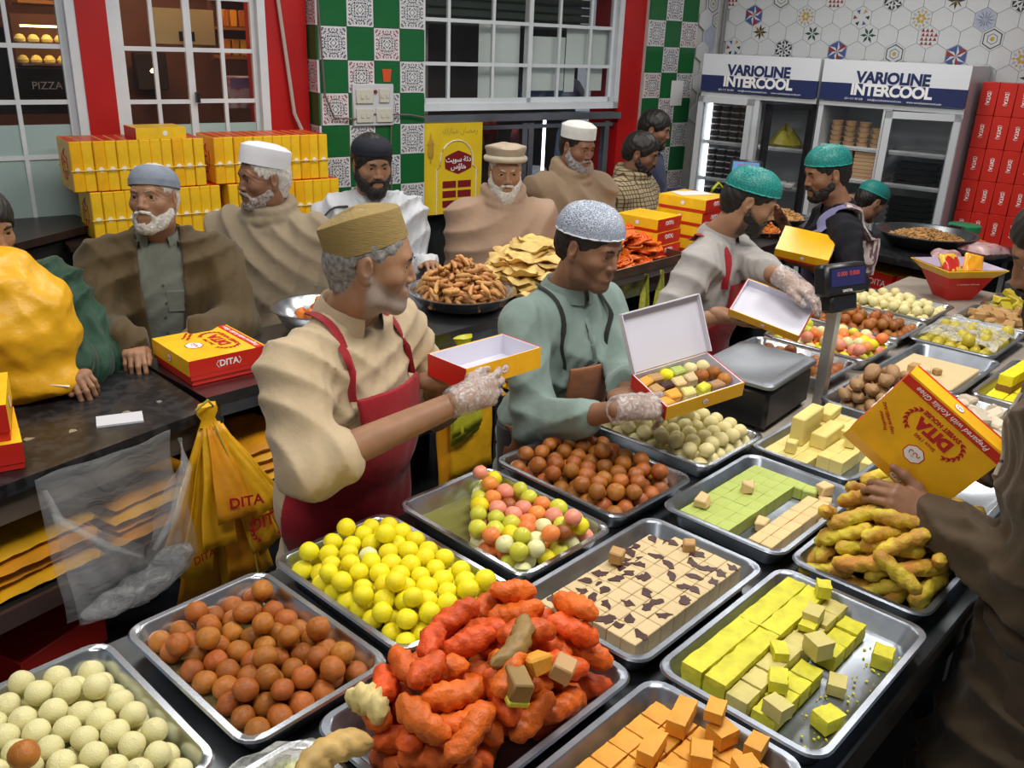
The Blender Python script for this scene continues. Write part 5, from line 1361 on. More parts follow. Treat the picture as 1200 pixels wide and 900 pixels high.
def folds(amp, fx, seed=0):
    rg = np.random.default_rng(seed); p = rg.uniform(0, 6.28, 6)
    def fn(x, y, z):
        w = 2.2*np.sin(7*x+5*y+p[0])+1.6*np.sin(9*z-6*y+p[1])
        mk_ = .5+.5*np.sin(7*x+9*z+4*y+p[4])
        r1 = 1-2*np.abs(np.sin(.5*(fx*(.9*z+.5*x-.35*y)+1.5*w+p[2]))); r2 = 1-2*np.abs(np.sin(.5*(fx*.7*(.8*z-.75*x+.5*y)+1.9*w+p[3])))
        return -amp*(r1*mk_ + .9*r2*(1-mk_) + .25*np.sin(fx*1.9*(x+.4*z)+w+p[5]))
    return fn

class Person:
    def __init__(s, label, head, az, fwd=.08, skinc=(.30, .155, .09), sk='a', haz=0., hpitch=0., hroll=0., hs=1., wid=1., sh=None, hip=None, stoop=0., h=.0034, headkw={}, hipback=0.):
        """head: world centre of the head; az: body heading in degrees clockwise from +y; haz: head turn relative to body (left +)"""
        s.rz = -rad(az); c, sn = math.cos(s.rz), math.sin(s.rz); s.fdir = np.array([-sn, c])
        base = np.array([head.x, head.y])-s.fdir*fwd
        s.t = thing('person', label, 'person', (base[0], base[1], 0), s.rz)
        s.base = base; s.hc = np.array([0, fwd, head.z]); s.hs = hs; s.wid = wid; s.skin = skin(sk, skinc)
        s.HR = rotm(haz, hpitch, hroll)*hs
        s.sz = sh if sh is not None else head.z-.198*hs; s.hipz = hip if hip is not None else max(.80, s.sz-.50); s.ly = fwd*.55-.02
        s.nb = np.array([0, s.ly-.015, s.sz+.035])
        s.hkw = dict(headkw); s.body = [];
        nbl = np.linalg.inv(s.HR)@(s.nb-s.hc)
        hp = head_field(nbl, h, **headkw).nets(); s.headv = hp[0]; s.body.append(xf(hp, s.HR, s.hc))
        s.arms = {}
        s.fat = headkw.get('fat', 1.)
        for sd in (-1, 1):                                    # eyes, brows, lips
            mb = MB().lathe([(.0130*math.sin(math.pi*i/10), -.0130*math.cos(math.pi*i/10)) for i in range(11)], 16, ms=[0]*8+[1, 1, 1], mat=Matrix.Rotation(rad(-90+s.hkw.get('lids', .5)*0-4), 4, 'X'))
            s.hmb('eye', mb, [eye_w, eye_i], (sd*.032, .0722, .003))
    def L(s, p):
        """world -> local"""
        d = np.array([p[0]-s.base[0], p[1]-s.base[1]]); c, sn = math.cos(-s.rz), math.sin(-s.rz)
        return np.array([c*d[0]-sn*d[1], sn*d[0]+c*d[1], p[2]])
    def Ld(s, d):
        c, sn = math.cos(-s.rz), math.sin(-s.rz); return np.array([c*d[0]-sn*d[1], sn*d[0]+c*d[1], d[2]])
    def hmb(s, name, mb, mats, off=(0, 0, 0), R=None, angle=60):
        """a mesh given in the head frame"""
        me = mb.mesh(name, mats, angle=angle); o = obj(name, me, s.t)
        m4 = Matrix.Identity(4)
        for i in range(3):
            for j in range(3): m4[i][j] = s.HR[i, j]
        m4.translation = Vector(s.hc)
        me.transform(m4 @ Matrix.Translation(off) @ (R or Matrix.Identity(4))); return o
    def hparts(s, name, parts, mat):
        return obj(name, quad_mesh(name, [xf(parts, s.HR, s.hc)], mat), s.t)
    def brows(s, mat, thick=.0052):
        for sd in (-1, 1):
            s.hmb('eyebrow', MB().tube([(sd*.013, .0915, .0205), (sd*.026, .0915, .0255), (sd*.039, .0845, .0245), (sd*.049, .0735, .0185)], [thick*.8, thick, thick*.8, thick*.3], 8), mat)
    def lips(s, col=(.26, .10, .08)):
        m = M('lips_%d' % int(col[0]*100), col, .45)
        s.hmb('lips', MB().tube([(-.019, .0855, -.063), (-.008, .0905, -.0605), (0, .0905, -.0615), (.008, .0905, -.0605), (.019, .0855, -.063)], [.002, .0042, .004, .0042, .002], 8)
              .tube([(-.017, .0865, -.070), (0, .0925, -.0725), (.017, .0865, -.070)], [.002, .0052, .002], 8), m)
    def hair(s, mat, **k): k.setdefault('fat', s.fat); return s.hparts('hair', hair_parts(**k), mat)
    def beard(s, mat, **k): k.setdefault('fat', s.fat); return s.hparts('beard', beard_parts(**k), mat)
    def arm(s, sd, wrist, pole=(0, -.3, -1), elbow=None, dirv=None, dorsal=None, world=True, L1=.29, L2=.255, r=1., hand=True, glove=None, **hk):
        """sd=+1 right arm (local +x), -1 left arm"""
        S = np.array([sd*.185*s.wid, s.ly-.005, s.sz-.045]); Wp = s.L(wrist) if world else np.array(wrist, float)
        E = ik(S, Wp, L1, L2, np.array(pole, float)*np.array([sd, 1, 1]))
        if elbow is not None: E = s.L(elbow)
        s.arms[sd] = (S, E, Wp, r)
        if hand:
            dv = (Wp-E) if dirv is None else (s.Ld(dirv) if world else np.array(dirv)); do = np.array([0, 0, 1.]) if dorsal is None else (s.Ld(dorsal) if world else np.array(dorsal))
            R = frame_from(dv, do); s.body.append(xf(hand_parts(-sd, **hk), R, Wp))
            if glove is not None:
                o = obj('glove', quad_mesh('glove', [xf(hand_parts(-sd, off=.0022, cuff=1, wob=.0009, **hk), R, Wp)], glove), s.t)
    def torso(s, F, o=0., k=.05, belly=1., low=None, z_low=None):
        w = s.wid
        F.ell((0, 0, s.hipz), (.165*w+o, .125*belly+o, .13+o), k)
        F.ell((0, s.ly*.4+.015, (s.hipz+s.sz)/2-.02), (.158*w+o, .122*belly+o, .20+o), k)
        F.ell((0, s.ly*.85, s.sz-.14), (.175*w+o, .118+o, .17+o), k)
        F.cap((-.15*w, s.ly, s.sz-.045), (.15*w, s.ly, s.sz-.045), .062+o, k=k)
        for sd in (-1, 1): F.cap((sd*.035, s.nb[1], s.nb[2]-.01), (sd*.13*w, s.ly-.005, s.sz-.02), .040+o*.7, .048+o*.7, k=.04)
    def limbs(s, F, o=0., upto=1., k=.03, only=None, loose=0.):
        for sd, (S, E, Wp, r) in s.arms.items():
            if only and sd != only: continue
            F.cap(S, E, (.054+o+loose)*r, (.044+o+loose)*r, k=k)
            if upto > 0: F.cap(E, E+(Wp-E)*upto, (.043+o+loose)*r, ((.043-.017*upto)+o+loose*1.1)*r, k=k)
    def bounds(s, zlo, pad=.10):
        P = [np.array([-.27*s.wid, -.21, zlo]), np.array([.27*s.wid, .24, s.sz+.12])]
        for a in s.arms.values(): P += [a[0], a[1], a[2]]
        P = np.array(P); return P.min(0)-pad*np.array([1, 1, .3]), P.max(0)+pad*np.array([1, 1, .3])
    def finish(s, h=.0075):
        lo, hi = s.bounds(s.hipz-.15); F = Field(lo, hi, h); s.torso(F, -.012); s.limbs(F)
        for sd, (S, E, Wp, r) in s.arms.items(): pass
        s.body.append(F.nets()); me = quad_mesh('body', s.body, s.skin); b = obj('body', me, s.t)
        if getattr(s, 'stub', None):
            x, y, z = s.headv.T; sm = lambda q: np.clip(q, 0, 1)**2*(3-2*np.clip(q, 0, 1))
            zb = -.004-.062*np.clip(y, 0, .08)/.08
            m = sm((zb-z)/.016)*sm((y+.012)/.016)*sm((z+.150)/.02)
            m = np.maximum(m, sm((y-.075)/.01)*sm((.036-np.abs(x))/.01)*sm((z+.062)/.006)*sm((-.043-z)/.005))
            m *= 1-sm((y-.083)/.006)*sm((.024-np.abs(x))/.006)*sm((z+.080)/.005)*sm((-.057-z)/.005)
            at = me.attributes.new('stubble', 'FLOAT', 'POINT'); v = np.zeros(len(me.vertices), np.float32); v[:len(m)] = m*s.stub[1]; at.data.foreach_set('value', v)
            me.materials[0] = stub_skin(s.skin, s.stub[0])
        return b
    def shirt(s, mat, o=.012, upto=.95, skirt=.5, amp=.0035, fx=70, seed=1, h=.0075, name='shirt', belly=1., loose=.006, cut=None, flare=.21):
        lo, hi = s.bounds(skirt); F = Field(lo, hi, h)
        s.torso(F, o, belly=belly)
        if skirt < s.hipz-.1: F.chain([(0, 0, s.hipz), (0, 0, skirt+.06)], [.15, flare], .06)
        s.limbs(F, o, upto, loose=loose)
        F.disp(folds(amp, fx, seed), .04)
        s.SF = (F.V.copy(), F.lo, F.h)
        F.clip(lambda x, y, z: skirt-z+0*x+0*y)
        if cut is not None: F.clip(cut)
        return obj(name, quad_mesh(name, [F.nets()], mat), s.t)
    def collar(s, mat, r=.066, hgt=.045, open_=50, t=.005, tilt=18, z=.0):
        mb = MB(); n = 26; vs = []
        for i in range(n+1):
            q = rad(90+open_/2 + (360-open_)*i/n); fold = 1.0
            for (dr, dz) in ((0, -.01), (0, hgt), (.006, hgt+.004), (.017, hgt*.35), (.020, -.008)):
                vs.append(((r+dr)*math.cos(q)*1.02, (r+dr)*math.sin(q)*1.08, dz+.004*math.cos(q)))
        m = 5; fs = [(i*m+k, (i+1)*m+k, (i+1)*m+k+1, i*m+k+1) for i in range(n) for k in range(m-1)]
        o = mb.add(vs, fs).build('collar', mat, s.t, tuple(s.nb+np.array([0, .012, .0+z])), angle=60); o.rotation_euler = (rad(-tilt), 0, 0); return o
    def legs(s, mat, shoe, spread=.09):
        for sd in (-1, 1):
            MB().tube([(sd*spread, -.01, s.hipz+.02), (sd*spread*1.05, .0, .48), (sd*spread*1.1, -.01, .09)], [.10, .085, .075], 12).build('trouser_leg', mat, s.t)
            MB().lathe([(0, 0), (.8, .02), (1, .3), (.85, .7), (0, 1)], 14, warp=lambda p, q: (p.x*.045+sd*spread*1.1, p.y*.125+.05, p.z*.085)).build('shoe', shoe, s.t)
    def cap_dome(s, mat, name='cap', a=.088, b=.110, hgt=.075, z=.045, tilt=8, y=-.012, round_=2.2, band=None, gather=0., rim=.0):
        n = 14; prof = [(1.0-.02, 0), (1.0, .02*hgt/.075)]
        for i in range(n+1):
            t = i/n; prof.append(((1-t**round_)**(1/round_) if i < n else 0, hgt*t))
        ph = [.3, 1.7]
        mb = MB().lathe(prof, 40, warp=lambda p, q: (p.x*a*(1+gather*math.sin(17*q)*max(0, 1-p.z/hgt*1.6)), p.y*b*(1+gather*math.sin(17*q+1)*max(0, 1-p.z/hgt*1.6)), p.z+gather*.02*math.sin(9*q)))
        return s.hmb(name, mb, mat, (0, y, z), Matrix.Rotation(rad(tilt), 4, 'X'))
    def kufi(s, mat, a=.084, b=.106, hgt=.075, z=.055, tilt=14, y=-.012, flare=.0, name='cap', dome=.012, sag=0.):
        prof = [(.955, .004), (1.0, 0), (1.0+flare*.5, hgt*.5), (1.0+flare, hgt*.93), (.985+flare, hgt), (.7, hgt+dome*.7), (.35, hgt+dome), (0, hgt+dome)]
        mb = MB().lathe(prof, 40, warp=lambda p, q: (p.x*a, p.y*b, p.z+sag*math.cos(2*q)*(p.z/hgt)))
        return s.hmb(name, mb, mat, (0, y, z), Matrix.Rotation(rad(tilt), 4, 'X'), angle=35)

glove_m = M_film('plastic_glove', (.80, .80, .82), .30, .2, .35, 60)
def net_on(p, teal=True, **k):
    m = M_net('teal_net', (.012, .26, .235), 190, .50, .16) if teal else M_net('white_net', (.46, .52, .64), 230, .30, .16)
    kw = dict(a=.090, b=.113, hgt=.092, z=.044, tilt=8, y=-.015, round_=2.3, gather=.03); kw.update(k)
    o = p.cap_dome(m, 'hair_net', **kw)
    kw2 = dict(kw)
    a, b = kw['a'], kw['b']
    p.hmb('elastic_band', MB().tube([(a*.995*math.cos(2*math.pi*i/40), b*.995*math.sin(2*math.pi*i/40), .001*math.sin(i*2.6)) for i in range(40)], .0028, 6, closed=True),
          M('band_teal', (.02, .33, .29), .6) if teal else M('band_white', (.62, .66, .72), .6), (0, kw['y'], kw['z']), Matrix.Rotation(rad(kw['tilt']), 4, 'X'))
    return o
def apron(p, mat, o=.024, z0=.62, z1=None, half=.16, strapm=None, belly=1., h=.0055, seed=3, arms=True, bibw=.115, skirtw=.20):
    """bib apron: a slab wrapped on the front of the torso"""
    z1 = z1 or p.sz-.12; lo, hi = p.bounds(z0-.05); F = Field(lo, hi, h)
    p.torso(F, o, belly=belly); F.chain([(0, 0, p.hipz), (0, 0, z0-.1)], [.155, .20], .06)
    F.disp(folds(.0025, 45, seed), .03)
    V1 = F.V.copy(); F.V = np.maximum(F.V, -(V1+.012))
    F.clip(lambda x, y, z: np.maximum(np.maximum(z-z1, z0-z), np.abs(x)-(bibw+(skirtw-bibw)*np.clip((z1-.13-z)/.10, 0, 1)))+0*y)
    F.clip(lambda x, y, z: (p.ly*.5-.02-y)-.02+0*x+0*z)
    ap = obj('apron', quad_mesh('apron', [F.nets(smooth=1)], mat), p.t)
    return ap
def hug(p, pts, d=.004):
    V, lo, h = p.SF; n = np.array(V.shape); out = []
    for q in pts:
        q = np.array(q, float)
        for _ in range(8):
            i = np.clip(((q-lo)/h+.5).astype(int), 1, n-2); v = V[tuple(i)]
            g = np.array([V[i[0]+1, i[1], i[2]]-V[i[0]-1, i[1], i[2]], V[i[0], i[1]+1, i[2]]-V[i[0], i[1]-1, i[2]], V[i[0], i[1], i[2]+1]-V[i[0], i[1], i[2]-1]])
            L_ = np.linalg.norm(g)
            if L_ < 1e-6 or v > .075: break
            q = q-g/L_*(v-d)*.7
        out.append(tuple(q))
    return out
def spline(pts, n=6):
    P = [np.array(q, float) for q in pts]; P = [2*P[0]-P[1]]+P+[2*P[-1]-P[-2]]; out = []
    for i in range(1, len(P)-2):
        for k in range(n):
            t = k/n; out.append(tuple(.5*((2*P[i])+(-P[i-1]+P[i+1])*t+(2*P[i-1]-5*P[i]+4*P[i+1]-P[i+2])*t*t+(-P[i-1]+3*P[i]-3*P[i+1]+P[i+2])*t**3)))
    return out+[tuple(P[-2])]
def strap(p, mat, pts, w=.012, name='apron_strap', flat=.22, d=.010):
    pts = [np.array(q) for q in hug(p, spline(pts), d)]
    for _ in range(3): pts = [pts[0]]+[(pts[i-1]+2*pts[i]+pts[i+1])/4 for i in range(1, len(pts)-1)]+[pts[-1]]
    pts = [tuple(q) for q in pts]
    return MB().tube(pts, w, 8, flat=flat).build(name, mat, p.t, angle=80)

def shawl(p, mat, o=.03, seed=1, amp=.006, zlow=.5, wrap=3, arms=True, h=.0085, q=(0, .14), fx=52, wr=.10):
    """big woollen wrap over the shoulders with swagged folds and a roll about the neck"""
    lo, hi = p.bounds(zlow); lo -= .05; hi += .05; F = Field(lo, hi, h)
    p.torso(F, o, k=.08); F.ell((0, .035+p.ly*.6, p.sz-.24), (.235*p.wid+o*.3, .165, .26), .08); F.chain([(0, .02, p.hipz+.1), (0, .02, zlow-.05)], [.19, .25], .08)
    if arms: p.limbs(F, o+.015, 1., k=.08)
    else:
        for sd in (-1, 1): F.chain([(sd*.19*p.wid, p.ly, p.sz-.05), (sd*.225*p.wid, p.ly+.02, p.sz-.30), (sd*.12, .15, p.sz-.42)], [.075, .078, .06], .08)
    rg = np.random.default_rng(seed); ph = rg.uniform(0, 6, 6)
    def fd(x, y, z):
        w = 1.5*np.sin(5*x+4*y+ph[0])+1.2*np.sin(6*z+ph[1]); r1 = np.sqrt((x-q[0])**2*.8+(z-(p.sz+q[1]))**2+.3*y*y)
        mk_ = .5+.5*np.sin(4*x+5*z+3*y+ph[4])
        g = 1-2*np.abs(np.sin(.5*(fx*r1+2.2*w+ph[2]))); g2 = 1-2*np.abs(np.sin(.5*(fx*.62*(z*.35+x*1.0+.4*y)+2.4*w+ph[3])))
        return -amp*(g*(.25+.75*mk_)+.9*g2*(1-mk_))
    F.disp(fd, .06)
    for j in range(wrap):
        R_ = wr-.007*j; zc = p.nb[2]-.004+.032*j; pts = []
        for i in range(17):
            a = 2*math.pi*i/16; pts.append((R_*1.05*math.cos(a), p.nb[1]+.012+R_*math.sin(a)*(1.15 if math.sin(a) > 0 else .85), zc-.045*max(0, math.sin(a))*(1.2-.2*j)+.012*math.sin(2*a+j+seed)))
        F.chain(pts, [.027]*17, .008)
    F.clip(lambda x, y, z: zlow-z+0*x+0*y)
    p.SF = (F.V.copy(), F.lo, F.h)
    return obj('shawl', quad_mesh('shawl', [F.nets(smooth=1)], mat), p.t)
# ================================================================== THE PEOPLE
def cloth(name, col, **k):
    kw = dict(rough=.85, var=.10, nscale=6, bump=.45, bscale=26, bdist=.008, sheen=.15, spec=.25); kw.update(k); return M(name, col, **kw)
trs = cloth('trouser_dark', (.06, .06, .065)); trs_l = cloth('trouser_pale', (.35, .33, .28)); shoe_m = M('shoe_black', (.02, .018, .016), .4)
hb = M('hair_black', (.012, .010, .009), .5, var=.4, nscale=60, stretch=(1, 1, .2), bump=.5, bscale=200)
hg = M('hair_grey', (.22, .21, .205), .6, var=.5, nscale=90, bump=.6, bscale=220)
hw_ = M('hair_white', (.55, .52, .48), .7, var=.25, nscale=90, bump=.6, bscale=220)
hsalt = M('hair_salt_pepper', (.30, .25, .22), .7, var=.6, nscale=110, bump=.6, bscale=240)
bk = M('beard_black', (.012, .009, .008), .6, var=.3, nscale=60, bump=.5, bscale=220)
apr_red = cloth('apron_red', (.30, .010, .018), rough=.6, var=.18)
R0, U0 = np.array(_R), np.array(_U); FW = np.array(_F)
def uvd(u, v, z=0): return np.array([TA[0]*u+TB[0]*v, TA[1]*u+TB[1]*v, z])

def open_box(label, loc, rz, w, l, h, lid=True, rot=None, lid_ang=115, lidm=None, side=None):
    """card box without its contents: base tray with four walls, lid hinged on the far long side"""
    t = thing('open_sweet_box', label, 'box', loc, rz, None, rot); tk = .003
    inside = M('card_white', (.68, .67, .76), .35)
    MB().box((0, 0, tk/2), (w, l, tk)).box((0, -l/2+tk, h/2), (w-.001, tk, h-.002)).box((0, l/2-tk, h/2), (w-.001, tk, h-.002)).box((-w/2+tk, 0, h/2), (tk, l-.001, h-.002)).box((w/2-tk, 0, h/2), (tk, l-.001, h-.002)).build('box_lining', inside, t)
    side = side or yel2
    for q_ in (-1, 1): MB().box((0, q_*l/2, h/2), (w, .002, h)).build('long_side', side, t); MB().box((q_*w/2, 0, h/2), (.002, l, h)).build('short_side', red, t)
    medallion(t, (.0, -l/2-.0012, h*.5), (rad(90), 0, 0), h*.22, urdu=True)
    if lid:
        o = obj('lid', None, t); bpy.data.objects.remove(o)
        mb = MB().box((0, -l/2, 0), (w+.004, l, tk), mis=[1, 0, 0, 0, 0, 0]); lh = h*.45
        mb.box((0, -l+.001, -lh/2), (w+.004, tk, lh)).box((-w/2-.001, -l/2, -lh/2), (tk, l, lh)).box((w/2+.001, -l/2, -lh/2), (tk, l, lh))
        lo_ = mb.build('lid', [yel, inside], t, (0, l/2, h+.002), smooth=False)
        for p in lo_.data.polygons: p.material_index = 1 if (p.normal.z < -.5 and p.area > w*l*.5) else p.material_index
        lo_.data.materials[0] = inside if lid == 'white' else yel
        lo_.rotation_euler = (rad(-lid_ang), 0, 0)
    return t

# ---- man in the cream shirt and red apron (serving, profile)
hd = onv(437, 306, 1.70)
p = Person('man in cream shirt, red apron and tall tan cap filling an open box', hd, 118, fwd=.13, skinc=(.33, .175, .10), sk='warm', haz=33, hpitch=-7, hroll=0, hs=.99, wid=1.16, headkw=dict(fat=1.05, nose=1.1, lids=.3, jaw=1.1), h=.003)
bc = onv(575, 423, 1.56); ub, vb, zb = uvz(bc)
p.arm(1, T(ub-.185, vb-.095, zb-.03), elbow=aty(362, 548, 1.86), dirv=uvd(1, -.10, .05), dorsal=uvd(-.1, -1, .45), curls=[(18, 22, 15), (26, 30, 20), (34, 36, 22), (42, 40, 25)], spread=7, thumb=(.2, .2), glove=glove_m, r=1.12, h=.0026)
p.arm(-1, T(ub-.10, vb+.10, zb-.058), pole=(.6, 0, -1), dirv=uvd(.9, -.5, .0), dorsal=uvd(.1, .1, -1), curls=[(4, 8, 6)]*4, r=1.05)
p.stub = ((.30, .27, .25), .85); p.finish()
cream = cloth('shirt_cream', (.50, .39, .25))
p.shirt(cream, upto=.16, skirt=.35, amp=.0068, fx=78, belly=1.18, loose=.012, seed=2, o=.012, h=.006)
p.collar(cream, r=.068, hgt=.042, open_=55)
apron(p, apr_red, belly=1.18, o=.036, z0=.50, bibw=.125, skirtw=.23)
zz = p.sz
for sd in (-1, 1): strap(p, apr_red, [(sd*.118, .14, zz-.13), (sd*.105, .10, zz-.03), (sd*.085, .03, zz+.05), (sd*.06, -.06, zz+.06), (0, -.09, zz+.055)], .014)
strap(p, apr_red, [(.19, .05, p.hipz+.10), (.2, -.06, p.hipz+.11), (.1, -.15, p.hipz+.12), (0, -.16, p.hipz+.12)], .012)
p.hair(hg, line=.085, t=.004, nape=-.085); p.brows(hb); p.lips((.22, .08, .065))
tanc = M('cap_tan', (.28, .195, .065), .85, var=.12, nscale=40, stretch=(1, 1, 14), bump=.8, bscale=50, bdist=.003)
p.kufi(tanc, a=.086, b=.106, hgt=.078, z=.036, tilt=24, flare=-.01, dome=.012, sag=.006, y=-.018)
p.legs(trs_l, shoe_m)
open_box('open empty sweet box held by the man in the tan cap', T(ub, vb+.02, zb-.035), RT+rad(-2), .275, .15, .06, lid=False)

# ---- young man in green kameez with white hair net
hd = onv(692, 289, 1.63)
p = Person('young man in sage green kameez with white hair net and brown apron', hd, 137, fwd=.14, skinc=(.26, .13, .075), sk='tan', haz=8, hpitch=-13, hs=.98, wid=1.0, headkw=dict(fat=.98, nose=1., lids=.1), h=.003)
b2 = onv(806, 441, 1.22); u2, v2, z2 = uvz(b2)
p.arm(1, T(u2-.25, v2+.02, z2-.035), elbow=aty(627, 497, 2.42), dirv=uvd(1, -.35, -.05), dorsal=uvd(-.25, -.5, .9), curls=[(12, 16, 10), (24, 24, 15), (36, 30, 18), (44, 34, 20)], spread=8, thumb=(.3, .3), glove=glove_m, h=.003)
p.arm(-1, T(u2-.10, v2+.13, z2-.075), pole=(.7, 0, -1), dirv=uvd(.8, -.6, .0), dorsal=uvd(.1, .1, -1), curls=[(5, 8, 6)]*4)
p.stub = ((.035, .025, .02), .55); p.finish()
sage = cloth('kameez_sage', (.20, .27, .245))
p.shirt(sage, upto=.55, skirt=.35, amp=.0075, fx=70, loose=.010, seed=5, o=.012, h=.0065)
p.collar(sage, r=.064, hgt=.030, open_=14, t=.004, tilt=10)
brn = cloth('apron_brown', (.30, .115, .055), rough=.45)
apron(p, brn, o=.036, z0=.55, z1=p.sz-.165, bibw=.10, skirtw=.19)
zz = p.sz
for sd in (-1, 1): strap(p, cloth('strap_black', (.02, .022, .022)), [(sd*.095, .14, zz-.17), (sd*.10, .13, zz-.09), (sd*.092, .08, zz), (sd*.075, .0, zz+.055), (sd*.05, -.07, zz+.06), (0, -.09, zz+.05)], .008)
for k in range(3):
    q = hug(p, [(0.004, .2, zz-.05-.055*k)], .002)[0]; MB().lathe([(0, -.002), (.005, -.002), (.005, .002), (0, .002)], 10, mat=Matrix.Rotation(rad(90), 4, 'X')).build('button', M('button', (.25, .27, .25), .3), p.t, q)
strap(p, cloth('placket_sage', (.18, .245, .225)), [(0.004, .2, zz-.0), (0.004, .2, zz-.10), (.004, .2, zz-.19)], .013, name='placket', flat=.15, d=.003)
p.hair(hb, line=.052, t=.006, nape=-.06); p.brows(hb); p.lips((.24, .09, .07))
net_on(p, False)
p.legs(trs, shoe_m)
t = open_box('open sweet box full of assorted sweets held by the green kameez man', T(u2, v2, z2-.045), RT+rad(14), .26, .17, .045, lid='white', lid_ang=122)
t.rotation_euler = (rad(12), rad(-8), rad(27)); bm4 = t.rotation_euler.to_matrix()
def in_box(x, y, z): return t.location + bm4 @ Vector((x, y, z))
asl = [(-.105, .05, m_or, 'tan'), (-.07, .055, m_tan, 'tan'), (-.03, .058, b_yel, 'ball'), (.01, .055, m_green, 'green'), (.05, .055, b_cream, 'ball'), (.09, .05, b_cream, 'ball'),
       (-.10, .01, m_tan, 'tan'), (-.06, .012, m_flake, 'plum'), (-.02, .012, m_crm, 'cream'), (.02, .015, m_choc, 'cream'), (.06, .012, b_gulab, 'ball'), (.10, .01, b_gulab, 'ball'),
       (-.11, -.05, m_or, 'orange'), (-.07, -.03, m_or, 'orange'), (-.025, -.04, m_py, 'yellow'), (.025, -.04, m_lime, 'yellow'), (.065, -.045, m_bun, 'bun'), (.105, -.03, b_gulab, 'ball')]
for i, (x, y, m_, kd) in enumerate(asl):
    if kd == 'ball': o = obj('syrup_ball', ball_mesh(i, m_), None, in_box(x, y, .027)); o.scale = (.0205,)*3
    else: o = obj('fudge_piece', MB().cbox((0, 0, 0), (.038, .034, .032), .004, jit=.003, rg=random.Random(i)).mesh('fudge_piece', m_, angle=30), None, in_box(x, y, .0235)); o.rotation_euler = t.rotation_euler; o.rotation_euler.z += random.Random(i).uniform(-.3, .3)
    tag(o, 'assorted sweet packed inside the open held box', 'sweet', 'sweets packed in the held box')

# ---- man in grey shirt with teal net
hd = onv(880, 236, 1.72)
p = Person('man in grey shirt with teal hair net and red apron strap packing a box', hd, 120, fwd=.20, skinc=(.34, .185, .11), sk='warm', haz=18, hpitch=-20, hs=.98, wid=1.05, headkw=dict(fat=1.0, nose=1.05, lids=.1), h=.0034)
b3 = onv(905, 357, 1.42); u3, v3, z3 = uvz(b3)
p.arm(1, T(u3-.03, v3+.17, z3-.075), pole=(.8, -.2, -1), dirv=uvd(.2, -1, -.1), dorsal=uvd(0, -.1, -1), curls=[(6, 10, 8)]*4)
p.arm(-1, onv(922, 327, 1.40), pole=(.6, .1, -.6), dirv=uvd(.15, -1, -.35), dorsal=uvd(-.2, -.3, 1), curls=[(18, 22, 14), (24, 26, 16), (30, 30, 18), (35, 32, 20)], thumb=(.3, .3), glove=glove_m)
p.stub = ((.02, .015, .012), .95); p.finish()
gry = cloth('shirt_grey', (.36, .34, .325))
p.shirt(gry, upto=.30, skirt=.4, amp=.0078, fx=70, loose=.008, seed=9, o=.016, h=.0075)
p.collar(gry, r=.064, hgt=.03, open_=40)
apron(p, apr_red, o=.037, z0=.55, bibw=.12, skirtw=.20)
zz = p.sz
for sd in (-1, 1): strap(p, apr_red, [(sd*.118, .14, zz-.13), (sd*.10, .10, zz-.02), (sd*.08, .03, zz+.055), (sd*.055, -.06, zz+.065), (0, -.09, zz+.06)], .015)
p.hair(hb, line=.058, t=.006, nape=-.075); p.beard(bk, thick=-.002, full=True, up=-.02); p.brows(hb); p.lips((.24, .09, .07))
net_on(p, True)
p.legs(trs, shoe_m)
t3 = open_box('empty white lined sweet box tilted beside the scale', T(u3, v3, z3-.03), 0, .26, .17, .035, lid=False)
t3.rotation_euler = (Matrix.Rotation(RT+rad(-82), 3, 'Z') @ Matrix.Rotation(rad(30), 3, 'X') @ Matrix.Rotation(rad(14), 3, 'Y')).to_euler()

# ---- man in dark shirt with teal net, facing the pans
hd = onv(968, 203, 1.92)
p = Person('man in dark shirt with teal hair net and striped scarf on his shoulder', hd, 275, fwd=.14, skinc=(.25, .125, .07), sk='tan', haz=14, hpitch=-14, hs=1.02, wid=1.05, headkw=dict(fat=1.0, nose=1.1, lids=.2))
b4 = aty(944, 288, hd.y-.22)
p.arm(-1, (b4.x+.02, b4.y-.02, b4.z-.08), pole=(.4, -.5, -1), dirv=(-1, 0, .1), dorsal=(0, -.6, -.8), curls=[(25, 30, 20)]*4)
p.arm(1, aty(915, 256, hd.y+.28), pole=(.6, -.2, -1), curls=[(35, 40, 25)]*4)
p.finish()
dks = cloth('shirt_charcoal', (.014, .014, .019), sheen=0.)
p.shirt(dks, upto=.45, skirt=.4, amp=.010, fx=66, loose=.010, seed=12)
p.collar(dks, r=.062, hgt=.03, open_=40)
p.hair(hb, line=.055, t=.006, nape=-.07); p.beard(bk, thick=.002, full=True, up=-.02); p.brows(hb); p.lips((.2, .08, .06))
net_on(p, True)
sc1 = cloth('scarf_violet', (.20, .19, .36)); sc2 = cloth('scarf_stripes', (.55, .47, .46), col2=(.14, .07, .10), nscale=22, c2pos=(.48, .52), stretch=(6, 1, .3))
strap(p, sc1, [(-.10, .16, p.sz-.34), (-.10, .15, p.sz-.16), (-.10, .10, p.sz-.02), (-.095, .03, p.sz+.05)], .05, name='scarf', flat=.22, d=.012)
strap(p, sc2, [(-.095, .05, p.sz+.05), (-.11, -.04, p.sz+.045), (-.115, -.11, p.sz-.03), (-.12, -.15, p.sz-.15), (-.12, -.15, p.sz-.26)], .06, name='scarf', flat=.25, d=.014)
p.legs(trs, shoe_m)
sweet_box('closed sweet box held by the man with the striped scarf', (b4.x, b4.y, b4.z-.03), .25, .20, .055, rad(-20), detail=0, topm=yel2, rot=(rad(24), rad(6), rad(-24)))

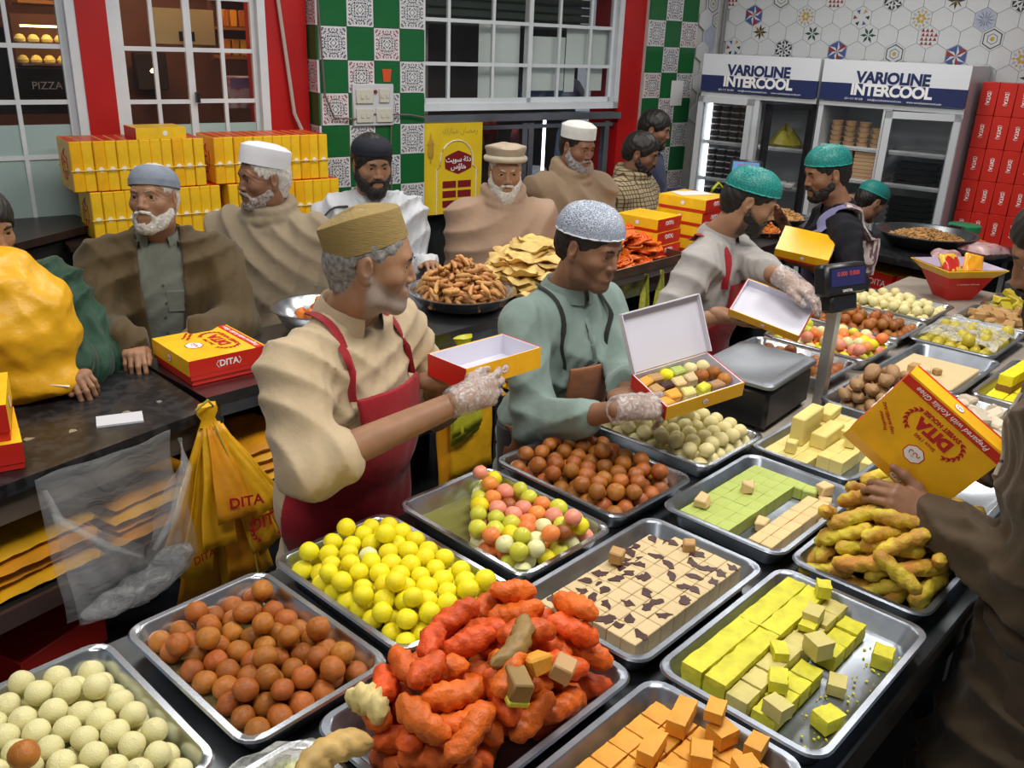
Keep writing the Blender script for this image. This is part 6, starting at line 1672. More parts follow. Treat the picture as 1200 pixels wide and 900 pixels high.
# ---- only the netted head of another worker shows behind the pan
hd = aty(1021, 236, 6.05)
p = Person('worker bending behind the frying pan, only teal hair net showing', hd, 75, fwd=.22, skinc=(.25, .125, .07), sk='tan', haz=0, hpitch=-30, hs=1., headkw=dict(lids=.1), h=.0045)
p.arm(1, (.22, .12, .62), world=False, h=.004); p.arm(-1, (-.22, .12, .62), world=False, h=.004)
p.finish(.01); p.shirt(dks, upto=.95, skirt=.5, seed=13, h=.01)
p.hair(hb, line=.05); net_on(p, True); p.legs(trs, shoe_m)

# ---- customers along the counter
# olive jacket
hd = onv(180, 232, 3.15)
p = Person('old man in olive jacket and grey knitted cap looking up', hd, 158, fwd=.07, skinc=(.30, .155, .09), sk='warm', haz=-26, hpitch=9, hroll=2, hs=.98, wid=1.08, headkw=dict(fat=.93, nose=1.1, age=1., lids=.9, brow=1.05))
for sd, px, py in ((1, 158, 402), (-1, 226, 392)):
    w_ = onz(px, py, .985); p.arm(sd, (w_.x, w_.y, .985), pole=(.8, -.2, -1), dirv=(.62*sd*0+(.3 if sd > 0 else -.35), -.85, -.15), dorsal=(0, -.1, 1), curls=[(25, 30, 20), (32, 38, 25), (38, 42, 25), (42, 45, 28)], thumb=(.4, .3), h=.003)
p.finish()
shirt_g = cloth('shirt_grey_green', (.17, .185, .155)); olive = cloth('jacket_olive', (.080, .053, .021), rough=.65)
p.shirt(shirt_g, upto=.2, skirt=.55, amp=.003, seed=21)
p.collar(shirt_g, r=.064, hgt=.04, open_=55)
zz = p.sz
for k in range(5): MB().lathe([(0, -.002), (.005, -.002), (.005, .002), (0, .002)], 10, mat=Matrix.Rotation(rad(90), 4, 'X')).build('button', M('button_dark', (.08, .08, .07), .3), p.t, hug(p, [(0, .2, zz-.10-.065*k)], .002)[0])
q = hug(p, [(-.055, .2, zz-.17)], .002)[0]; MB().cbox((0, 0, 0), (.075, .006, .08), .002).build('pocket', shirt_g, p.t, q)
p.shirt(olive, o=.034, upto=.97, skirt=.62, amp=.010, fx=64, seed=22, name='jacket', loose=.008, cut=lambda x, y, z: np.where(y > .02, .075-np.abs(x)+.05*np.clip(z-zz+.2, 0, 1)*0-.03*np.clip((zz-.1-z)*3, 0, 1), -.05)+0*z)
p.collar(olive, r=.092, hgt=.035, open_=85, tilt=14, z=-.012)
p.hair(hw_, line=.085, t=.004, nape=-.06); p.beard(hw_, thick=.001, length=.008, up=-.03); p.brows(hg, .0035); p.lips((.25, .12, .10))
p.cap_dome(M('cap_grey', (.20, .235, .29), .9, var=.12, nscale=30, bump=.6, bscale=160), a=.086, b=.107, hgt=.082, z=.038, tilt=6, round_=2.6)
p.legs(trs_l, shoe_m)
# beige shawl, white cap, profile
hd = onv(308, 209, 3.3)
p = Person('old man in taupe shawl and white cap turned in profile', hd, 190, fwd=.06, skinc=(.24, .12, .07), sk='ruddy', haz=-38, hpitch=-2, hs=1.0, wid=1.15, headkw=dict(fat=1.0, nose=1.15, age=.8, lids=.4))
p.arm(1, (.12, .24, p.sz-.42), world=False, h=.005); p.arm(-1, (-.12, .24, p.sz-.42), world=False, h=.005)
p.finish(.01)
shawl(p, cloth('shawl_taupe', (.27, .215, .145), var=.08), seed=3, q=(-.34, .22), amp=.010, fx=70, wrap=3, o=.018)
p.collar(cloth('shirt_slate', (.10, .10, .12)), r=.062, hgt=.03, open_=40)
p.hair(hw_, line=.085, t=.005, nape=-.085); p.beard(hsalt, thick=-.001, length=.006, up=-.025); p.brows(hb, .004); p.lips((.2, .09, .07))
p.kufi(M('cap_white', (.66, .66, .70), .85, var=.05, bump=.4, bscale=120), a=.085, b=.108, hgt=.072, z=.050, tilt=14, dome=.022)
p.legs(trs_l, shoe_m)
# black hair and white jacket
hd = onv(436, 192, 3.4)
p = Person('black bearded man in white jacket and dark cap before the tiled pillar', hd, 158, fwd=.05, skinc=(.30, .155, .10), sk='warm', haz=6, hpitch=-10, hs=1.03, wid=1.05, headkw=dict(fat=1.0, nose=1.1, lids=.3))
p.arm(1, (.22, .26, .98), world=False, h=.004); p.arm(-1, (-.2, .28, .98), world=False, h=.004)
p.finish(.009)
wj = cloth('jacket_white', (.55, .57, .61), bump=.5, bscale=120)
p.shirt(wj, o=.03, upto=.95, skirt=.6, amp=.012, fx=75, seed=31, name='jacket', loose=.010)
p.collar(wj, r=.085, hgt=.03, open_=60, z=-.01); strap(p, cloth('shoulder_black', (.03, .03, .032)), [(.13, .06, p.sz), (.20, .03, p.sz-.03), (.25, .03, p.sz-.12)], .018, name='shoulder_stripe', d=.002)
p.hair(hb, line=.05, t=.014, nape=-.07, side=-.02); p.beard(bk, thick=.010, length=.02, up=-.01); p.brows(hb, .0048); p.lips((.25, .10, .08))
p.cap_dome(M('cap_navy', (.010, .012, .022), .85, var=.2, bump=.4, bscale=150), a=.092, b=.115, hgt=.078, z=.048, tilt=8, round_=2.6)
p.legs(trs, shoe_m)
# pakol
hd = onv(592, 200, 3.12)
p = Person('white bearded man in rolled wool cap and fawn shawl', hd, 172, fwd=.06, skinc=(.30, .16, .10), sk='warm', haz=2, hpitch=-8, hs=1.0, wid=1.12, headkw=dict(fat=.97, nose=1.1, age=1., lids=.35))
p.arm(1, (.12, .24, p.sz-.42), world=False, h=.005); p.arm(-1, (-.12, .24, p.sz-.42), world=False, h=.005)
p.finish(.01)
shawl(p, cloth('shawl_fawn', (.37, .25, .175), var=.06), seed=5, q=(.34, .24), amp=.009, fx=66, wrap=3, o=.018)
p.hair(hw_, line=.085, t=.004, nape=-.07); p.beard(hw_, thick=.010, length=.045, up=-.01); p.brows(hw_, .0035); p.lips((.26, .12, .10))
pk1 = M('pakol_wool', (.40, .33, .24), .9, var=.15, nscale=15, bump=.5, bscale=90); pk2 = M('pakol_roll', (.52, .46, .36), .9, var=.12, nscale=15, bump=.5, bscale=90)
mb = MB().lathe([(.95, 0), (1.02, .01), (1.12, .045), (1.18, .060), (1.12, .068), (.6, .078), (0, .080)], 36, warp=lambda q, a: (q.x*.088, q.y*.108, q.z+.004*math.sin(3*a)))
p.hmb('cap', mb, pk1, (0, -.012, .052), Matrix.Rotation(rad(10), 4, 'X'))
p.hmb('cap_roll', MB().tube([(.094*math.cos(2*math.pi*i/36), .115*math.sin(2*math.pi*i/36), 0) for i in range(36)], .016, 10, closed=True), pk2, (0, -.012, .060), Matrix.Rotation(rad(10), 4, 'X'))
p.legs(trs_l, shoe_m)
# white cap, brown shawl
hd = onv(677, 172, 3.08)
p = Person('grey bearded man in white cap and brown shawl by the steel hatch', hd, 150, fwd=.06, skinc=(.24, .125, .075), sk='ruddy', haz=12, hpitch=-12, hs=.97, wid=1.1, headkw=dict(fat=.95, nose=1.15, age=.6, lids=.3))
p.arm(1, (.12, .24, p.sz-.42), world=False, h=.005); p.arm(-1, (-.12, .24, p.sz-.42), world=False, h=.005)
p.finish(.01)
shawl(p, cloth('shawl_brown', (.235, .165, .105), var=.08), seed=7, q=(-.36, .2), amp=.010, fx=70, wrap=3, o=.018)
p.hair(hb, line=.085, t=.005, nape=-.07); p.beard(hg, thick=.010, length=.055, up=-.01); p.brows(hb, .0042); p.lips((.22, .10, .08))
p.kufi(M('cap_white_rib', (.60, .62, .60), .85, var=.06, nscale=30, bump=.6, bscale=140), a=.085, b=.107, hgt=.064, z=.048, tilt=8, dome=.024)
p.legs(trs, shoe_m)
# checked shawl
hd = onv(752, 180, 3.24)
p = Person('dark haired man in checked tan shawl looking down sideways', hd, 120, fwd=.08, skinc=(.20, .10, .06), sk='deep', haz=10, hpitch=-14, hs=1.0, wid=1.08, headkw=dict(fat=.98, nose=1.05, lids=.2), h=.004)
p.arm(1, (.12, .24, p.sz-.42), world=False, h=.005); p.arm(-1, (-.12, .24, p.sz-.42), world=False, h=.005)
p.finish(.01)
chk = cloth('shawl_check', (.36, .28, .16))
nt = chk.node_tree; b_ = nt.nodes['Principled BSDF']; tc_ = nt.nodes.new('ShaderNodeTexCoord'); bt_ = nt.nodes.new('ShaderNodeTexBrick')
bt_.offset = 0; bt_.inputs['Scale'].default_value = 1; bt_.inputs['Mortar Size'].default_value = .003; bt_.inputs['Brick Width'].default_value = .024; bt_.inputs['Row Height'].default_value = .024
bt_.inputs['Color1'].default_value = (.38, .30, .17, 1); bt_.inputs['Color2'].default_value = (.33, .26, .15, 1); bt_.inputs['Mortar'].default_value = (.07, .05, .03, 1)
mp_ = nt.nodes.new('ShaderNodeMapping'); mp_.inputs['Rotation'].default_value = (rad(90), 0, 0); nt.links.new(tc_.outputs['Object'], mp_.inputs[0]); nt.links.new(mp_.outputs[0], bt_.inputs['Vector']); nt.links.new(bt_.outputs['Color'], b_.inputs['Base Color'])
shawl(p, chk, seed=9, q=(.3, .2), amp=.008, fx=66, wrap=3, o=.018)
p.hair(hb, line=.052, t=.012, nape=-.06, side=-.01); p.beard(bk, thick=.004, length=.0, up=-.02); p.brows(hb); p.lips((.18, .07, .06)); p.legs(trs, shoe_m)
# dark blue jacket behind
hd = onv(768, 152, 3.62)
p = Person('man in dark blue jacket standing behind the checked shawl', hd, 110, fwd=.06, skinc=(.24, .12, .07), sk='tan', haz=0, hpitch=-10, hs=1.0, wid=1.05, headkw=dict(lids=.3), h=.0045)
p.arm(1, (.2, .25, 1.0), world=False, h=.005); p.arm(-1, (-.2, .25, 1.0), world=False, h=.005)
p.finish(.012); dbl = cloth('jacket_navy', (.028, .035, .085)); p.shirt(dbl, o=.03, upto=.95, skirt=.6, amp=.005, seed=41, name='jacket', h=.01); p.collar(dbl, r=.08, hgt=.03, open_=60)
p.hair(hb, line=.05, t=.014, nape=-.06); p.beard(bk, thick=.0, up=-.02); p.brows(hb); p.lips((.2, .08, .06)); p.legs(trs, shoe_m)
# green jacket at the left edge
hd = onv(-22, 268, 3.06)
p = Person('black haired man in dark green jacket beside the stuffed yellow bag', hd, 128, fwd=.05, skinc=(.28, .145, .09), sk='warm', haz=10, hpitch=-8, hs=1.0, wid=1.12, headkw=dict(lids=.4))
w_ = onz(78, 428, 1.0); p.arm(-1, (w_.x, w_.y, 1.0), pole=(.9, -.1, -1), dirv=(.75, -.6, -.2), dorsal=(0, -.3, 1), curls=[(35, 40, 25)]*4, thumb=(.3, .3)); p.arm(1, (.2, .28, 1.0), world=False, h=.004)
p.finish(.009); grn = cloth('jacket_green', (.010, .048, .026), rough=.5); shw = cloth('shirt_white', (.5, .5, .5))
p.shirt(grn, o=.034, upto=.95, skirt=.6, amp=.012, fx=62, seed=51, name='jacket', loose=.02); p.collar(grn, r=.088, hgt=.035, open_=70, z=-.01); p.collar(shw, r=.064, hgt=.03, open_=60)
p.hair(hb, line=.045, t=.016, nape=-.07); p.beard(bk, thick=.006, length=.01, up=-.01); p.brows(hb, .005); p.lips((.24, .10, .08)); p.legs(trs, shoe_m)
o = MB().box((0, 0, 0), (.07, .045, .002)).build('paper_slip', white, None, (w_.x+.02, w_.y-.11, .988)); o.rotation_euler = (.25, .3, .6); tag(o, 'small slip of paper in the hand of the green jacket man', 'paper')

# ---- man at the near end holding the yellow box
base = T(1.80, .17, 0); hd = aty(1256, 296, 1.70)
p = Person('man in brown tunic at the table end holding up a yellow box', hd, 312, fwd=.17, skinc=(.27, .14, .085), sk='tan', haz=18, hpitch=-25, hs=1.02, wid=1.12, headkw=dict(lids=.3), h=.0034)
bcn = aty(1088, 512, 1.80); bz = Vector(bcn)
wr_ = aty(1092, 603, 1.73)
p.arm(-1, wr_, elbow=aty(1225, 702, 1.50), dirv=-R0*.93+U0*.36+FW*.15, dorsal=-FW*.95+U0*.25-R0*.1, curls=[(30, 42, 26), (32, 44, 28), (34, 45, 28), (38, 45, 28)], spread=2, thumb=(-.25, -.35), h=.0024, L2=.27)
p.arm(1, aty(1150, 540, 1.92), pole=(.6, -.2, -1), dirv=-R0+FW*.3+U0*.2, dorsal=FW-U0*.3, curls=[(30, 40, 25)]*4)
p.finish()
brt = cloth('tunic_brown', (.075, .050, .028), rough=.7, var=.18)
p.shirt(brt, o=.018, upto=.93, skirt=.25, amp=.011, fx=70, seed=61, loose=.012, flare=.24, h=.0065)
p.collar(brt, r=.066, hgt=.035, open_=45)
strap(p, cloth('piping_pale', (.38, .34, .27)), [(-.06, .16, p.sz-.08), (-.062, .16, p.sz-.14), (-.064, .16, p.sz-.20), (-.066, .16, p.sz-.26)], .005, name='piping', flat=.6, d=.003)
p.hair(hb, line=.05, t=.01, nape=-.07); p.beard(bk, thick=.016, length=.085, up=-.01); p.brows(hb); p.lips((.2, .08, .06)); p.legs(brt, shoe_m)
xd = -.70*R0+.715*U0; yd = -.715*R0-.70*U0; nd = -FW; th_ = rad(44); ph_ = rad(14); xd, nd = xd*math.cos(ph_)-nd*math.sin(ph_), nd*math.cos(ph_)+xd*math.sin(ph_)
y2 = yd*math.cos(th_)-nd*math.sin(th_); n2 = nd*math.cos(th_)+yd*math.sin(th_)
m3 = Matrix(((xd[0], y2[0], n2[0]), (xd[1], y2[1], n2[1]), (xd[2], y2[2], n2[2])))
hb_ = sweet_box('large yellow sweet box held up at the table end, lid lettering showing', bz - Vector(n2)*.03, .255, .20, .058, 0, None, rot=m3.to_euler(), detail=1, topm=yel2)
fl_ = MB().box((0, .024, 0), (.253, .048, .002)).build('lid_flap', yel2, hb_, (0, .1005, .0575)); fl_.rotation_euler = (rad(-32), 0, 0); medallion(fl_, (-.02, .024, .001), (0, 0, 0), .017)
# ================================================================== THE REST ON COUNTERS AND WALLS
# --- broad steel pan of fried twists
def pan_thing(label, c, r, z, hgt=.07, mat=None, name='steel_pan', handles=False, lip=.012):
    o = MB().lathe([(0, 0), (r*.55, 0), (r*.80, hgt*.25), (r, hgt), (r+lip, hgt+.003), (r+lip, hgt+.006), (r-.004, hgt+.005), (r*.79, hgt*.3), (r*.54, .006), (0, .006)], 48).build(name, mat or steel, None, (c.x, c.y, z))
    tag(o, label, 'pan')
    if handles:
        for a in (0.6, 3.74):
            MB().tube([(r*math.cos(a-.2), r*math.sin(a-.2), hgt), ((r+.05)*math.cos(a-.12), (r+.05)*math.sin(a-.12), hgt+.01), ((r+.05)*math.cos(a+.12), (r+.05)*math.sin(a+.12), hgt+.01), (r*math.cos(a+.2), r*math.sin(a+.2), hgt)], .008, 8).build('handle', steel_dark, o)
    return o
cp = T(2.57, 2.67, 0)
pan_thing('broad steel pan of fried brown twists on the steel counter', cp, .225, .916)
m_tw = M('fried_twist', (.55, .27, .085), .5, var=.3, nscale=20, bump=.6, bscale=50, bdist=.004, rnd=.18, hrnd=.01)
tw_m = [lump_mesh('fried_twist', .074, .0100, 80+s, m_tw, amp=.13, ns=10, nr=12, power=2.6, bend=.12, freq=5, rough=.2) for s in range(6)]
scatter('fried_twist', lambda x, y, z: Vector((cp.x+x, cp.y+y, .916+z)), drop(285, .074, .0100, .42, .42, 51, K=20, mound=2.8, z0=.025, inside=lambda x, y: x*x+y*y < .175**2, maxtilt=35), tw_m, 'brown fried twist heaped in the broad steel pan', 'fried twists in the steel pan')
# --- pale ruffled fritters
m_rf = M('ruffled_fritter', (.72, .50, .17), .6, var=.22, nscale=16, bump=.8, bscale=45, bdist=.006, rnd=.12, hrnd=.008)
def ruffle(seed, R, mat, th=.010, name='ruffled_fritter'):
    rg = np.random.default_rng(seed); ph = rg.uniform(0, 6, 8); nr, ns = 7, 28; vs = []
    def zz(r, q): return .008*r*math.sin(4*q+ph[0]+3*r)+.007*math.sin(2*q+7*r+ph[1])+.005*r*math.sin(7*q+ph[2])
    for sgn in (1, -1):
        for i in range(nr+1):
            r = i/nr
            for k in range(ns):
                q = 2*math.pi*k/ns; rr = R*r*(1+.10*math.sin(3*q+ph[3])*r+.06*math.sin(8*q+ph[4])*r)
                vs.append((rr*math.cos(q), rr*.8*math.sin(q), zz(r, q)+sgn*th*(1-r**4)**.5+sgn*.002*math.sin(23*q+ph[5])*math.sin(14*r)))
    fs = []; o2 = (nr+1)*ns
    for i in range(nr):
        for k in range(ns):
            a, b, c, d = i*ns+k, i*ns+(k+1) % ns, (i+1)*ns+(k+1) % ns, (i+1)*ns+k; fs += [(a, d, c, b), (o2+a, o2+b, o2+c, o2+d)]
    me = MB().add(vs, fs).mesh(name, mat, angle=180); me.validate(); return me
rf = [ruffle(s, .115, m_rf, .012) for s in range(5)]
cj = T(3.07, 2.70, 0); rg = random.Random(6); zc = .93
for k, (nn, rr) in enumerate(((8, .185), (8, .17), (7, .155), (7, .135), (6, .115), (5, .09), (3, .06), (2, .03))):
    for i in range(nn):
        a = 2*math.pi*(i/nn)+k*.9; o = obj('ruffled_fritter', rg.choice(rf), None, (cj.x+rr*math.cos(a)*1.25*TA[0]+rr*math.sin(a)*TB[0], cj.y+rr*math.cos(a)*1.25*TA[1]+rr*math.sin(a)*TB[1], .936+.026*k+rg.uniform(0, .006)), rot=(rg.uniform(-.14, .14), rg.uniform(-.14, .14), rg.uniform(0, 6)))
        tag(o, 'pale golden ruffled fritter in the heap on the steel counter', 'fritter', 'pale ruffled fritters')
o = MB().rrect(.50, .46, [(.02, 0, .03), (0, .012, .04), (.004, .014, .04), (.03, .006, .03)], 5).build('steel_tray', steel, None, (cj.x, cj.y, .9155), RT); tag(o, 'flat steel tray under the pale ruffled fritters', 'tray')
# --- orange spirals
m_oj = M('orange_spiral', (.80, .14, .008), .4, var=.2, nscale=20, rnd=.12, hrnd=.006, coat=.4)
def spiral(seed, R=.055):
    rg = random.Random(seed); pts = []; n = 46; ph = rg.uniform(0, 6)
    for i in range(n):
        t = i/(n-1); a = ph+2*math.pi*3.1*t; r = R*(.15+.85*t)*(1+.12*math.sin(5*a)); pts.append((r*math.cos(a), r*math.sin(a), .004*math.sin(3*a+ph)))
    return MB().tube(pts, .0062, 6).mesh('orange_spiral', m_oj, angle=180)
sp = [spiral(s) for s in range(5)]
ot = T(3.76, 2.72, 0)
o = MB().rrect(.66, .42, [(.006, 0, .02), (0, .05, .02), (.003, .052, .02), (.008, .05, .02), (.012, .006, .02)], 4).build('serving_tray', M('tray_bronze', (.20, .13, .09), .35, .8, var=.2), None, (ot.x, ot.y, .9155), RT); tag(o, 'deep bronze coloured tray under the orange spirals', 'tray')
rg = random.Random(9)
for k in range(12):
    for i in range(12 if k < 6 else 9):
        a, b = rg.uniform(-.25+.010*k, .25-.010*k), rg.uniform(-.14+.006*k, .14-.006*k)
        o = obj('orange_spiral', rg.choice(sp), None, T(3.76+a, 2.72+b, .932+.0135*k+rg.uniform(-.004, .004)), rot=(rg.uniform(-.25, .25), rg.uniform(-.25, .25), rg.uniform(0, 6))); tag(o, 'bright orange syrup spiral in the heap on the bronze tray', 'sweet', 'orange spirals')
# --- steel bowl of orange fritters
cb = T(1.93, 2.80, 0)
pan_thing('shiny steel bowl with a few orange fritters between the shawl and cream shirt', cb, .17, .9155, .085, name='steel_bowl')
m_of = M('orange_fritter', (.62, .16, .02), .5, var=.25, nscale=20, bump=.6, bscale=40, rnd=.12)
of = [lump_mesh('orange_fritter', .06, .021, 95+s, m_of, amp=.12, power=2.4) for s in range(3)]
scatter('orange_fritter', lambda x, y, z: Vector((cb.x+x, cb.y+y, .9155+z)), drop(13, .06, .021, .20, .20, 53, z0=.02, mound=1.5, inside=lambda x, y: x*x+y*y < .09**2), of, 'lumpy orange fritter in the shiny steel bowl', 'orange fritters in the bowl')

# --- scales
def scale(label, loc, rz, pole_xy, disp_z, disp_rz, w=.38, l=.28, lcd=(.02, .02, .10)):
    t = thing('weighing_scale', label, 'scale', loc, rz)
    MB().cbox((0, 0, .075), (w*.92, l*.92, .13), .012).build('body', black, t)
    for a in (-1, 1):
        for b in (-1, 1): MB().lathe([(.018, 0), (.02, .012)], 12).build('foot', black, t, (a*w*.38, b*l*.36, 0))
    MB().box((0, 0, .145), (w*.5, l*.5, .014)).build('neck', steel_dark, t)
    MB().rrect(w, l, [(.012, .150, .02), (0, .152, .025), (0, .162, .025), (.004, .166, .025), (.03, .166, .02), (.034, .163, .02)], 5).build('weighing_plate', M('plate_steel', (.26, .28, .31), .5, .9, var=.15, nscale=5), t)
    MB().box((pole_xy[0], pole_xy[1], disp_z/2-.03), (.045, .032, disp_z-.06)).build('pole', M('pole_steel', (.42, .42, .42), .35, .9), t)
    h = obj('display', MB().cbox((0, 0, 0), (.185, .06, .10), .010).cbox((0, .005, -.075), (.12, .05, .06), .008).mesh('display', black), t, (pole_xy[0], pole_xy[1], disp_z), rot=(rad(-12), 0, disp_rz))
    MB().box((0, -.031, .008), (.15, .002, .055)).build('screen', M('lcd_%d' % int(lcd[2]*100), lcd, .2, emit=.12), h)
    text('lettering', '0.000  0.000', .02, M('lcd_red', (.45, .06, .04), emit=.3), h, (0, -.0325, .018), (rad(90), 0, 0)); text('lettering', 'DIGITAL', .012, ink_white, h, (0, -.0305, -.036), (rad(90), 0, 0))
    return t
scale('black weighing scale with steel plate and display pole between the trays', T(2.60, 1.29, TZ+.0005), RT+rad(4), (.155, -.175), .455, rad(-22))
scale('second black scale with a lit blue display near the pillar', T(4.95, 2.78, .9155), RT+rad(-20), (-.05, -.16), .42, rad(-18)-RT+rad(20), lcd=(.05, .25, .6))

# --- far end: frying pan, plates, basket, tubs
ck = T(5.52, 1.78, 0)
pan_thing('wide black frying pan of crisp golden snacks on the end counter', ck, .27, .9355, .085, steel_dark, 'frying_pan', True, .02)
MB()
m_cr = M('crisp_snack', (.50, .27, .09), .6, var=.3, nscale=25, rnd=.2)
def crisps(label, c, z, R, n, seed, mat=m_cr):
    rg = random.Random(seed); mb = MB()
    for i in range(n):
        r = R*math.sqrt(rg.random()); a = rg.uniform(0, 6.28); hh = .055*(1-(r/R)**2); L_ = rg.uniform(.018, .035)
        m4 = Matrix.Translation((r*math.cos(a), r*math.sin(a), hh+rg.uniform(-.004, .01))) @ Euler((rg.uniform(-.6, .6), rg.uniform(-.6, .6), rg.uniform(0, 6))).to_matrix().to_4x4()
        mb.cbox((0, 0, 0), (L_, .011, .009), .002, mat=m4)
    mb.lathe([(R, -.01), (R*.7, .028), (R*.3, .05), (0, .052)], 20)
    o = stuff(mb.build('crisp_snacks', mat, None, (c.x, c.y, z))); tag(o, label, 'snacks')
crisps('heap of crisp golden snacks in the wide frying pan', ck, .975, .215, 420, 3)
c2 = T(5.55, 2.74, 0); pan_thing('steel plate of golden snacks near the fridges', c2, .19, .9155, .05); crisps('heap of golden snacks on the steel plate near the fridges', c2, .95, .16, 300, 4)
c3 = T(5.12, 2.62, 0); pan_thing('small steel plate of orange snacks on the steel counter', c3, .13, .9155, .03); crisps('heap of orange snacks on the small steel plate', c3, .93, .10, 160, 5, M('orange_snack', (.66, .20, .03), .55, var=.25))
bk_ = thing('gift_basket', 'red and yellow card gift basket filled with snack packets', 'basket', T(4.72, 1.34, TZ+.0005), RT+rad(-35))
def frust(mb, w0, l0, w1, l1, z0, z1, mis):
    a = [(-w0/2, -l0/2, z0), (w0/2, -l0/2, z0), (w0/2, l0/2, z0), (-w0/2, l0/2, z0), (-w1/2, -l1/2, z1), (w1/2, -l1/2, z1), (w1/2, l1/2, z1), (-w1/2, l1/2, z1)]
    for f, mi in zip(((0, 3, 2, 1), (0, 1, 5, 4), (1, 2, 6, 5), (2, 3, 7, 6), (3, 0, 4, 7)), mis): mb.add([a[i] for i in f], [(0, 1, 2, 3)], mi)
mb = MB(); frust(mb, .16, .14, .30, .26, 0, .15, [0]*5); o = mb.build('basket_wall', [red], bk_, smooth=False); o.modifiers.new('solid', 'SOLIDIFY').thickness = .004
mb = MB(); frust(mb, .302, .262, .40, .36, .15, .20, [0, 0, 0, 0, 0]); mb.f = mb.f[1:]; mb.m = mb.m[1:]; o = mb.build('basket_rim', [yel], bk_, smooth=False); o.modifiers.new('solid', 'SOLIDIFY').thickness = .004
mb = MB(); frust(mb, .29, .25, .385, .345, .155, .205, [0]*5); mb.f = mb.f[1:]; mb.m = mb.m[1:]; o = mb.build('basket_lining', [M('lilac_paper', (.50, .42, .58), .6)], bk_, smooth=False)
MB().box((0, 0, .11), (.24, .20, .05)).build('filling', M('lilac_paper', (.50, .42, .58), .6), bk_)
bk_.scale = (.84,)*3
text('lettering', 'Premium Sweets', .022, ink_white, bk_, (0, -.112, .11), (rad(58), 0, 0))
def packet(label, loc, w, l, h, mat, rot, seed=0):
    rg = np.random.default_rng(seed); ph = rg.uniform(0, 6, 4); vs = []; n = 14
    for sg in (1, -1):
        for i in range(n+1):
            for j in range(n+1):
                x, y = i/n*2-1, j/n*2-1; e = max(0, (1-x**4))*max(0, (1-y**6)); vs.append((x*w/2*(1-.05*y*y), y*l/2, sg*h/2*e**.5*(1+.15*math.sin(6*x+ph[0])*math.sin(5*y+ph[1]))+.002*math.sin(14*x+ph[2])*(1-e)))
    N_ = (n+1)**2; fs = []
    for i in range(n):
        for j in range(n):
            a, b, c, d = i*(n+1)+j, (i+1)*(n+1)+j, (i+1)*(n+1)+j+1, i*(n+1)+j+1; fs += [(a, b, c, d), (N_+a, N_+d, N_+c, N_+b)]
    o = MB().add(vs, fs).build('snack_packet', mat, None, loc, angle=180); o.rotation_euler = rot; return tag(o, label, 'packet')
bl = Vector(bk_.location)
pm1 = M('packet_red_yellow', (.62, .03, .02), .2, col2=(.85, .55, .05), nscale=14, c2pos=(.5, .53)); pm2 = M('packet_orange', (.85, .38, .02), .2, col2=(.8, .12, .02), nscale=9, c2pos=(.55, .6)); pm3 = M('packet_pink', (.55, .36, .36), .3, col2=(.42, .12, .14), nscale=16, c2pos=(.5, .62))
packet('red and yellow snack packet standing in the gift basket', bl+Vector((-.05, -.02, .165)), .11, .13, .05, pm1, (rad(50), 0, RT-rad(20)), 1); packet('yellow snack packet leaning in the gift basket', bl+Vector((.07, .0, .165)), .10, .12, .04, pm2, (rad(60), .2, RT-rad(50)), 2)
e1 = T(5.28, 1.50, .965)
packet('shiny orange snack packet beside the green tub', T(5.75, 1.62, .96), .24, .17, .05, pm2, (.1, 0, rad(10)), 3); packet('pink wrapped bundle behind the gift basket', T(5.50, 1.45, .975), .24, .20, .08, pm3, (0, .05, rad(30)), 4); packet('small pink wrapped bundle at the counter corner', T(5.20, 1.55, .968), .16, .14, .06, pm3, (0, 0, rad(-20)), 5)
gt = thing('round_tub', 'round tub with a bright green lid beside the fridge', 'tub', T(5.93, 1.70, .9355), 0)
MB().lathe([(0, 0), (.085, .002), (.09, .07), (.085, .07)], 28).build('tub_body', M('tub_white', (.4, .42, .40), .4), gt); MB().lathe([(.094, .060), (.096, .062), (.096, .095), (.09, .10), (0, .10)], 28).build('lid', M('lid_green', (.01, .22, .09), .35), gt)
t2 = table('steel side table with stacked trays in front of the red boxes', 5.15, 6.0, .45, 1.22, .90, steel_worn, 'side_table')
for i, (du, dv, rz, z) in enumerate(((0, 0, 4, .9005), (.03, -.03, -8, .956), (-.02, .02, 6, 1.0115), (.05, -.02, -4, 1.067))):
    o = obj('steel_tray', tray_mesh(.52, .36, steel_worn), None, T(5.62+du, .93+dv, z), RT+rad(rz)); tag(o, '%s steel tray of the stack before the red boxes' % ['lowest', 'second', 'third', 'topmost'][i], 'tray')
o = fudge('fudge_cube', None, 0, 0, 0, (.06, .05, .03), m_crm, 'cream fudge block left in the topmost stacked tray', world=T(5.60, .98, 1.088)); 
mc = thing('counter_machine', 'dark steel machine standing on the side table by the red boxes', 'machine', T(5.88, .60, .9005), RT)
MB().cbox((0, 0, .17), (.22, .26, .34), .012).build('housing', steel_dark, mc); MB().lathe([(.09, .341), (.10, .36), (.10, .40), (.02, .42), (0, .42)], 20).build('hopper', steel_worn, mc); MB().box((-.111, 0, .2), (.003, .16, .1)).build('panel', black, mc)

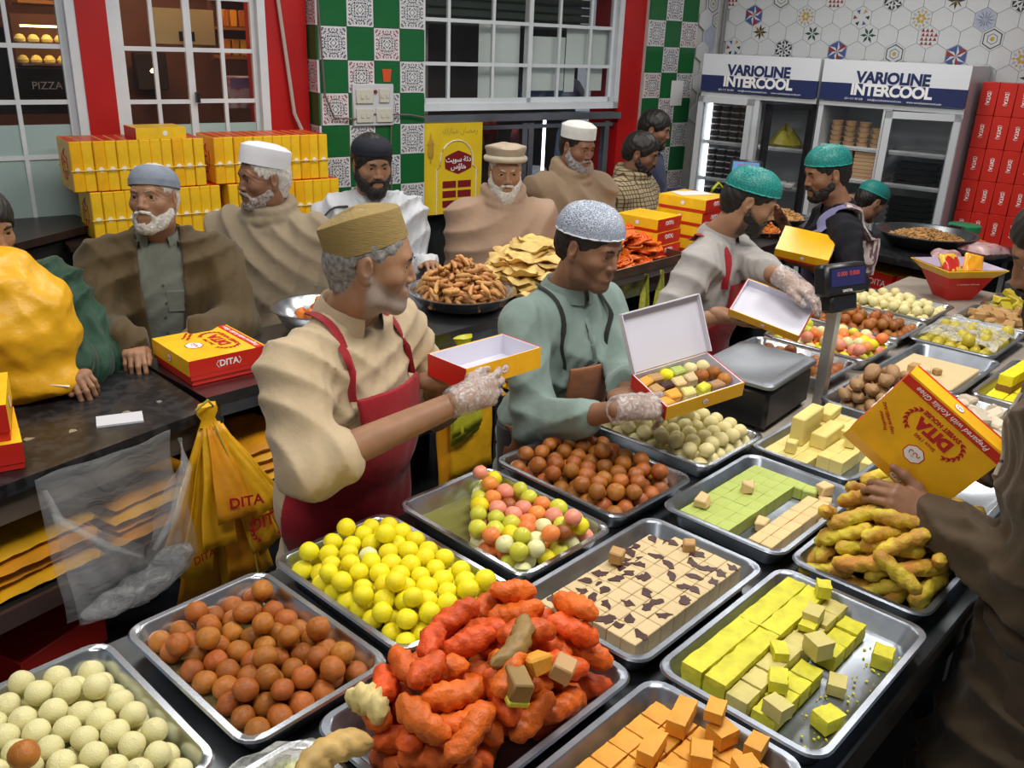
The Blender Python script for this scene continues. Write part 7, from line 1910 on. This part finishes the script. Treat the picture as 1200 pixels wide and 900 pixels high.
# --- carrier bags
m_bag = M('bag_yellow', (.80, .42, .012), .38, var=.14, nscale=9, bump=.5, bscale=18, bdist=.01)
m_bag2 = M('bag_orange', (.72, .30, .012), .40, var=.2, nscale=9, bump=.5, bscale=18, bdist=.01)
m_lime2 = M('bag_lime', (.52, .50, .03), .42, var=.15, nscale=10, bump=.4, bscale=20, bdist=.01)
def crumple(amp, seed, f=14):
    rg = np.random.default_rng(seed); A = rg.normal(size=(7, 3))*f; ph = rg.uniform(0, 6, 7)
    def fn(x, y, z):
        s = 0
        for a, q in zip(A, ph): s = s+np.abs(np.sin(a[0]*x+a[1]*y+a[2]*z+q+1.2*np.sin(6*x+4*z+q)))
        return amp*(s/7-.62)*2.2
    return fn
F = Field((-.32, -.26, -.03), (.30, .26, .52), .0075)
F.ell((-.02, 0, .20), (.205, .16, .225), .05); F.ell((0, 0, .055), (.195, .15, .075), .03); F.ell((-.06, .02, .36), (.14, .11, .10), .06); F.cap((-.1, .02, .40), (-.16, .03, .48), .05, .03, k=.05)
F.cap((-.3, -.2, .125), (.3, -.2, .115), .008, k=.02, op='s'); F.disp(crumple(.022, 4, 13), .06); F.disp(crumple(.006, 5, 26), .06); F.clip(lambda x, y, z: .001-z+0*x+0*y)
pb = onz(28, 478, .92)
bg = thing('carrier_bag', 'stuffed bright yellow plastic carrier bag on the black counter', 'bag', (pb.x-.06, pb.y+.12, .9205), rad(20))
obj('bag_body', quad_mesh('bag_body', [F.nets(smooth=1)], m_bag), bg)
def sheet(name, mat, parent, pts4, n=10, amp=.006, seed=0, th=.0015):
    """thin hanging plastic sheet between four corners, gently rumpled"""
    rg = np.random.default_rng(seed); ph = rg.uniform(0, 6, 5); a, b, c, d = [np.array(q, float) for q in pts4]; nn = np.cross(b-a, d-a); nn /= np.linalg.norm(nn)+1e-9; vs = []
    for i in range(n+1):
        for j in range(n+1):
            u, v = i/n, j/n; p_ = (a*(1-u)+b*u)*(1-v)+(d*(1-u)+c*u)*v; vs.append(tuple(p_+nn*amp*(math.sin(7*u+ph[0]+3*v)+.7*math.sin(11*v+ph[1]+4*u)+.5*math.sin(17*u-9*v+ph[2]))))
    o = MB().add(vs, [(i*(n+1)+j, (i+1)*(n+1)+j, (i+1)*(n+1)+j+1, i*(n+1)+j+1) for i in range(n) for j in range(n)]).build(name, mat, parent, angle=180)
    o.modifiers.new('solid', 'SOLIDIFY').thickness = th; return o
# bunch of folded yellow bags hung from the counter front
hb0 = T(1.19, 2.325, 0); bun_ = thing('bag_bunch', 'bunch of folded yellow carrier bags hanging from the counter', 'bags', (hb0.x, hb0.y, .28), RT)
shs = []
for i, (an, L_, w_, y_, x_) in enumerate(((-4, .60, .11, .02, 0), (7, .60, .10, .012, .02), (-20, .40, .055, 0, -.01), (19, .50, .06, -.005, .01), (26, .36, .055, -.012, .015), (-13, .47, .055, -.015, -.005), (5, .52, .06, -.022, .0), (14, .44, .055, -.032, .01), (-8, .36, .06, -.038, -.005), (1, .27, .065, -.048, .0), (20, .30, .05, -.045, .015))):
    c_, s_ = math.cos(rad(an)), math.sin(rad(an)); yb = y_*2.2-.02
    shs.append(((x_-.018, y_*.4, .60), (x_+.018, y_*.4, .60), (x_+s_*L_+c_*w_, yb, .60-L_*c_+s_*w_), (x_+s_*L_-c_*w_, yb, .60-L_*c_-s_*w_)))
for i, q in enumerate(shs): sheet('folded_bag', m_bag if i % 3 else m_bag2, bun_, q, seed=i, amp=.0045, th=.004)
MB().lathe([(.012, .585), (.03, .60), (.022, .62), (.035, .645), (.03, .665), (0, .67)], 16, warp=lambda p_, q: (p_.x*(1+.2*math.sin(4*q)), p_.y*.7, p_.z)).build('knot', m_bag, bun_)
MB().tube([(0, .03, .64), (.01, -.02, .665), (-.02, -.05, .70), (-.05, -.03, .67)], .004, 6).build('tie', M('string_lime', (.45, .42, .06), .6), bun_)
MB().tube([(0, -.03, .62), (.05, -.085, .40), (.07, -.09, .15), (.08, -.09, .03)], .0025, 5).build('tie', M('string_lime', (.45, .42, .06), .6), bun_)
text('lettering', 'DITA', .055, ink_red, bun_, (.115, -.105, .27), (rad(80), 0, rad(5)), bold=.001); text('lettering', 'DITA', .045, ink_red, bun_, (.03, -.135, .38), (rad(80), 0, rad(-20)), bold=.001); text('lettering', 'DITA', .035, ink_red, bun_, (-.09, -.075, .21), (rad(80), 0, rad(10)))
for f_ in (1, -1):
    o = laurel(bun_, .115+f_*.01, -.103, .25, .09, f_, ink_red); o.rotation_euler = (rad(80), 0, 0)
# clear bag hung from the counter edge, with waste at the bottom
hc = T(.86, 2.235, 0); cbg = thing('clear_plastic_bag', 'clear plastic bag hanging open from the black counter edge', 'bag', (hc.x, hc.y, .475), RT+rad(9.8)); cbg.scale = (1, 1, .665)
film2 = M_film('clear_bag', (.72, .74, .76), .13, .12, .9, 9, vary=False)
sheet('bag_wall', film2, cbg, ((-.20, .015, .665), (.20, .015, .665), (.19, .0, .02), (-.19, .0, .02)), 24, .008, 3, .0005)
sheet('bag_wall', film2, cbg, ((-.20, -.03, .55), (0, -.10, .30), (0, -.09, .02), (-.19, -.07, .05)), 18, .008, 4, .0005); sheet('bag_wall', film2, cbg, ((0, -.10, .30), (.20, -.03, .58), (.20, -.06, .10), (0, -.09, .02)), 18, .008, 5, .0005)
for sg in (-1, 1):
    MB().tube([(sg*.20, -.02, .64), (sg*.19, -.05, .52), (sg*.10, -.10, .37), (sg*.02, -.11, .27)], [.010, .018, .016, .008], 10, flat=.6).build('bag_fold', film2, cbg, angle=120)
F = Field((-.2, -.11, -.02), (.22, .03, .22), .006); F.ell((.0, -.045, .06), (.17, .045, .055), .03); F.ell((.12, -.045, .12), (.07, .04, .06), .03); F.disp(crumple(.012, 8, 22), .05)
obj('crumpled_film', quad_mesh('crumpled_film', [F.nets()], M_film('waste_film', (.66, .68, .70), .42, .15, .8, 24)), cbg)
# stacks of folded bags on the shelves under the counters
def pillow(name, mat, loc, w, l, h, rz, seed, label, group):
    o = packet(label, loc, w, l, h, mat, (0, 0, rz), seed); o.name = name; o['category'] = 'bags'; o['group'] = group
for i in range(5):
    for k in range(4):
        u = -.42+.36*i; v = 2.30+.17*u+.02; pillow('folded_bags', m_bag2 if (i+k) % 3 else m_bag, T(u, v+.06+.02*(k % 2), .568+.036*k), .34, .36, .045, RT+rad(9+3*(k % 2)), i*7+k, 'folded pack of orange yellow bags on the black counter shelf', 'folded bags on the black counter shelf')
for i in range(7):
    for k in range(4):
        u = 1.46+.36*i; pillow('folded_bags', m_bag2 if (i+k) % 2 else m_bag, T(u, 2.64, .528+.04*k), .34, .30, .048, RT+rad(2*(k % 2)), i*5+k+50, 'folded pack of orange yellow bags on the steel counter shelf', 'folded bags on the steel counter shelf')
o = MB().cbox((0, 0, .06), (.30, .22, .12), .004).build('sweet_box', red, None, T(.70, 2.56, .1605), RT+rad(20)); tag(o, 'red box lying on the bottom shelf of the black counter', 'box')
# bags hung in front of the steel counter
h1 = T(2.30, 2.40, 0); hg1 = thing('bag_bunch', 'flat lime bags hung with orange bags from the steel counter behind the cream shirt', 'bags', (h1.x, h1.y, .25), RT)
for i, (x, z, m_) in enumerate(((0, 0, m_bag2), (.06, .05, m_bag))): sheet('folded_bag', m_, hg1, ((x-.12, .0-.01*i, .50), (x+.12, -.01*i, .50), (x+.12, -.015-.01*i, z), (x-.12, -.015-.01*i, z)), 10, .004, 30+i, .006)
for i in range(3): sheet('folded_bag', m_lime2, hg1, ((-.08, -.035-.006*i, .60), (.07, -.035-.006*i, .60), (.08, -.05-.006*i, .25+.02*i), (-.08, -.05-.006*i, .22+.02*i)), 10, .004, 40+i, .004)
MB().lathe([(.02, .58), (.04, .60), (.028, .63), (.045, .66), (0, .67)], 14, warp=lambda p_, q: (p_.x*(1+.25*math.sin(3*q)), p_.y*.6-.03, p_.z)).build('knot', m_lime2, hg1)
h2 = T(3.60, 2.385, 0); hg2 = thing('carrier_bag', 'lime plastic bag with loop handles hanging from the steel counter', 'bag', (h2.x, h2.y, .50), RT)
lim_f = M_film('lime_film', (.50, .52, .08), .72, .3, .4, 20)
F = Field((-.12, -.06, -.02), (.12, .06, .32), .006); F.ell((0, 0, .13), (.095, .028, .13), .03); F.disp(crumple(.010, 12, 18), .05); obj('bag_body', quad_mesh('bag_body', [F.nets()], lim_f), hg2)
for sg in (-1, 1): MB().tube([(sg*.085, 0, .20), (sg*.080, 0, .36), (sg*.065, .0, .46), (sg*.045, 0, .36), (sg*.03, 0, .22)], [.022, .016, .012, .012, .02], 8, flat=.3).build('bag_handle', lim_f, hg2)
h3 = T(3.30, 2.385, 0); hg3 = thing('tied_bag', 'small tied lime yellow bag hanging from the steel counter', 'bag', (h3.x, h3.y, .42), RT)
F = Field((-.14, -.07, -.05), (.14, .07, .40), .006); F.ell((0, 0, .13), (.10, .035, .15), .03); F.cap((0, 0, .28), (0, 0, .33), .02, .035, k=.03); F.ell((-.05, 0, .36), (.035, .02, .02), .01); F.ell((.05, 0, .35), (.035, .02, .02), .01); F.disp(crumple(.012, 14, 18), .05); obj('bag_body', quad_mesh('bag_body', [F.nets()], M('bag_lime_bright', (.55, .52, .02), .4, var=.15)), hg3)
MB().tube([(0, 0, .34), (0, .02, .50), (0, .04, .52)], .004, 6).build('tie', m_lime2, hg3)
h4 = T(5.25, 2.96, 0); o = MB().tube([(0, 0, 0), (.02, 0, .12), (.05, 0, .22), (.08, .0, .26), (.14, 0, .20), (.17, 0, .16)], .022, 8, flat=.35).build('lime_strap', M('strap_lime', (.55, .60, .02), .5), None, (h4.x-.16, h4.y, .917), rad(5)); tag(o, 'bright lime plastic strap standing beside the second scale', 'strap')

# --- on the wall: poster, switch panel
po = thing('poster', 'yellow festival poster with a white arch, lantern and maroon badge', 'poster', WP(.385, 1.105, -.03), RW)
pyel = M('poster_yellow', (.80, .56, .02), .45, var=.1, nscale=5); maroon = M('poster_maroon', (.22, .01, .015), .5)
MB().box((0, 0, 0), (.50, .008, .64)).build('panel', pyel, po)
X90 = Matrix.Rotation(rad(90), 4, 'X')
arch = [(-.17, -.32), (-.17, .0), (-.14, .02), (-.14, .06)] + [(.0-.14*math.cos(rad(18*k))*1.0, .06+.14*math.sin(rad(18*k))) for k in range(1, 10)] + [(.14, .06), (.14, .02), (.17, .0), (.17, -.32)]
MB().tube([(x+.03, -.006, y) for x, y in arch], .007, 6, flat=.6).build('print_arch', ink_white, po)
bd = [(.115*math.cos(rad(30*k))*(1+.12*(k % 2)), .075*math.sin(rad(30*k))*(1+.12*(k % 2))) for k in range(12)]
MB().prism(bd, 0, .0015, 0, Matrix.Translation((.045, -.0042, .045)) @ X90).build('print_badge', maroon, po, smooth=False)
def presentation(s_): return s_
text('lettering', '\ufe96\ufef3\ufeee\ufeb3 \ufe94\ufe97\ufea9', .052, ink_white, po, (.045, -.0065, .065), (rad(90), 0, 0), bold=.001)
text('lettering', '\ufeb1\ufe85\ufe8e\ufeeb', .052, ink_white, po, (.045, -.0065, .015), (rad(90), 0, 0), bold=.001)
text('lettering', '\ufed9\ufead\ufe8e\ufe92\ufee3 \ufee5\ufe8e\ufec0\ufee3\ufead', .055, M('poster_gold', (.45, .30, .06), .5), po, (.06, -.0050, .265), (rad(90), 0, 0))
lt = MB().lathe([(.0, -.09), (.006, -.08), (.004, -.05), (.018, -.045), (.026, .0), (.022, .04), (.03, .045), (.02, .07), (.008, .09), (.004, .12), (0, .125)], 12, warp=lambda p_, q: (p_.x, p_.y*.15, p_.z))
lt.build('print_lantern', M('poster_lantern', (.52, .32, .05), .4), po, (-.19, -.008, .13))
for r in range(3):
    for c in range(2): MB().box((-.06+.13*c+.03, -.0045, -.11-.07*r), (.115, .002, .05)).build('print_block', maroon, po)
sw = thing('switch_panel', 'white electric switch panel with four plates on the tiled pillar', 'switch', WP(-.272, 1.555, .012), RW)
MB().cbox((0, 0, 0), (.30, .03, .265), .006).build('back_board', M('board_white', (.58, .59, .62), .5), sw)
for i, (x, z, w_, h_) in enumerate(((-.07, .055, .125, .09), (.075, .06, .075, .09), (-.07, -.065, .125, .09), (.075, -.065, .125, .09))):
    o = MB().cbox((x, -.02, z), (w_, .014, h_), .004).build('switch_plate', M('plate_cream', (.60, .58, .50), .4), sw)
    for k in range(2): MB().cbox((x-.02+.04*k, -.029, z), (.022, .006, .03), .002).build('rocker', M('plate_cream', (.60, .58, .50), .4), o)
MB().lathe([(0, -.006), (.012, -.006), (.012, .006), (0, .006)], 12, mat=X90).build('indicator', M('indicator_red', (.25, .02, .03), .4), sw, (.01, -.02, .085))
o = MB().prism([(-.025, -.035), (.025, -.035), (.035, .045), (-.035, .045)], 0, .003, 0, X90).build('sticker', M('sticker_orange', (.65, .08, .02), .5), None, WP(-.165, 1.735, .009), RW); tag(o, 'small orange sticker on the green pillar tile', 'sticker')
o = MB().box((0, 0, 0), (.14, .002, .2)).build('paper_sheet', white, None, WP(2.62, 1.62, -.04), RW); tag(o, 'white paper taped on the far tiled pillar', 'paper')
# foil scraps on the black counter
rg = random.Random(2)
for i in range(7):
    o = MB().prism([(.014*rg.uniform(.4, 1.2)*math.cos(k*1.05), .014*rg.uniform(.4, 1.2)*math.sin(k*1.05)) for k in range(6)], 0, .0012).build('foil_scrap', M('foil', (.5, .48, .42), .35, .7), None, T(.55+.1*i+rg.uniform(-.04, .04), 2.36+.09*rg.random()+.012*i, .9205), rg.uniform(0, 6)); tag(o, 'tiny torn foil scrap on the black counter', 'scrap', 'foil scraps on the black counter')
